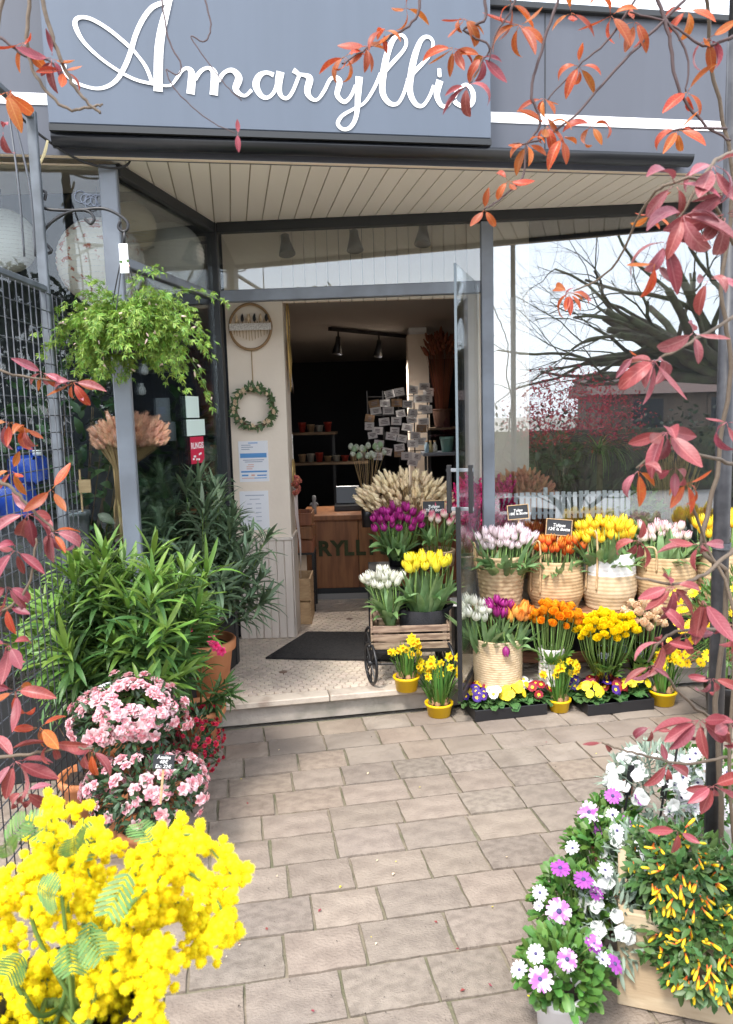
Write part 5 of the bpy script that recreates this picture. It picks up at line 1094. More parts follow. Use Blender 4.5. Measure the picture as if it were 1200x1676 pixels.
def basket(label, c_, rad_, h, m, rows=15, amp=.004, braid=10, handles=None, mtop=None, split=.65, n=64, hm=None):
    c_ = V(c_); root = thing('wicker_basket', label, 'basket', c_); prof = [(.001, 0)]; sub = 4
    def R(t):
        for (t0, r0), (t1, r1) in zip(rad_, rad_[1:]):
            if t <= t1: k = (t - t0) / (t1 - t0); k = k * k * (3 - 2 * k); return r0 + (r1 - r0) * k
        return rad_[-1][1]
    for i in range(rows * sub + 1): t = i / (rows * sub); prof.append((R(t) + amp * (abs(math.sin(math.pi * i / sub)) - .4), h * t))
    top = len(prof); prof += [(R(1) - .009, h), (R(1) - .013, h * .9), (R(0) * .9, .012), (.001, .012)]
    def disp(i, k, z):
        if i < 1 or i >= top or not braid: return 0
        row = (i - 1) // sub; return amp * .75 * abs(math.sin(math.pi * i / sub)) * math.sin(6.283 * k * braid / n + row * math.pi) 
    b = MB(); b.lathe(prof, n, (lambda i: 1 if mtop and (i - 1) / (rows * sub) > split and i < top else 0), T(c_), disp); o = b.part('body', [m, mtop or m], root, True)
    for (ang, kind) in handles or ():
        d = V((math.cos(ang), math.sin(ang), 0)); s_ = V((-d.y, d.x, 0)); r = R(.9)
        if kind == 'loop': pts = [c_ + d * (r + .004) + s_ * .03 + V((0, 0, h * .75)), c_ + d * (r + .012) + s_ * .03 + V((0, 0, h * 1.15)), c_ + d * (r + .014) + V((0, 0, h * 1.22)), c_ + d * (r + .012) - s_ * .03 + V((0, 0, h * 1.15)), c_ + d * (r + .004) - s_ * .03 + V((0, 0, h * .75))]
        else: pts = [c_ + d * (R(.45) + .006) + s_ * .034 + V((0, 0, h * .38)), c_ + d * (R(.8) + .008) + s_ * .034 + V((0, 0, h * .8)), c_ + d * (R(1) + .008) + s_ * .024 + V((0, 0, h * 1.3)), c_ + d * (R(1) - .0) + V((0, 0, h * 1.42)), c_ + d * (R(1) + .008) - s_ * .024 + V((0, 0, h * 1.3)), c_ + d * (R(.8) + .008) - s_ * .034 + V((0, 0, h * .8)), c_ + d * (R(.45) + .006) - s_ * .034 + V((0, 0, h * .38))]
        MB().tube(spline(pts, 5), .0055, 6).part('handle', hm or m_wk2, root, True)
    return root
pb = P(716, 925, WD + .48)
basket('wicker basket of rose and cream tulips on the upper rack', (pb.x, WD + .5, uz), [(0, .10), (.5, .105), (1, .11)], P(716, 900, WD + .48).z - uz, m_wk, 8, .003, 0)
bunch('tulip_bunch', 'rose and cream tulips in the wicker basket on the upper rack', 'tulips', (pb.x, WD + .5, uz + .02), P(716, 848, WD + .45), S(32, WD + .4), .08, S(16, WD + .4), 20, tul['rw'], 36, .07, leaf_s=1.0, lmin=.5)
# cream hare's tail bunch behind
cb = P(675, 880, 4.75); grassbunch('cream_dried_grass', 'large fan of cream hare tail grass behind the purple tulips', (cb.x, 4.78, uz + .02), P(662, 822, 4.6), S(74, 4.6), .12, S(44, 4.7), 300, lag, m_straw, .05, lean=.7)
rr = thing('grass_stand', 'dark stand behind the cart carrying the cream grass', 'stand', (cb.x, 4.78, ZF)); MB().box((cb.x - .14, 4.68, uz - .02), (cb.x + .16, 4.9, uz + .019)).part('top', m_framed, rr)
for a in (-.12, .14): MB().box((cb.x + a - .01, 4.76, ZF), (cb.x + a + .01, 4.8, uz - .021)).part('leg', m_framed, rr)
board('price_board', 'slate price sign for tulips above the rose and cream tulips', P(710, 832, WD + .42), S(36, WD + .42), S(24, WD + .42), 'Tulipes\n12€ la Botte', S(6.6, WD + .42), 0, -.1, .16)
# ---- daffodils in yellow pots
m_ypot = mat('yellow_plastic_pot', (.80, .50, .008), .35, .04)
m_bulbb = mat('bulb_skin', (.30, .17, .09), .7, .2)
def daffpot(label, c_, r, h, n, hgt, spread, nl=46):
    c_ = V(c_); root = thing('daffodil_pot', label, 'potted daffodils', c_, 0, 'daffodils in yellow pots'); pot(root, c_, r * .82, r, h, m_ypot, .006)
    for k in range(7): a = U(0, 6.28); q_ = c_ + V((math.cos(a) * r * .6, math.sin(a) * r * .6, h * .9)); MB().lathe([(.001, -.01), (.014, 0), (.016, .01), (.009, .025), (.003, .04)], 8, 0, T(q_)).part('bulb', m_bulbb, root, True)
    b = MB(); it = []; il = []
    for k in range(n):
        d = V((U(-1, 1), U(-1, .8), 0)); e_ = c_ + V((d.x * spread, d.y * spread * .7, h + hgt * U(.6, 1))); b0 = c_ + V((d.x * r * .5, d.y * r * .5, h * .9)); b.tube(spline([b0, b0.lerp(e_, .6) + V((0, 0, .02)), e_], 3), .002, 5); fd = V((d.x * .8 + U(-.4, .4), -1 + U(-.2, .5), U(-.1, .35))); it.append((p_daff, frameZ(fd, e_ + fd.normalized() * .008, U(.9, 1.15))))
    for k in range(nl): d = V((U(-1, 1), U(-1, 1), 0)); il.append((rnd.choice(p_dleaf), frame(V((d.x * .35, d.y * .35, 1)), -d + V((0, -.2, .0)), c_ + V((d.x * r * .6, d.y * r * .6, h * .85)), hgt / .25 * U(.85, 1.15))))
    b.part('stems', m_stem, root, True); scatter(root, 'blossom', it); scatter(root, 'leaf', il); return root
dp = G(667, 1136, ZF); daffpot('yellow pot of daffodils on the step in front of the cart wheel', (dp.x, dp.y + .07, ZF), S(22, 3.9), S(25, 3.9), 13, .20, .085, 60)
dp = G(721, 1178, 0); daffpot('yellow pot of daffodils on the paving at the step edge', (dp.x, dp.y + .07, 0), S(23, 3.9), S(23, 3.9), 18, .235, .105, 80)
dp = G(920, 1169, 0); daffpot('yellow pot of daffodils between the two primrose trays', (dp.x, dp.y + .06, 0), S(19, 3.9), S(21, 3.9), 18, .22, .09, 70)
dp = G(1092, 1158, 0); daffpot('yellow pot of daffodils at the right end of the primrose trays', (dp.x, dp.y + .06, 0), S(22, 4.0), S(24, 4.0), 14, .22, .08, 50)
# ---- primrose trays
def tray(label, c_, wd, dp_, rz, kinds):
    c_ = V(c_); root = thing('primrose_tray', label, 'flower tray', c_); X = T(c_) @ M.Rotation(rz, 4, 'Z'); h = .06; b = MB()
    b.cbox((-wd / 2, -dp_ / 2, 0), (wd / 2, -dp_ / 2 + .006, h), .002, 0, X); b.cbox((-wd / 2, dp_ / 2 - .006, 0), (wd / 2, dp_ / 2, h), .002, 0, X); b.cbox((-wd / 2, -dp_ / 2 + .006, 0), (-wd / 2 + .006, dp_ / 2 - .006, h), .002, 0, X); b.cbox((wd / 2 - .006, -dp_ / 2 + .006, 0), (wd / 2, dp_ / 2 - .006, h), .002, 0, X); b.box((-wd / 2 + .006, -dp_ / 2 + .006, .004), (wd / 2 - .006, dp_ / 2 - .006, .04), 0, X); b.part('tray', m_black, root)
    it = []; il = []
    for x, y, k, n in kinds:
        q_ = X @ V((x * wd / 2, y * dp_ / 2, h + .02))
        for i in range(22): a = U(0, 6.28); o = V((math.cos(a), math.sin(a), 0)); il.append((rnd.choice(p_prleaf), frame(o + V((0, 0, U(.05, .6))), ZV, q_ + o * .012 + V((0, 0, -.012)), U(.85, 1.2))))
        for i in range(int(n * 1.5)): d = rdir(.15, 1); it.append((pri[k][0], frameZ(d + V((0, -.55, .3)), q_ + V((d.x * .062, d.y * .055 - .012, d.z * .05 + .02)), U(.9, 1.15))))
    scatter(root, 'leaf', il); scatter(root, 'blossom', it)
dp = G(832, 1176, 0); tray('black tray of yellow, violet, red and white primroses left of the daffodils', (dp.x, dp.y + .1, 0), S(128, 3.9), .2, .18, [(-.8, .1, 'v', 10), (-.75, .7, 'y', 6), (-.1, .6, 'r', 9), (.15, -.25, 'y', 13), (.65, .55, 'w', 12), (.92, -.2, 'r', 6), (-.35, -.3, 'w', 4), (.45, .1, 'y', 5), (-.5, .7, 'r', 5)])
dp = G(1012, 1167, 0); tray('black tray of yellow and crimson primroses right of the daffodils', (dp.x, dp.y + .1, 0), S(120, 3.95), .2, .18, [(-.75, -.15, 'y', 15), (-.9, .8, 'v', 5), (.05, .1, 'r', 13), (.15, .85, 'v', 6), (.8, .2, 'y', 9), (-.4, .6, 'r', 6), (.45, -.2, 'y', 5), (-.3, -.3, 'v', 5)])
# ---- bench with baskets
BY = 4.21; bz = P(930, 990, BY).z; bx0, bx1 = P(775, 990, BY).x, P(1200, 985, BY - .03).x + .25
m_bench = mat('bench_wood', (.30, .14, .07), .6, .1, .01, c2=(.19, .085, .045), ns=4, nd=6, stretch=(1.5, 14, 14))
ben = thing('display_bench', 'brown wooden plank bench carrying the row of wicker baskets', 'bench', ((bx0 + bx1) / 2, BY, ZF)); XB = basis(V((bx0, BY, 0)), V((math.cos(EY), math.sin(EY), 0)), en); bl = bx1 - bx0
for k in range(2): MB().cbox((0, -.13 + .135 * k, bz - .028), (bl, .0 + .135 * k, bz), .004, 0, XB).part('plank', m_bench, ben)
for u_ in (.1, .95, 1.7):
    for v_ in (-.1, .1): MB().cbox((u_ - .02, v_ - .02, ZF), (u_ + .02, v_ + .02, bz - .03), .003, 0, XB).part('leg', m_bench, ben)
lz_ = P(930, 1072, BY).z; MB().cbox((.06, -.015, lz_ - .03), (1.75, .015, lz_ + .03), .003, 0, XB).part('rail', m_bench, ben)
def bpos(px, off=-.005): p = Hit(px, 960, V((bx0, BY, 0)) + en * off, en); return V((p.x, p.y, bz + .001))
bp1 = bpos(820, .01); h1 = P(820, 914, bp1.y - .12).z - bz
basket('tapered seagrass basket with pale pink tulips at the left end of the bench', bp1, [(0, S(34, 4.1)), (1, S(41, 4.1))], h1, m_wk, 13, .0045, 14, [(math.pi, 'loop'), (0, 'loop')])
bunch('tulip_bunch', 'pale pink and white tulips in the leftmost basket on the bench', 'tulips', bp1 + V((0, 0, .03)), P(828, 885, 4.15), S(48, 4.1), .09, S(17, 4.1), 52, tul['pk'], 66, .08, leaf_s=1.05, md=.6, lmin=.5)
bp2 = bpos(909); h2 = P(909, 922, bp2.y - .13).z - bz
basket('round golden basket with orange red tulips, second on the bench', bp2, [(0, S(38, 4.1)), (.35, S(47, 4.1)), (.7, S(46, 4.1)), (1, S(42, 4.1))], h2, m_wk2, 15, .0025, 0, [(-2.55, 'strap'), (1.2, 'strap')])
bunch('tulip_bunch', 'orange and red striped tulips in the round golden basket', 'tulips', bp2 + V((0, 0, .03)), P(912, 897, 4.15), S(42, 4.1), .09, S(17, 4.1), 40, tul['o'], 40, .08, leaf_s=.85, md=.6, hs=.95, lmin=.5)
bp3 = bpos(996); h3 = P(996, 910, bp3.y - .13).z - bz
basket('round basket with white top and natural bottom, third on the bench', bp3, [(0, S(38, 4.1)), (.35, S(46, 4.1)), (.7, S(44, 4.1)), (1, S(40, 4.1))], h3, m_wk3, 14, .0022, 0, [(-2.5, 'strap'), (1.0, 'strap')], m_wkw, .62)
bunch('tulip_bunch', 'yellow and orange tulips in the white topped basket', 'tulips', bp3 + V((0, 0, .03)), P(990, 874, 4.15), S(50, 4.1), .09, S(20, 4.1), 34, tul['yo'], 44, .08, leaf_s=1.1, hs=1.15, lmin=.5)
bp4 = bpos(1088); h4 = P(1088, 915, bp4.y - .13).z - bz
basket('natural seagrass basket with pink edged white tulips, fourth on the bench', bp4, [(0, S(42, 4.1)), (.5, S(49, 4.1)), (1, S(47, 4.1))], h4, m_wk2, 15, .0026, 0, [(-2.4, 'loop')])
bunch('tulip_bunch', 'slim white and pink tulips in the fourth basket', 'tulips', bp4 + V((0, 0, .03)), P(1085, 878, 4.15), S(42, 4.1), .08, S(18, 4.1), 28, tul['pp'], 66, .08, leaf_s=1.15, lmin=.5)
bp5 = bpos(1180); h5 = P(1180, 905, bp5.y - .13).z - bz
basket('seagrass basket with yellow tulips at the right end of the bench', bp5, [(0, S(36, 4.1)), (.5, S(41, 4.1)), (1, S(39, 4.1))], h5, m_wk, 14, .003, 0)
bunch('tulip_bunch', 'bright yellow tulips in the rightmost basket behind the black pole', 'tulips', bp5 + V((0, 0, .03)), P(1180, 866, 4.15), S(42, 4.1), .09, S(18, 4.1), 30, tul['yo'], 36, .07, leaf_s=1.05, hs=1.1, lmin=.5)
board('price_board', 'slate price sign for tulips above the pale pink tulips', P(848, 838, 4.2), S(33, 4.2), S(22, 4.2), 'Tulipe\n18€ la Botte', S(6.0, 4.2), 0, -.1, .12, None, True, -.06)
board('price_board', 'slate price sign for tulips above the orange red tulips', P(915, 863, 4.12), S(41, 4.12), S(25, 4.12), 'Tulipes\n12€ la Botte', S(7.2, 4.12), 0, -.1, .12, None, True, .1)
board('price_board', 'small blue price sign among the yellow ranunculus', P(1014, 1057, 4.0), S(27, 4.0), S(21, 4.0), 'Renoncule\n3€', S(5.4, 4.0), 0, -.1, .1, m_blued, False, .18)
# ---- lower row
q_ = G(818, 1121, ZF); tb = V((q_.x, q_.y + .06, ZF)); th = P(818, 1050, tb.y - .1).z - ZF
basket('tall straight straw basket with mixed tulips standing on the step', tb, [(0, S(39, 4.2)), (1, S(40, 4.2))], th, m_wk3, 20, .002, 20)
bunch('tulip_bunch', 'white tulips at the left of the tall straw basket', 'tulips', tb + V((-.04, 0, .05)), P(780, 1005, 4.0), S(24, 4.1), .06, S(20, 4.1), 13, tul['w'], 26, .03, leaf_s=1.05, hs=1.15, lmin=.35)
bunch('tulip_bunch', 'purple tulips in the middle of the tall straw basket', 'tulips', tb + V((0, .02, .05)), P(817, 1000, 4.02), S(18, 4.1), .05, S(16, 4.1), 12, tul['p'], 20, .03, leaf_s=1.0, hs=1.15, lmin=.35)
bunch('tulip_bunch', 'apricot tulips at the right of the tall straw basket', 'tulips', tb + V((.04, 0, .05)), P(848, 1008, 4.0), S(22, 4.1), .06, S(15, 4.1), 12, tul['ap'], 26, .03, leaf_s=1.1, hs=1.15, lmin=.35)
p = P(828, 1058, tb.y - .15); sg = thing('drooping_tulip', 'single purple tulip drooping over the tall straw basket rim', 'tulip', p); MB().tube(spline([P(826, 1030, tb.y - .05), P(825, 1042, tb.y - .14), p + V((0, 0, .004))], 4), .0025, 5).part('stem', m_stem, sg, True); obj('blossom', tul['p'][0].me, sg, frameZ(V((0, -.1, -1)))); obj('leaf', tleaf[1].me, sg, frame(V((.5, -.3, -.6)), V((0, -1, .5)), V((.01, .02, .06)), .6))
m_cer = mat('white_ribbed_ceramic', (.72, .68, .65), .4, .02)
q_ = G(905, 1121, ZF); vv_ = V((q_.x, q_.y + .03, ZF)); vh = P(905, 1060, vv_.y).z - ZF; va = thing('ribbed_vase', 'white ribbed ceramic vase with orange ranunculus', 'vase', vv_)
lathe_part('body', [(.001, 0)] + [(S(20, 4.15) + .003 * abs(math.sin(i * .785)), vh * i / 32) for i in range(33)] + [(S(17, 4.15), vh), (S(15, 4.15), .02), (.001, .02)], vv_, m_cer, va, 28); lathe_part('rim', [(S(20.5, 4.15), vh - .01), (S(21.5, 4.15), vh - .005), (S(20.5, 4.15), vh + .002), (S(17, 4.15), vh + .002)], vv_, m_cer, va)
m_rleaf = mat('ranunculus_leaf', (.12, .24, .05), .55, .25, .02, trans=.2); p_rl = [proto('leaf', lambda b, be=be: [b.add(*blade(.07, .02, 3, 1, None, be, .2), 0, M.Rotation(a, 4, 'Z')) for a in (-.5, 0, .5)], m_rleaf) for be in (-.5, -1)]
bunch('ranunculus_bunch', 'dense orange ranunculus in the white ribbed vase', 'ranunculus', vv_ + V((0, 0, .03)), P(910, 1008, 3.97), S(41, 4.1), .1, S(20, 4.1), 46, ran['o'], 30, .03, leaf_p=p_rl, md=.6, lean=1.4)
m_vg = glass('vase_glass', .08, (.80, .92, .84))
q_ = G(992, 1118, ZF); yv = V((q_.x, q_.y + .03, ZF)); yh = P(992, 1050, yv.y).z - ZF; vg = thing('glass_vase', 'clear glass vase full of green stems of yellow ranunculus', 'vase', yv); lathe_part('body', [(.001, .0), (S(19, 4.15), 0), (S(22, 4.15), yh), (S(21, 4.15), yh), (S(18, 4.15), .008), (.001, .008)], yv, m_vg, vg); lathe_part('rim', [(S(22, 4.15), yh - .006), (S(22.7, 4.15), yh - .003), (S(22, 4.15), yh + .001), (S(21, 4.15), yh + .001)], yv, m_vg, vg)
bunch('ranunculus_bunch', 'big dome of bright yellow ranunculus in the glass vase', 'ranunculus', yv + V((0, 0, .02)), P(994, 1028, 3.93), S(50, 4.1), .12, S(22, 4.1), 74, ran['y'], 26, .045, leaf_p=p_rl, md=.6, lean=1.4)
q_ = G(1050, 1114, ZF); cv = V((q_.x, q_.y + .03, ZF)); cg = thing('glass_vase', 'slim glass vase of cream ranunculus beside the yellow dome', 'vase', cv); lathe_part('body', [(.001, .0), (S(15, 4.15), 0), (S(18, 4.15), yh), (S(17, 4.15), yh), (S(14, 4.15), .008), (.001, .008)], cv, m_vg, cg); lathe_part('rim', [(S(18, 4.15), yh - .006), (S(18.7, 4.15), yh - .003), (S(18, 4.15), yh + .001), (S(17, 4.15), yh + .001)], cv, m_vg, cg)
bunch('ranunculus_bunch', 'cream peach ranunculus bunch under the fourth basket', 'ranunculus', cv + V((0, 0, .02)), P(1052, 1012, 3.97), S(36, 4.1), .09, S(24, 4.1), 34, ran['c'], 22, .03, leaf_p=p_rl, md=.6, hs=1.15, lean=1.4)
# tall zinc bucket left of the bench with magenta flowers inside the glass
q_ = P(768, 960, 4.6); zb_ = thing('zinc_vase', 'tall zinc vase of magenta dried flowers behind the glass door', 'vase', (q_.x, 4.62, P(768, 985, 4.6).z)); zz = P(768, 985, 4.6).z; lathe_part('body', [(.001, 0), (.05, 0), (.06, .02), (.045, .1), (.05, .28), (.056, .29), (.048, .29), (.04, .1), (.001, .01)], (q_.x, 4.62, zz), m_zinc, zb_); lathe_part('foot', [(.05, 0), (.062, 0), (.062, .012), (.05, .014)], (q_.x, 4.62, zz), m_zinc, zb_)
zs_ = thing('vase_plinth', 'dark plinth under the tall zinc vase', 'plinth', (q_.x, 4.62, ZF)); MB().cbox((q_.x - .1, 4.54, ZF), (q_.x + .1, 4.72, zz - .012), .004).part('block', m_framed, zs_); MB().cbox((q_.x - .11, 4.53, zz - .012), (q_.x + .11, 4.73, zz - .001), .003).part('top', m_white, zs_)
mg = [proto('flower_head', lambda b: [b.lathe([(.001, 0), (.009, .008), (.007, .016), (.001, .022)], 6, 0, T(U(-.006, .006), U(-.006, .006), .016 * k)) for k in range(5)], m_mag)]
for lab, px, py, dd_ in (('magenta dried flower plume in the zinc vase seen through the door glass', 768, 845, 4.62), ('magenta dried flower plume just right of the entrance post inside the window', 812, 845, 4.66)):
    gr = grassbunch('magenta_dried_flowers', lab, (P(px, 930, dd_).x, dd_, (P(768, 905, 4.6).z if px < 790 else .65)), P(px, py, dd_), S(28, dd_), .08, S(55, dd_), 150, mg, m_mag, .02, 'dried flowers', .4)
# ---- window display behind the glass
m_fence = mat('white_fence_paint', (.78, .78, .80), .6, .03); fy = 4.62
fx0, fx1 = P(806, 830, fy).x, P(1028, 830, fy).x; fz0, fz1 = P(915, 848, fy).z, P(915, 805, fy).z
fen = thing('picket_fence', 'miniature white picket fence standing inside the shop window', 'fence', ((fx0 + fx1) / 2, fy, fz0)); n = 24
for k in range(n): x = fx0 + (fx1 - fx0) * k / (n - 1); MB().cbox((x - .0125, fy - .004, fz0 - U(0, .004)), (x + .0125, fy + .004, fz1 + (.03 if k == 9 else 0) + U(-.004, .004)), .002).part('picket', m_fence, fen)
for z_ in (fz0 + .025, fz1 - .035): MB().cbox((fx0 - .01, fy + .0045, z_), (fx1 + .01, fy + .012, z_ + .016), .002).part('rail', m_fence, fen)
for x in (fx0 + .05, (fx0 + fx1) / 2, fx1 - .05): MB().box((x - .01, fy + .013, .64), (x + .01, fy + .03, fz1 - .03)).part('post', m_fence, fen)
grassbunch('peach_dried_grass', 'peach hare tail grass behind the white picket fence', (P(853, 900, 4.85).x, 4.85, .66), P(853, 808, 4.85), S(52, 4.85), .12, S(34, 4.85), 220, lagp, m_lagp, .08, lean=.8)
m_pony = mat('ponytail_leaf', (.16, .30, .06), .5, .25, .02, trans=.25); p_pony = [proto('leaf', lambda b, be=be: b.add(*blade(.36, .011, 8, 1, lambda v: 1 - .8 * v, be, .3)), m_pony) for be in (-1.9, -2.5, -1.4)]
q_ = P(980, 735, 5.0); po = thing('ponytail_palm', 'green ponytail plant with long arching leaves inside the window', 'plant', (q_.x, 5.0, .641)); MB().tube([(q_.x, 5.0, .64), (q_.x + .01, 5.0, q_.z - .1), (q_.x, 5.0, q_.z)], [.03, .018, .012], 8).part('trunk', m_bark, po, True)
it = [(rnd.choice(p_pony), frame(V((math.cos(a), math.sin(a), U(.5, 1.6))), ZV, V((q_.x, 5.0, q_.z - U(0, .05))), U(.7, 1.1))) for a in [U(0, 6.28) for k in range(90)]]; scatter(po, 'leaf', it)
m_fern = mat('fern_leaf', (.20, .37, .05), .55, .25, .02, trans=.3); p_fern = [proto('leaf', lambda b, be=be: b.add(*blade(.10, .02, 4, 1, None, be, .2)), m_fern) for be in (-.6, -1.1)]
leafmass('fern', 'bright yellow green fern at the right end of the picket fence', 'plant', (P(1035, 880, 4.7).x, 4.72, .641), P(1035, 850, 4.72), S(42, 4.7), .12, S(42, 4.7), 420, p_fern, m_stem, limit=150)
b_ = P(1100, 860, 4.75); gs = grassbunch('straw_dried_grass', 'pale straw dried grass inside the window right of the fern', (b_.x, 4.8, .65), P(1100, 790, 4.8), S(40, 4.8), .1, S(60, 4.8), 150, [proto('grass_head', lambda b: tail(b, .06, .003), m_straw)], m_straw, .06, lean=.2)
leafmass('indoor_plant', 'dark leafy plant inside the window behind the ponytail plant', 'plant', (P(900, 850, 5.2).x, 5.15, .641), P(905, 760, 5.15), .18, .12, .2, 160, p_in, limit=40)
# ---- golden daisies at the far right
m_eur = mat('daisy_bush_leaf', (.09, .19, .04), .5, .3, .02, trans=.15); p_eur = [proto('leaf', lambda b, be=be: b.add(*blade(.05, .012, 3, 1, None, be, .2)), m_eur) for be in (-.5, .2)]
def daisybush(label, c_, pr0, pr1, ph, crown, rx, ry, rz, nl, leaves, flowers, pm, cat='potted daisies', limit=160, nmin=-.15, s=1.0, face=.55, clay=None):
    c_ = V(c_); crown = V(crown); root = thing('daisy_bush', label, cat, c_); pot(root, c_, pr0, pr1, ph, pm, .006); b = MB(); it = []; ib = []
    for k in range(20): d = rdir(-.1, 1); b.tube(spline([c_ + V((U(-.02, .02), U(-.02, .02), ph * .88)), c_.lerp(crown, .6) + V((d.x * rx * .4, d.y * ry * .4, 0)), crown + V((d.x * rx, d.y * ry, d.z * rz)) * .85], 3), .0028, 5)
    b.part('stems', m_stem, root, True)
    for k in range(nl): d = rdir(-.8, 1); r = U(.35, 1) ** .5; it.append((rnd.choice(leaves), frame(d + ZV * .5 + rdir() * .8, ZV + d * .6, crown + V((d.x * rx, d.y * ry, d.z * rz)) * r, s * U(.7, 1.25))))
    bs2 = MB()
    for (kind, p, sz) in flowers:
        f_ = (p - crown).normalized() + V((0, -.6, .7)) * face * 1.4; ib.append((rnd.choice(dai[kind]), frameZ(f_ + rdir() * .45, p, sz))); bs2.tube([crown.lerp(p, .5), p - f_.normalized() * .004], .0016, 4)
    if flowers: bs2.part('flower_stalks', m_stem, root, True)
    scatter(root, 'leaf', it, limit, 'foliage'); scatter(root, 'blossom', ib); return root
c_ = P(1170, 1010, 3.7); fl_ = [('y', P(1090 + U(0, 150), 955 + U(0, 130), 3.55 + U(-.05, .1)), U(.6, .85)) for k in range(44)] + [('y', P(1160, 1072, 3.4), 1.0), ('y', P(1120, 1030, 3.45), .9)]
daisybush('golden yellow daisy bush behind the black pole at the right', (c_.x + .1, 3.75, 0), .09, .11, .2, c_ + V((.1, 0, -.05)), S(80, 3.7), .18, S(105, 3.7), 1100, p_eur, fl_, m_black)
c_ = P(1060, 1010, 4.3)
# ================================================================== RIGHT FOREGROUND
m_pole = mat('black_pole', (.022, .022, .026), .45, .03, c2=(.04, .04, .045), ns=30)
PD = 2.15
pt_, pb_ = P(1196, 420, PD), P(1163, 1400, PD); px_ = (pt_.x + pb_.x) / 2
arch = thing('garden_arch', 'black iron garden arch pole at the right, wrapped by the vine', 'arch', (px_, PD, 0))
MB().tube([(px_, PD, 0), (px_, PD, 2.55)], .023, 12).part('pole', m_pole, arch, True)
MB().tube([V((px_, PD, 2.55)), V((px_, PD, 3.4))], .02, 10).part('pole_top', m_pole, arch, True)
MB().tube([V((px_, PD, 3.38)), V((tx, 1.765, 3.38)), V((tx, 1.765, ttop))], .006, 6).part('top_wire', m_pole, arch, True)
b = MB()
for k in range(5): b.tube([V((px_ + 0.026 * math.cos(a), PD + 0.026 * math.sin(a), P(1175, 888 + k * 2, PD).z + .003 * math.sin(a))) for a in np.linspace(0, 6.283, 14)], .0018, 5)
b.part('wire_tie', m_wire, arch)
# ---- vine
m_vr = mat('red_vine_leaf', (.23, .042, .05), .42, .3, .014, spec=.45, trans=.25, vein=(.42, .14, .14), c2=(.28, .065, .075), ns=16, thr=(.5, .8))
m_vp = mat('pink_vine_leaf', (.30, .095, .11), .42, .25, .014, spec=.45, trans=.25, vein=(.50, .24, .24), c2=(.22, .035, .05), ns=14, thr=(.45, .75))
m_vo = mat('orange_vine_leaf', (.38, .07, .018), .45, .28, .016, trans=.4, vein=(.55, .22, .08), c2=(.40, .15, .03), ns=14, thr=(.5, .8))
m_vw = mat('vine_stem', (.11, .08, .055), .75, .15, bump=.3, bs=60); m_vd = mat('dark_vine_stem', (.06, .035, .035), .7, .15)
vprof = lambda v: math.sin(math.pi * (.05 + .93 * v ** .92)) ** .85
def vset(m): return [proto('leaf', lambda b, be=be, fo=fo: (b.tube([(0, -.16, -.01), (0, -.06, 0), (0, .02, 0)], .011, 4), b.add(*blade(1, w_, 7, 2, vprof, be, fo, .0, .02))), m) for be, fo, w_ in ((-.5, .35, .38), (-1.0, .5, .34), (.4, .3, .40), (-1.6, .25, .36), (-.2, .8, .32), (.9, .4, .36), (-2.1, .3, .36))]
vl = dict(r=vset([m_vr]), p=vset([m_vp]), o=vset([m_vo]))
def cluster(px, py, d, n, L, kinds, ang=None, spread=3.14):
    out = []; c_ = P(px, py, d); l = S(L, d); a0 = U(0, 6.28)
    for k in range(n):
        a = (ang + (k / max(1, n - 1) - .5) * spread) if ang is not None else a0 + 6.283 * k / n + U(-.3, .3)
        dr = cR * math.cos(a) + cU * math.sin(a) * .9 - ZV * U(.3, 1.0) + cF * U(-.8, .7)
        nn = -cF * U(.3, 1) + ZV * U(.2, .9) + rdir() * .5; dr.normalize()
        out.append((rnd.choice(vl[rnd.choice(kinds)]), frame(dr, nn, c_ + dr * l * .18, l * U(.55, 1.05))))
    return out
def vine(name, label, loc, clusters, stems):
    root = thing(name, label, 'vine', loc); it = []
    for c_ in clusters: it += cluster(*c_)
    for pts, r, m in stems:
        q = spline([P(x, y, d) for x, y, d in pts], 6); q = [p + rdir() * r * .5 for p in q]; MB().tube(q, [r * (1 - .5 * i / len(q)) for i in range(len(q))], 6).part('stem', m, root, True)
    scatter(root, 'leaf', it, 300); return root
A = 1.72; Bq = 1.36
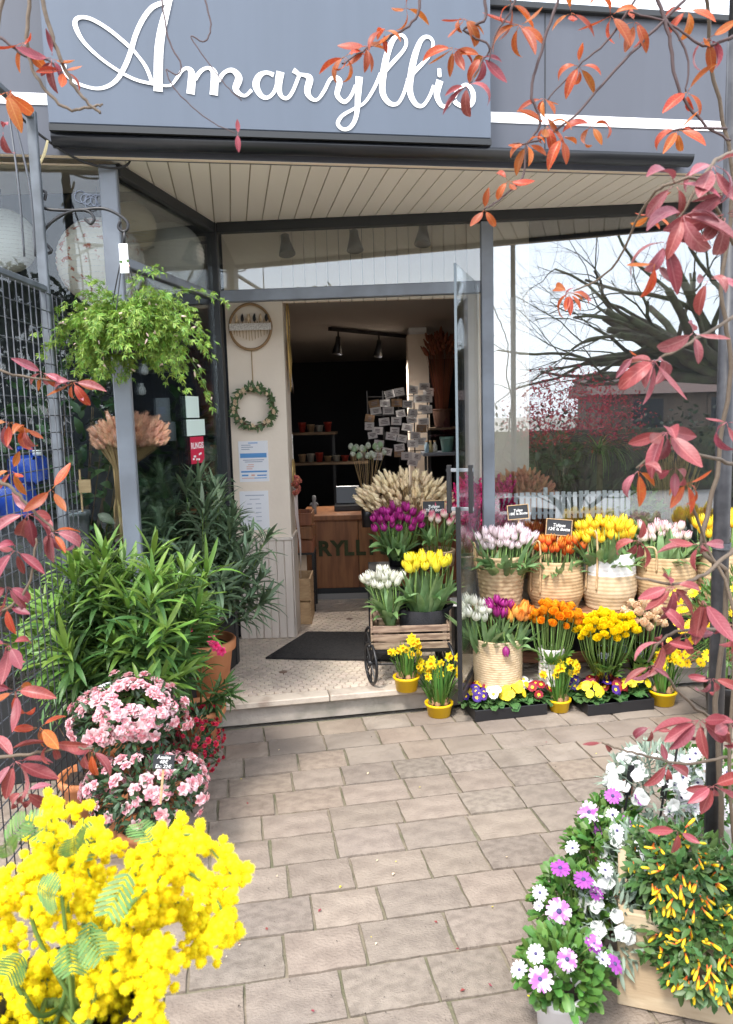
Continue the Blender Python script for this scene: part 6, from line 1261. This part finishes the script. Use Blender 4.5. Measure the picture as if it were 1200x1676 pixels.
RC = [(600, 75, A, 7, 44, 'o'), (565, 92, A, 5, 42, 'o'), (628, 50, A, 4, 40, 'o'), (665, 12, A, 4, 38, 'oo'), (742, 78, A, 6, 44, 'o'), (790, 92, A, 6, 44, 'or'), (765, 138, A - .1, 4, 46, 'r'), (760, 30, A, 5, 46, 'o'), (850, 40, A, 6, 52, 'o'), (838, 5, A, 4, 50, 'o'), (935, 20, A, 4, 46, 'o'), (1000, 25, A, 5, 48, 'o'), (948, 108, A, 6, 46, 'o'), (890, 160, A, 5, 40, 'o'), (895, 205, A, 6, 46, 'o'), (862, 235, A, 6, 48, 'o'), (920, 225, A, 4, 46, 'o'), (968, 205, A, 4, 44, 'o'), (1040, 35, A, 5, 44, 'o'), (1160, 62, A, 5, 48, 'or'), (1125, 150, A, 4, 44, 'o'), (1110, 212, A, 6, 46, 'o'), (1065, 350, A, 5, 36, 'o'), (832, 296, A, 4, 38, 'o'), (793, 343, A, 3, 32, 'o'), (1125, 15, A, 4, 46, 'o'),
      (1168, 268, Bq, 6, 82, 'p'), (1105, 300, Bq, 4, 76, 'rp'), (1118, 352, Bq, 5, 78, 'pr'), (1188, 350, Bq, 6, 92, 'rp'), (1090, 395, Bq, 5, 74, 'pr'), (1072, 430, Bq, 4, 58, 'op'), (1160, 455, Bq, 4, 70, 'pr'), (1195, 310, Bq, 4, 76, 'p'), (932, 478, A, 7, 44, 'o'), (945, 470, A, 2, 40, 'p'), (1072, 590, Bq, 6, 72, 'pr'), (1040, 580, Bq, 3, 54, 'op'), (1135, 545, Bq, 4, 62, 'p'), (1092, 705, Bq, 8, 78, 'r'), (1045, 770, Bq, 4, 56, 'po'), (1105, 765, Bq, 3, 62, 'r'), (1125, 790, Bq + .1, 5, 46, 'o'), (1190, 690, Bq, 4, 62, 'rp'), (1045, 885, A - .2, 5, 48, 'r'), (1145, 890, Bq, 5, 60, 'pr'), (1100, 958, Bq, 8, 66, 'r'), (1150, 980, Bq, 3, 80, 'r', -1.2, .7), (1120, 1035, Bq, 4, 60, 'r'), (1085, 1050, Bq, 4, 58, 'rp'), (1065, 1090, Bq, 4, 44, 'rp'), (1165, 1110, Bq, 5, 52, 'pr'), (1145, 1178, Bq, 9, 72, 'r'), (1195, 1185, Bq, 4, 60, 'r'), (1066, 1190, A - .2, 3, 42, 'r'), (1092, 1250, A - .2, 4, 52, 'r'), (1168, 1285, Bq, 6, 62, 'r'), (987, 1215, A - .1, 2, 36, 'r'), (1195, 1020, Bq, 4, 56, 'r'), (1110, 1360, Bq, 3, 46, 'r')]
RS = [([(1185, 1590, 2.2), (1182, 1350, 2.1), (1172, 1150, 2.1), (1190, 950, 2.08), (1150, 900, 2.07), (1172, 780, 2.1), (1195, 600, 2.1), (1182, 480, 2.08), (1200, 300, 2.06), (1165, 100, 2.0), (1150, -60, 1.9)], .0085, m_vw), ([(1215, 1610, 2.1), (1195, 1250, 2.05), (1200, 1000, 2.05), (1150, 880, 2.06), (1130, 800, 1.9)], .006, m_vw),
      ([(1200, 900, 1.5), (1160, 935, 1.45), (1110, 955, 1.4), (1040, 945, 1.4)], .0045, m_vw), ([(1190, 1030, 1.5), (1130, 1030, 1.42), (1085, 1045, 1.38), (1060, 1085, 1.38)], .004, m_vw), ([(1190, 1180, 1.5), (1140, 1160, 1.42), (1080, 1095, 1.38)], .004, m_vw), ([(1190, 1240, 1.5), (1120, 1250, 1.5), (1050, 1235, 1.55), (1010, 1225, 1.6), (985, 1215, 1.62)], .0035, m_vw), ([(1200, 760, 1.5), (1150, 745, 1.42), (1095, 735, 1.38), (1040, 765, 1.38)], .004, m_vw), ([(1200, 520, 1.5), (1130, 560, 1.42), (1075, 590, 1.38)], .004, m_vw), ([(1200, 400, 1.5), (1150, 300, 1.4), (1100, 300, 1.38), (1060, 330, 1.45), (1000, 440, 1.6), (940, 475, 1.7)], .0035, m_vw), ([(1200, 250, 1.5), (1165, 270, 1.4), (1118, 350, 1.38), (1085, 420, 1.38)], .004, m_vw),
      ([(1140, -20, A), (1060, 60, A), (985, 140, A), (940, 190, A), (880, 230, A), (840, 235, A)], .0035, m_vd), ([(920, -20, A), (890, 70, A), (870, 150, A), (885, 200, A), (862, 240, A), (855, 290, A), (820, 325, A), (793, 343, A)], .0035, m_vd), ([(1050, -20, A), (1000, 60, A), (945, 110, A), (895, 165, A)], .003, m_vd), ([(1070, -20, A), (1095, 60, A), (1110, 140, A), (1150, 200, A), (1195, 230, A)], .0045, m_vd), ([(1200, 60, A), (1150, 75, A), (1100, 40, A), (1030, 20, A)], .0035, m_vd), ([(1090, 30, A), (1125, 90, A), (1122, 150, A)], .003, m_vd),
      ([(690, -20, A), (680, 30, A), (640, 60, A), (600, 80, A), (560, 105, A)], .0035, m_vd), ([(790, -20, A), (795, 30, A), (760, 50, A), (800, 75, A), (790, 100, A), (770, 135, A - .08)], .0035, m_vd), ([(850, -20, A), (835, 20, A), (810, 60, A), (800, 100, A)], .003, m_vd), ([(1190, 210, A), (1110, 212, A), (1090, 220, A)], .003, m_vd)]
vine('climbing_vine', 'red and orange leaved vine climbing the black arch at the right', (px_ + .02, PD, 0), RC, RS)
Lq = 1.75
LC = [(35, 70, Lq, 5, 46, 'o'), (85, 95, Lq, 6, 48, 'or'), (105, 115, Lq, 4, 46, 'o'), (10, 150, Lq, 5, 50, 'o'), (5, 215, Lq, 2, 40, 'r'), (70, 610, Lq, 7, 42, 'op'), (120, 625, Lq, 8, 46, 'oop'), (15, 690, Lq, 5, 46, 'op'), (40, 700, Lq, 4, 42, 'or'), (20, 770, Lq, 5, 44, 'oo'), (45, 840, 1.6, 6, 62, 'pr'), (85, 870, 1.6, 7, 62, 'ppo'), (25, 900, 1.6, 5, 66, 'r'), (85, 800, 1.6, 3, 54, 'op'), (12, 960, 1.6, 4, 54, 'r'), (15, 1055, 1.55, 5, 60, 'r'), (25, 1130, 1.55, 6, 70, 'rro'), (65, 1190, 1.55, 6, 56, 'por'), (25, 1245, 1.55, 6, 72, 'pr'), (85, 1215, 1.55, 4, 54, 'r'), (150, 1228, 1.55, 4, 56, 'rro'), (40, 1295, 1.5, 4, 56, 'pr'), (10, 990, 1.6, 4, 60, 'ro')]
LS = [([(0, 60, Lq), (40, 90, Lq), (80, 100, Lq), (110, 130, Lq)], .0035, m_vd), ([(65, -20, Lq), (85, 60, Lq), (110, 120, Lq), (135, 160, Lq), (165, 185, Lq)], .0055, m_vw), ([(50, -20, Lq), (45, 80, Lq), (70, 140, Lq), (110, 178, Lq), (150, 175, Lq), (168, 172, Lq)], .0045, m_vw), ([(262, -20, Lq), (275, 60, Lq), (296, 105, Lq), (290, 122, Lq), (272, 115, Lq), (290, 150, Lq), (340, 195, Lq), (385, 218, Lq)], .002, m_vd), ([(330, -20, Lq), (345, 40, Lq), (335, 68, Lq), (313, 60, Lq), (335, 95, Lq), (370, 140, Lq), (396, 165, Lq)], .002, m_vd), ([(-20, 600, Lq), (30, 615, Lq), (80, 622, Lq), (125, 625, Lq)], .0035, m_vw), ([(-20, 780, 1.6), (20, 800, 1.6), (55, 835, 1.6), (90, 870, 1.6)], .005, m_vw), ([(-20, 1010, 1.6), (20, 990, 1.6), (50, 950, 1.6), (60, 880, 1.6)], .004, m_vw), ([(-20, 1240, 1.55), (40, 1235, 1.55), (100, 1225, 1.55), (150, 1225, 1.55)], .0045, m_vw), ([(5, 1700, 1.62), (-12, 1300, 1.6), (-10, 1000, 1.62), (-15, 600, 1.7), (-10, 100, Lq), (20, -40, Lq)], .008, m_vw)]
vn = vine('climbing_vine', 'red leaved vine on the left trellis with hanging bare tendrils', P(-5, 1800, 1.62) * V((1, 1, 0)) if False else V((P(0, 1000, 1.62).x, 1.62, 0)), LC, LS)
it = [(vl['r'][0], frame(-ZV, -cF, P(389, 222, Lq), S(24, Lq))), (vl['r'][2], frame(ZV, -cF, P(390, 216, Lq), S(18, Lq)))]
scatter(vn, 'leaf', it)
# ---- osteospermum pots along the path
m_os = mat('daisy_leaf', (.085, .19, .035), .45, .3, .025, trans=.2); p_os = [proto('leaf', lambda b, be=be: b.add(*blade(.036, .014, 4, 1, lambda v: .35 + .9 * math.sin(math.pi * (.02 + .8 * v)), be, .3)), m_os) for be in (-.6, .1)]
m_sil = mat('silver_leaf', (.23, .30, .23), .6, .2, .015, trans=.1); p_sil = [proto('leaf', lambda b, be=be: b.add(*blade(.045, .011, 3, 1, None, be, .25)), m_sil) for be in (-.3, .3)]
m_wpot = mat('white_plastic_pot', (.72, .72, .74), .4, 0); m_bpot = mat('brown_plastic_pot', (.23, .075, .04), .5, 0)
def fl(d, *l): return [(k, P(x, y, d - o), s_) for k, x, y, o, s_ in l]
q_ = P(918, 1650, 1.76)
daisybush('white potted daisies with lilac flowers nearest on the path', (q_.x, 1.77, 0), .052, .064, P(915, 1648, 1.70).z, P(922, 1586, 1.77), S(72, 1.77), .105, S(50, 1.77), 520, p_os, fl(1.72, ('w', 877, 1561, .06, .95), ('w', 851, 1588, .06, .85), ('pw', 884, 1603, .09, .95), ('pw', 928, 1570, .09, .8), ('p', 968, 1548, .02, .85), ('w', 985, 1572, .02, .8), ('p', 1006, 1578, .0, .8), ('pw', 972, 1545, .05, .6)), m_wpot, limit=200, s=1.0)
q_ = P(935, 1500, 2.03)
daisybush('daisies with one large lilac bloom behind the nearest pot', (q_.x, 2.03, 0), .05, .06, .10, P(935, 1480, 2.02), S(60, 2.02), .10, S(58, 2.02), 560, p_os, fl(1.95, ('pw', 915, 1492, .06, 1.1), ('w', 884, 1461, .03, .85), ('w', 883, 1483, .06, .6), ('p', 917, 1421, .02, .9), ('p', 975, 1465, .02, .7), ('p', 955, 1440, .02, .9), ('w', 978, 1455, .0, .9), ('w', 990, 1425, .0, .9)), m_bpot, limit=140)
q_ = P(985, 1400, 2.3)
daisybush('bushy daisy plant in the middle with a small white bloom', (q_.x, 2.3, 0), .05, .06, .10, P(985, 1392, 2.3), S(56, 2.3), .11, S(50, 2.3), 480, p_os, fl(2.22, ('w', 938, 1389, .0, .95), ('w', 1010, 1360, .0, .9)), m_bpot, limit=120)
q_ = P(998, 1380, 2.47)
daisybush('purple and lilac daisies at the back of the pot row', (q_.x, 2.47, 0), .05, .06, .10, P(1000, 1348, 2.46), S(48, 2.46), .10, S(38, 2.46), 420, p_os, fl(2.38, ('pw', 965, 1330, .04, 1.15), ('p', 978, 1352, .05, 1.0), ('p', 1018, 1350, .05, 1.1), ('w', 1003, 1334, .04, .9), ('w', 983, 1342, .06, .6), ('p', 1003, 1303, .0, .9), ('p', 1045, 1310, .0, .8)), m_bpot, limit=120)
m_cw = mat('white_bindweed_petal', (.56, .57, .55), .6, .08, trans=.25)
p_cw = [proto('blossom', lambda b: [b.add(*blade(.024, .026, 3, 1, lambda v: .3 + .8 * v, -.5, .05, 0, .05), 0, M.Rotation(6.283 * k / 5, 4, 'Z') @ M.Rotation(.55, 4, 'X')) for k in range(5)], m_cw)]
def silver(label, c_, crown, rx, ry, rz, nl, nb, pm=m_bpot, h=.10):
    c_, crown = V(c_), V(crown); root = thing('silver_bush', label, 'potted plant', c_); pot(root, c_, .045, .055, h, pm, .005); it = []; ib = []; b = MB()
    for k in range(18): d = rdir(-.1, 1); b.tube([c_ + V((0, 0, h * .88)), crown + V((d.x * rx, d.y * ry, d.z * rz)) * .85], .0022, 5)
    b.part('stems', m_sil, root, True)
    for k in range(nl): d = rdir(-.8, 1); it.append((rnd.choice(p_sil), frame(d + ZV * .5 + rdir() * .7, ZV + d * .5, crown + V((d.x * rx, d.y * ry, d.z * rz)) * U(.4, 1) ** .5, U(.7, 1.2))))
    for k in range(nb): d = rdir(-.2, 1); d = (d + V((-.2, -.5, .2))).normalized(); ib.append((p_cw[0], frameZ(d + V((0, -.3, .3)) + rdir() * .3, crown + V((d.x * rx, d.y * ry, d.z * rz)) * U(.95, 1.1), U(.6, .95))))
    scatter(root, 'leaf', it, 100, 'foliage'); scatter(root, 'blossom', ib)
q_ = P(1010, 1530, 1.95); silver('silver leaved white flowering plant beside the planter box', (q_.x + .03, 2.2, 0), P(1000, 1510, 1.95), S(50, 1.95), .1, S(75, 1.95), 480, 14)
q_ = P(1040, 1440, 2.55); silver('silver leaved plant with white blooms behind the yellow flowering shrub', (P(1045, 1410, 2.2).x, 2.2, 0), P(1045, 1410, 2.2), S(55, 2.2), .1, S(55, 2.2), 420, 16)
q_ = P(1095, 1340, 2.5); silver('silver leaved plant with many white blooms below the vine', (q_.x, 3.0, 0), P(1070, 1285, 2.5), S(80, 2.5), .14, S(62, 2.5), 560, 46)
q_ = P(1150, 1300, 2.7); daisybush('white daisies behind the black pole', (q_.x, 2.6, 0), .06, .075, .14, P(1150, 1290, 2.6), S(66, 2.6), .13, S(72, 2.6), 420, p_os, fl(2.48, *[('w', 1085 + U(0, 120), 1225 + U(0, 120), U(0, .08), U(.8, 1.05)) for k in range(22)]), m_wpot, limit=80)
for k, (px, py, ln) in enumerate(((1030, 1280, 62), (1088, 1290, 50), (1112, 1200, 40))):
    p = P(px, py, 2.42); ro = thing('plant_marker', ('long black plant marker among the purple daisies', 'black plant marker in the white blooms', 'short black plant marker at the top of the white blooms')[k], 'plant marker', p + V((0, 0, -S(ln, 2.42)))); MB().cbox((-.011, -.001, -S(ln, 2.42) * .4), (.011, .001, S(ln, 2.42) * .5), .0008, 0, T(p) @ M.Rotation(.12, 4, 'Y')).part('blade', m_black, ro); MB().cbox((-.004, -.0015, -S(ln, 2.42) * 1.3), (.004, .0015, -S(ln, 2.42) * .4), .001, 0, T(p) @ M.Rotation(.12, 4, 'Y')).part('stake', m_black, ro)
# ---- stone planter with yellow and orange flowered shrub
m_plant = mat('sandstone_planter', (.50, .40, .27), .8, .03, c2=(.40, .30, .19), ns=5, nd=6, stretch=(1, 1, 5), bump=.15, bs=30)
a_ = P(1013, 1500, 1.88); zt_ = P(1013, 1492, 1.88).z; XP = basis(V((a_.x, 1.88, 0)), V((math.cos(-.32), math.sin(-.32), 0)), V((math.sin(-.32), -math.cos(-.32), 0))); plx = .42
pln = thing('planter_box', 'beige stone planter box at the lower right corner', 'planter', XP @ V((plx / 2, .15, 0))); b = MB()
MB().cbox((0, 0, 0), (plx, .025, zt_), .004, 0, XP).part('front_panel', m_plant, pln); MB().cbox((0, .3, 0), (plx, .325, zt_), .004, 0, XP).part('back_panel', m_plant, pln)
for u_ in (0, plx - .025): MB().cbox((u_ - .002, .0255, 0), (u_ + .025, .2995, zt_ + .002), .004, 0, XP).part('side_panel', m_plant, pln)
MB().box((.026, .026, zt_ - .06), (plx - .026, .299, zt_ - .05), 0, XP).part('soil', m_soil, pln)
m_ju = mat('justicia_leaf', (.065, .135, .035), .45, .3, .03, trans=.15); p_ju = [proto('leaf', lambda b, be=be: b.add(*blade(.032, .015, 3, 1, None, be, .25)), m_ju) for be in (-.4, .2)]
m_jf = mat('yellow_orange_trumpet', (.80, .16, .03), .5, .15, .015, trans=.25, grad=(2, .006, .016, (.93, .66, .02)))
p_jf = [proto('blossom', lambda b: b.lathe([(.0012, 0), (.0022, .006), (.0034, .014), (.0038, .022), (.0034, .028), (.0008, .032)], 6), m_jf)]
cr = P(1118, 1500, 1.9); jr = thing('flowering_shrub', 'shrub with small yellow and orange tubular flowers in the stone planter', 'shrub', XP @ V((plx / 2, .15, zt_ - .05))); b = MB(); it = []; ib = []; rb = wm(jr).translation
for k in range(46):
    d = rdir(-.25, 1); e_ = cr + V((d.x * S(95, 1.9), d.y * .13, d.z * S(125, 1.9) - (.05 if d.z < .2 else 0))); pts = spline([rb + V((U(-.06, .06), U(-.05, .05), 0)), rb.lerp(e_, .5) + V((0, 0, .03)), e_], 5); b.tube(pts, .0018, 4)
    for i in range(3, 11):
        for j in range(4): it.append((rnd.choice(p_ju), frame(rdir() + d * .7, ZV + d, pts[i] + rdir() * U(.0, .022), U(.7, 1.25))))
for c_, rx, ry, rz, nn_ in ((P(1100, 1420, 1.9), S(74, 1.9), .13, S(72, 1.9), 900), (P(1158, 1550, 1.82), S(88, 1.82), .12, S(84, 1.82), 1500), (P(1190, 1480, 1.9), S(60, 1.9), .12, S(110, 1.9), 500)):
    for k in range(nn_): d = rdir(-.95, 1); it.append((rnd.choice(p_ju), frame(rdir() + d, ZV + d, c_ + V((d.x * rx, d.y * ry, d.z * rz)) * (U(.5, 1) ** .5 + .25 * noise.noise(d * 2.5 + c_ * 9)), U(.7, 1.3))))
    for k in range(nn_ // 11): d = rdir(-.8, .9); d = (d + V((0, -.9, .1))).normalized(); ib.append((p_jf[0], frameZ(d * .7 + rdir() * .9 + V((0, 0, -.9)), c_ + V((d.x * rx, d.y * ry, d.z * rz)) * U(.92, 1.02), U(.85, 1.2))))
b.part('stems', m_bark, jr, True); scatter(jr, 'leaf', it, 200, 'foliage'); scatter(jr, 'blossom', ib, 300)
# ================================================================== ACROSS THE STREET (seen in the window glass; evergreen added)
Nw = en
def refl(px, py, t, off=0):
    r = ray(px, py).normalized(); q = Hit(px, py, EA, en); rr = r - 2 * r.dot(en) * en; return q + rr * t
m_moss_b = mat('mossy_bark', (.085, .065, .045), .9, .1, c2=(.11, .115, .06), ns=6, bump=.4, bs=20)
t0 = refl(1205, 640, 8.0); tree = thing('pollarded_tree', 'bare mossy pollarded tree across the street, mirrored in the shop window', 'tree', (t0.x, t0.y, 0)); tr_ = MB(); br_ = MB(); rt = random.Random(5)
fork = V((t0.x, t0.y, 2.0)); tr_.tube([(t0.x, t0.y, -.02), (t0.x, t0.y, 1.2), fork], [.26, .2, .19], 12); tr_.part('trunk', m_moss_b, tree, True)
def grow(mb, p, d, L, r, lev, gnarl=.35, n=3, drop=0.0):
    pts = [p]; rs = [r]
    for k in range(5): d = (d + V((rt.uniform(-1, 1), rt.uniform(-1, 1), rt.uniform(-1, 1) + drop)) * gnarl).normalized(); p = p + d * L / 5; pts.append(p); rs.append(r * (1 - .1 * (k + 1)))
    mb.tube(pts, rs, 7 if lev > 2 else 4)
    if lev > 0:
        for k in range(n + (1 if lev < 3 else 0)):
            i = rt.randrange(2, 6); nd = (d + V((rt.uniform(-1, 1), rt.uniform(-1, 1), rt.uniform(-.6, .9))) * .9).normalized(); grow(mb, pts[i], nd, L * rt.uniform(.55, .8), rs[i] * .55, lev - 1, gnarl, n, drop)
for a, e in ((2.6, .5), (3.3, .25), (3.0, .12), (2.8, .35), (3.4, .75), (2.0, .7), (4.2, .4), (3.0, .9), (5.2, .5), (.4, .4), (3.6, .55), (2.9, .6), (3.15, .45), (2.3, .35)):
    dv = V((math.cos(a), math.sin(a) * .6, e)).normalized(); grow(br_, fork, dv, 2.2, .10, 4, .26, 2)
br_.part('crown', m_moss_b, tree, True)
s0 = refl(945, 700, 6.2); sh_ = thing('red_shrub', 'red leaved shrub across the street, mirrored in the shop window', 'shrub', (s0.x, s0.y, 0)); b = MB()
for k in range(9): a = k * .7; grow(b, V((s0.x, s0.y, -.02)), V((math.cos(a) * .5, math.sin(a) * .5, 1)), .95, .035, 3, .3, 3, .15)
b.part('trunk', m_moss_b, sh_, True); m_rs = mat('red_shrub_leaf', (.40, .045, .06), .6, .35, .015, trans=.2); p_rs = proto('leaf', lambda b: b.add(*blade(.07, .03, 3, 1, None, -.4, .2)), m_rs); b = MB()
for k in range(2400): d = rdir(-.7, 1); q_ = V((s0.x, s0.y, 1.5)) + V((d.x * .95, d.y * .7, d.z * .65)) * (U(.2, 1) ** .6 + .4 * noise.noise(d * 3)); b.addp(p_rs, frame(rdir(), rdir(), q_, U(.45, .85)))
b.part('crown', m_rs, sh_, True, 'stuff')
m_hed = mat('hedge_leaf', (.035, .05, .02), .7, .4, .03); hd = thing('hedge', 'dark garden hedge across the street, mirrored in the shop window', 'hedge', (3, -6.9, 0)); p_hd = proto('leaf', lambda b: b.add(*blade(.12, .06, 3, 1, None, -.4, .2)), m_hed); b = MB()
for k in range(5200): b.addp(p_hd, frame(rdir(), rdir(), V((U(-9, 12), -6.9 + U(-.35, .35), U(0, 1.45) + .25 * math.sin(k)))))
b.part('foliage', m_hed, hd, True, 'stuff'); MB().box((-9, -7.0, -.02), (12, -6.8, 1.2)).part('branches', m_moss_b, hd)
m_hw = mat('brown_render', (.16, .12, .09), .85, 0, c2=(.12, .09, .07), ns=2); m_tile = mat('brown_roof_tile', (.12, .07, .055), .8, 0, bump=.5, bs=14)
hx_, hy_ = refl(1110, 700, 13).x + 1.2, -11.5; ho = thing('house', 'low brown house across the street, mirrored in the shop window', 'house', (hx_, hy_ - 2, 0)); MB().box((hx_ - 2.2, hy_ - 4, -.02), (hx_ + 4, hy_, 2.0)).part('wall', m_hw, ho)
MB().add([(hx_ - 2.5, hy_ + .3, 1.95), (hx_ + 4.3, hy_ + .3, 1.95), (hx_ + 4.3, hy_ - 2, 2.5), (hx_ - 2.5, hy_ - 2, 2.5), (hx_ - 2.5, hy_ - 4.3, 1.95), (hx_ + 4.3, hy_ - 4.3, 1.95)], [(0, 1, 2, 3), (3, 2, 5, 4), (0, 3, 4), (1, 5, 2)]).part('roof', m_tile, ho)
for k in range(3): wn = MB().box((hx_ - 1.5 + 1.9 * k, hy_ - .01, .9), (hx_ - .6 + 1.9 * k, hy_ + .03, 1.9)).part('window', m_hw, ho); MB().box((hx_ - 1.42 + 1.9 * k, hy_ + .031, .98), (hx_ - .68 + 1.9 * k, hy_ + .036, 1.82)).part('pane', m_gift, wn)

evg = thing('added_evergreen', 'dark evergreen added across the street to darken the left window reflection', 'tree', (-2.4, -8.2, 0)); b = MB(); MB().tube([(-2.4, -8.2, -.02), (-2.4, -8.2, 2), (-2.4, -8.2, 3.6)], [.2, .15, .03], 10).part('trunk', m_moss_b, evg, True)  # unseen tree, added as a dark mass for the left pane to reflect
for k in range(6500):
    d = rdir(-1, 1); q_ = V((-2.4 + d.x * 1.9, -8.2 + d.y * 1.5, 2.1 + d.z * 1.8)) if U(0, 1) < .7 else V((-2.4 + d.x * 1.5, -8.2 + d.y * 1.2, 2.3 + d.z * 1.9)); b.addp(p_hd, frame(rdir(), rdir(), q_ + rdir() * .25, U(1, 2)))
b.part('crown', m_hed, evg, True, 'stuff')
# fallen petals, leaves and crumbs of soil on the paving
fp_ = MB(); mats_ = [m_yellow, m_tw, m_dp, m_vr, m_soil, m_dryf]
for k in range(110):
    q_ = G(U(300, 1050), U(1190, 1676), .004); c_ = rnd.choice((4, 4, 4, 4, 4, 4, 5, 5, 3, 3, 0)); s_ = U(.002, .006) if c_ == 4 else U(.004, .011)
    fp_.add(*blade(s_ * 1.4, s_, 2, 1, None, U(-1, 1), .3), c_, frame(V((U(-1, 1), U(-1, 1), .1)), ZV, q_, 1))
fp_.part('fallen_petals', mats_, None, True, 'stuff'); o_ = bpy.data.objects['fallen_petals']; o_['label'] = 'scattered petals and soil crumbs on the paving'; o_['category'] = 'litter'

# cable from the trellis to the post, raffia bow, cloud emblem on the glass
ca_ = thing('black_cable', 'black cable drooping from the trellis post to the grey shop post', 'cable', P(120, 240, 3.2)); MB().tube(spline([P(32, 190, TD), P(75, 228, 3.15), P(130, 262, 3.25), P(180, 275, 3.33), P(208, 270, 3.34), P(216, 252, 3.4)], 6), .005, 6).part('line', m_black, ca_, True)
m_raf = mat('raffia', (.62, .53, .30), .8, .1)
for k, q in enumerate(([(78, 230), (68, 262), (55, 280)], [(62, 272), (63, 295), (59, 312)], [(78, 230), (74, 250), (62, 275)])): MB().tube(spline([P(x, y, 3.1) for x, y in q], 5), [.004] * 10 + [.002], 5).part('raffia_tie', m_raf, ca_, True)
em = thing('cloud_emblem', 'grey cloud shaped emblem on the glass left of the post', 'sticker', Hit(150, 328, LP, fn)); m_em = mat('emblem_grey', (.22, .25, .32), .6, 0)
for px, py, r in ((132, 322, 9), (141, 326, 8), (149, 328, 9), (158, 328, 9), (165, 327, 8), (150, 334, 10)):
    c_ = Hit(px, py, LP + fn * .006, fn); MB().tube([c_ + f1 * S(r, 3.3) * math.cos(a) + ZV * S(r, 3.3) * math.sin(a) for a in np.linspace(0, 6.283, 18)], .0022, 5).part('outline', m_em, em, True)
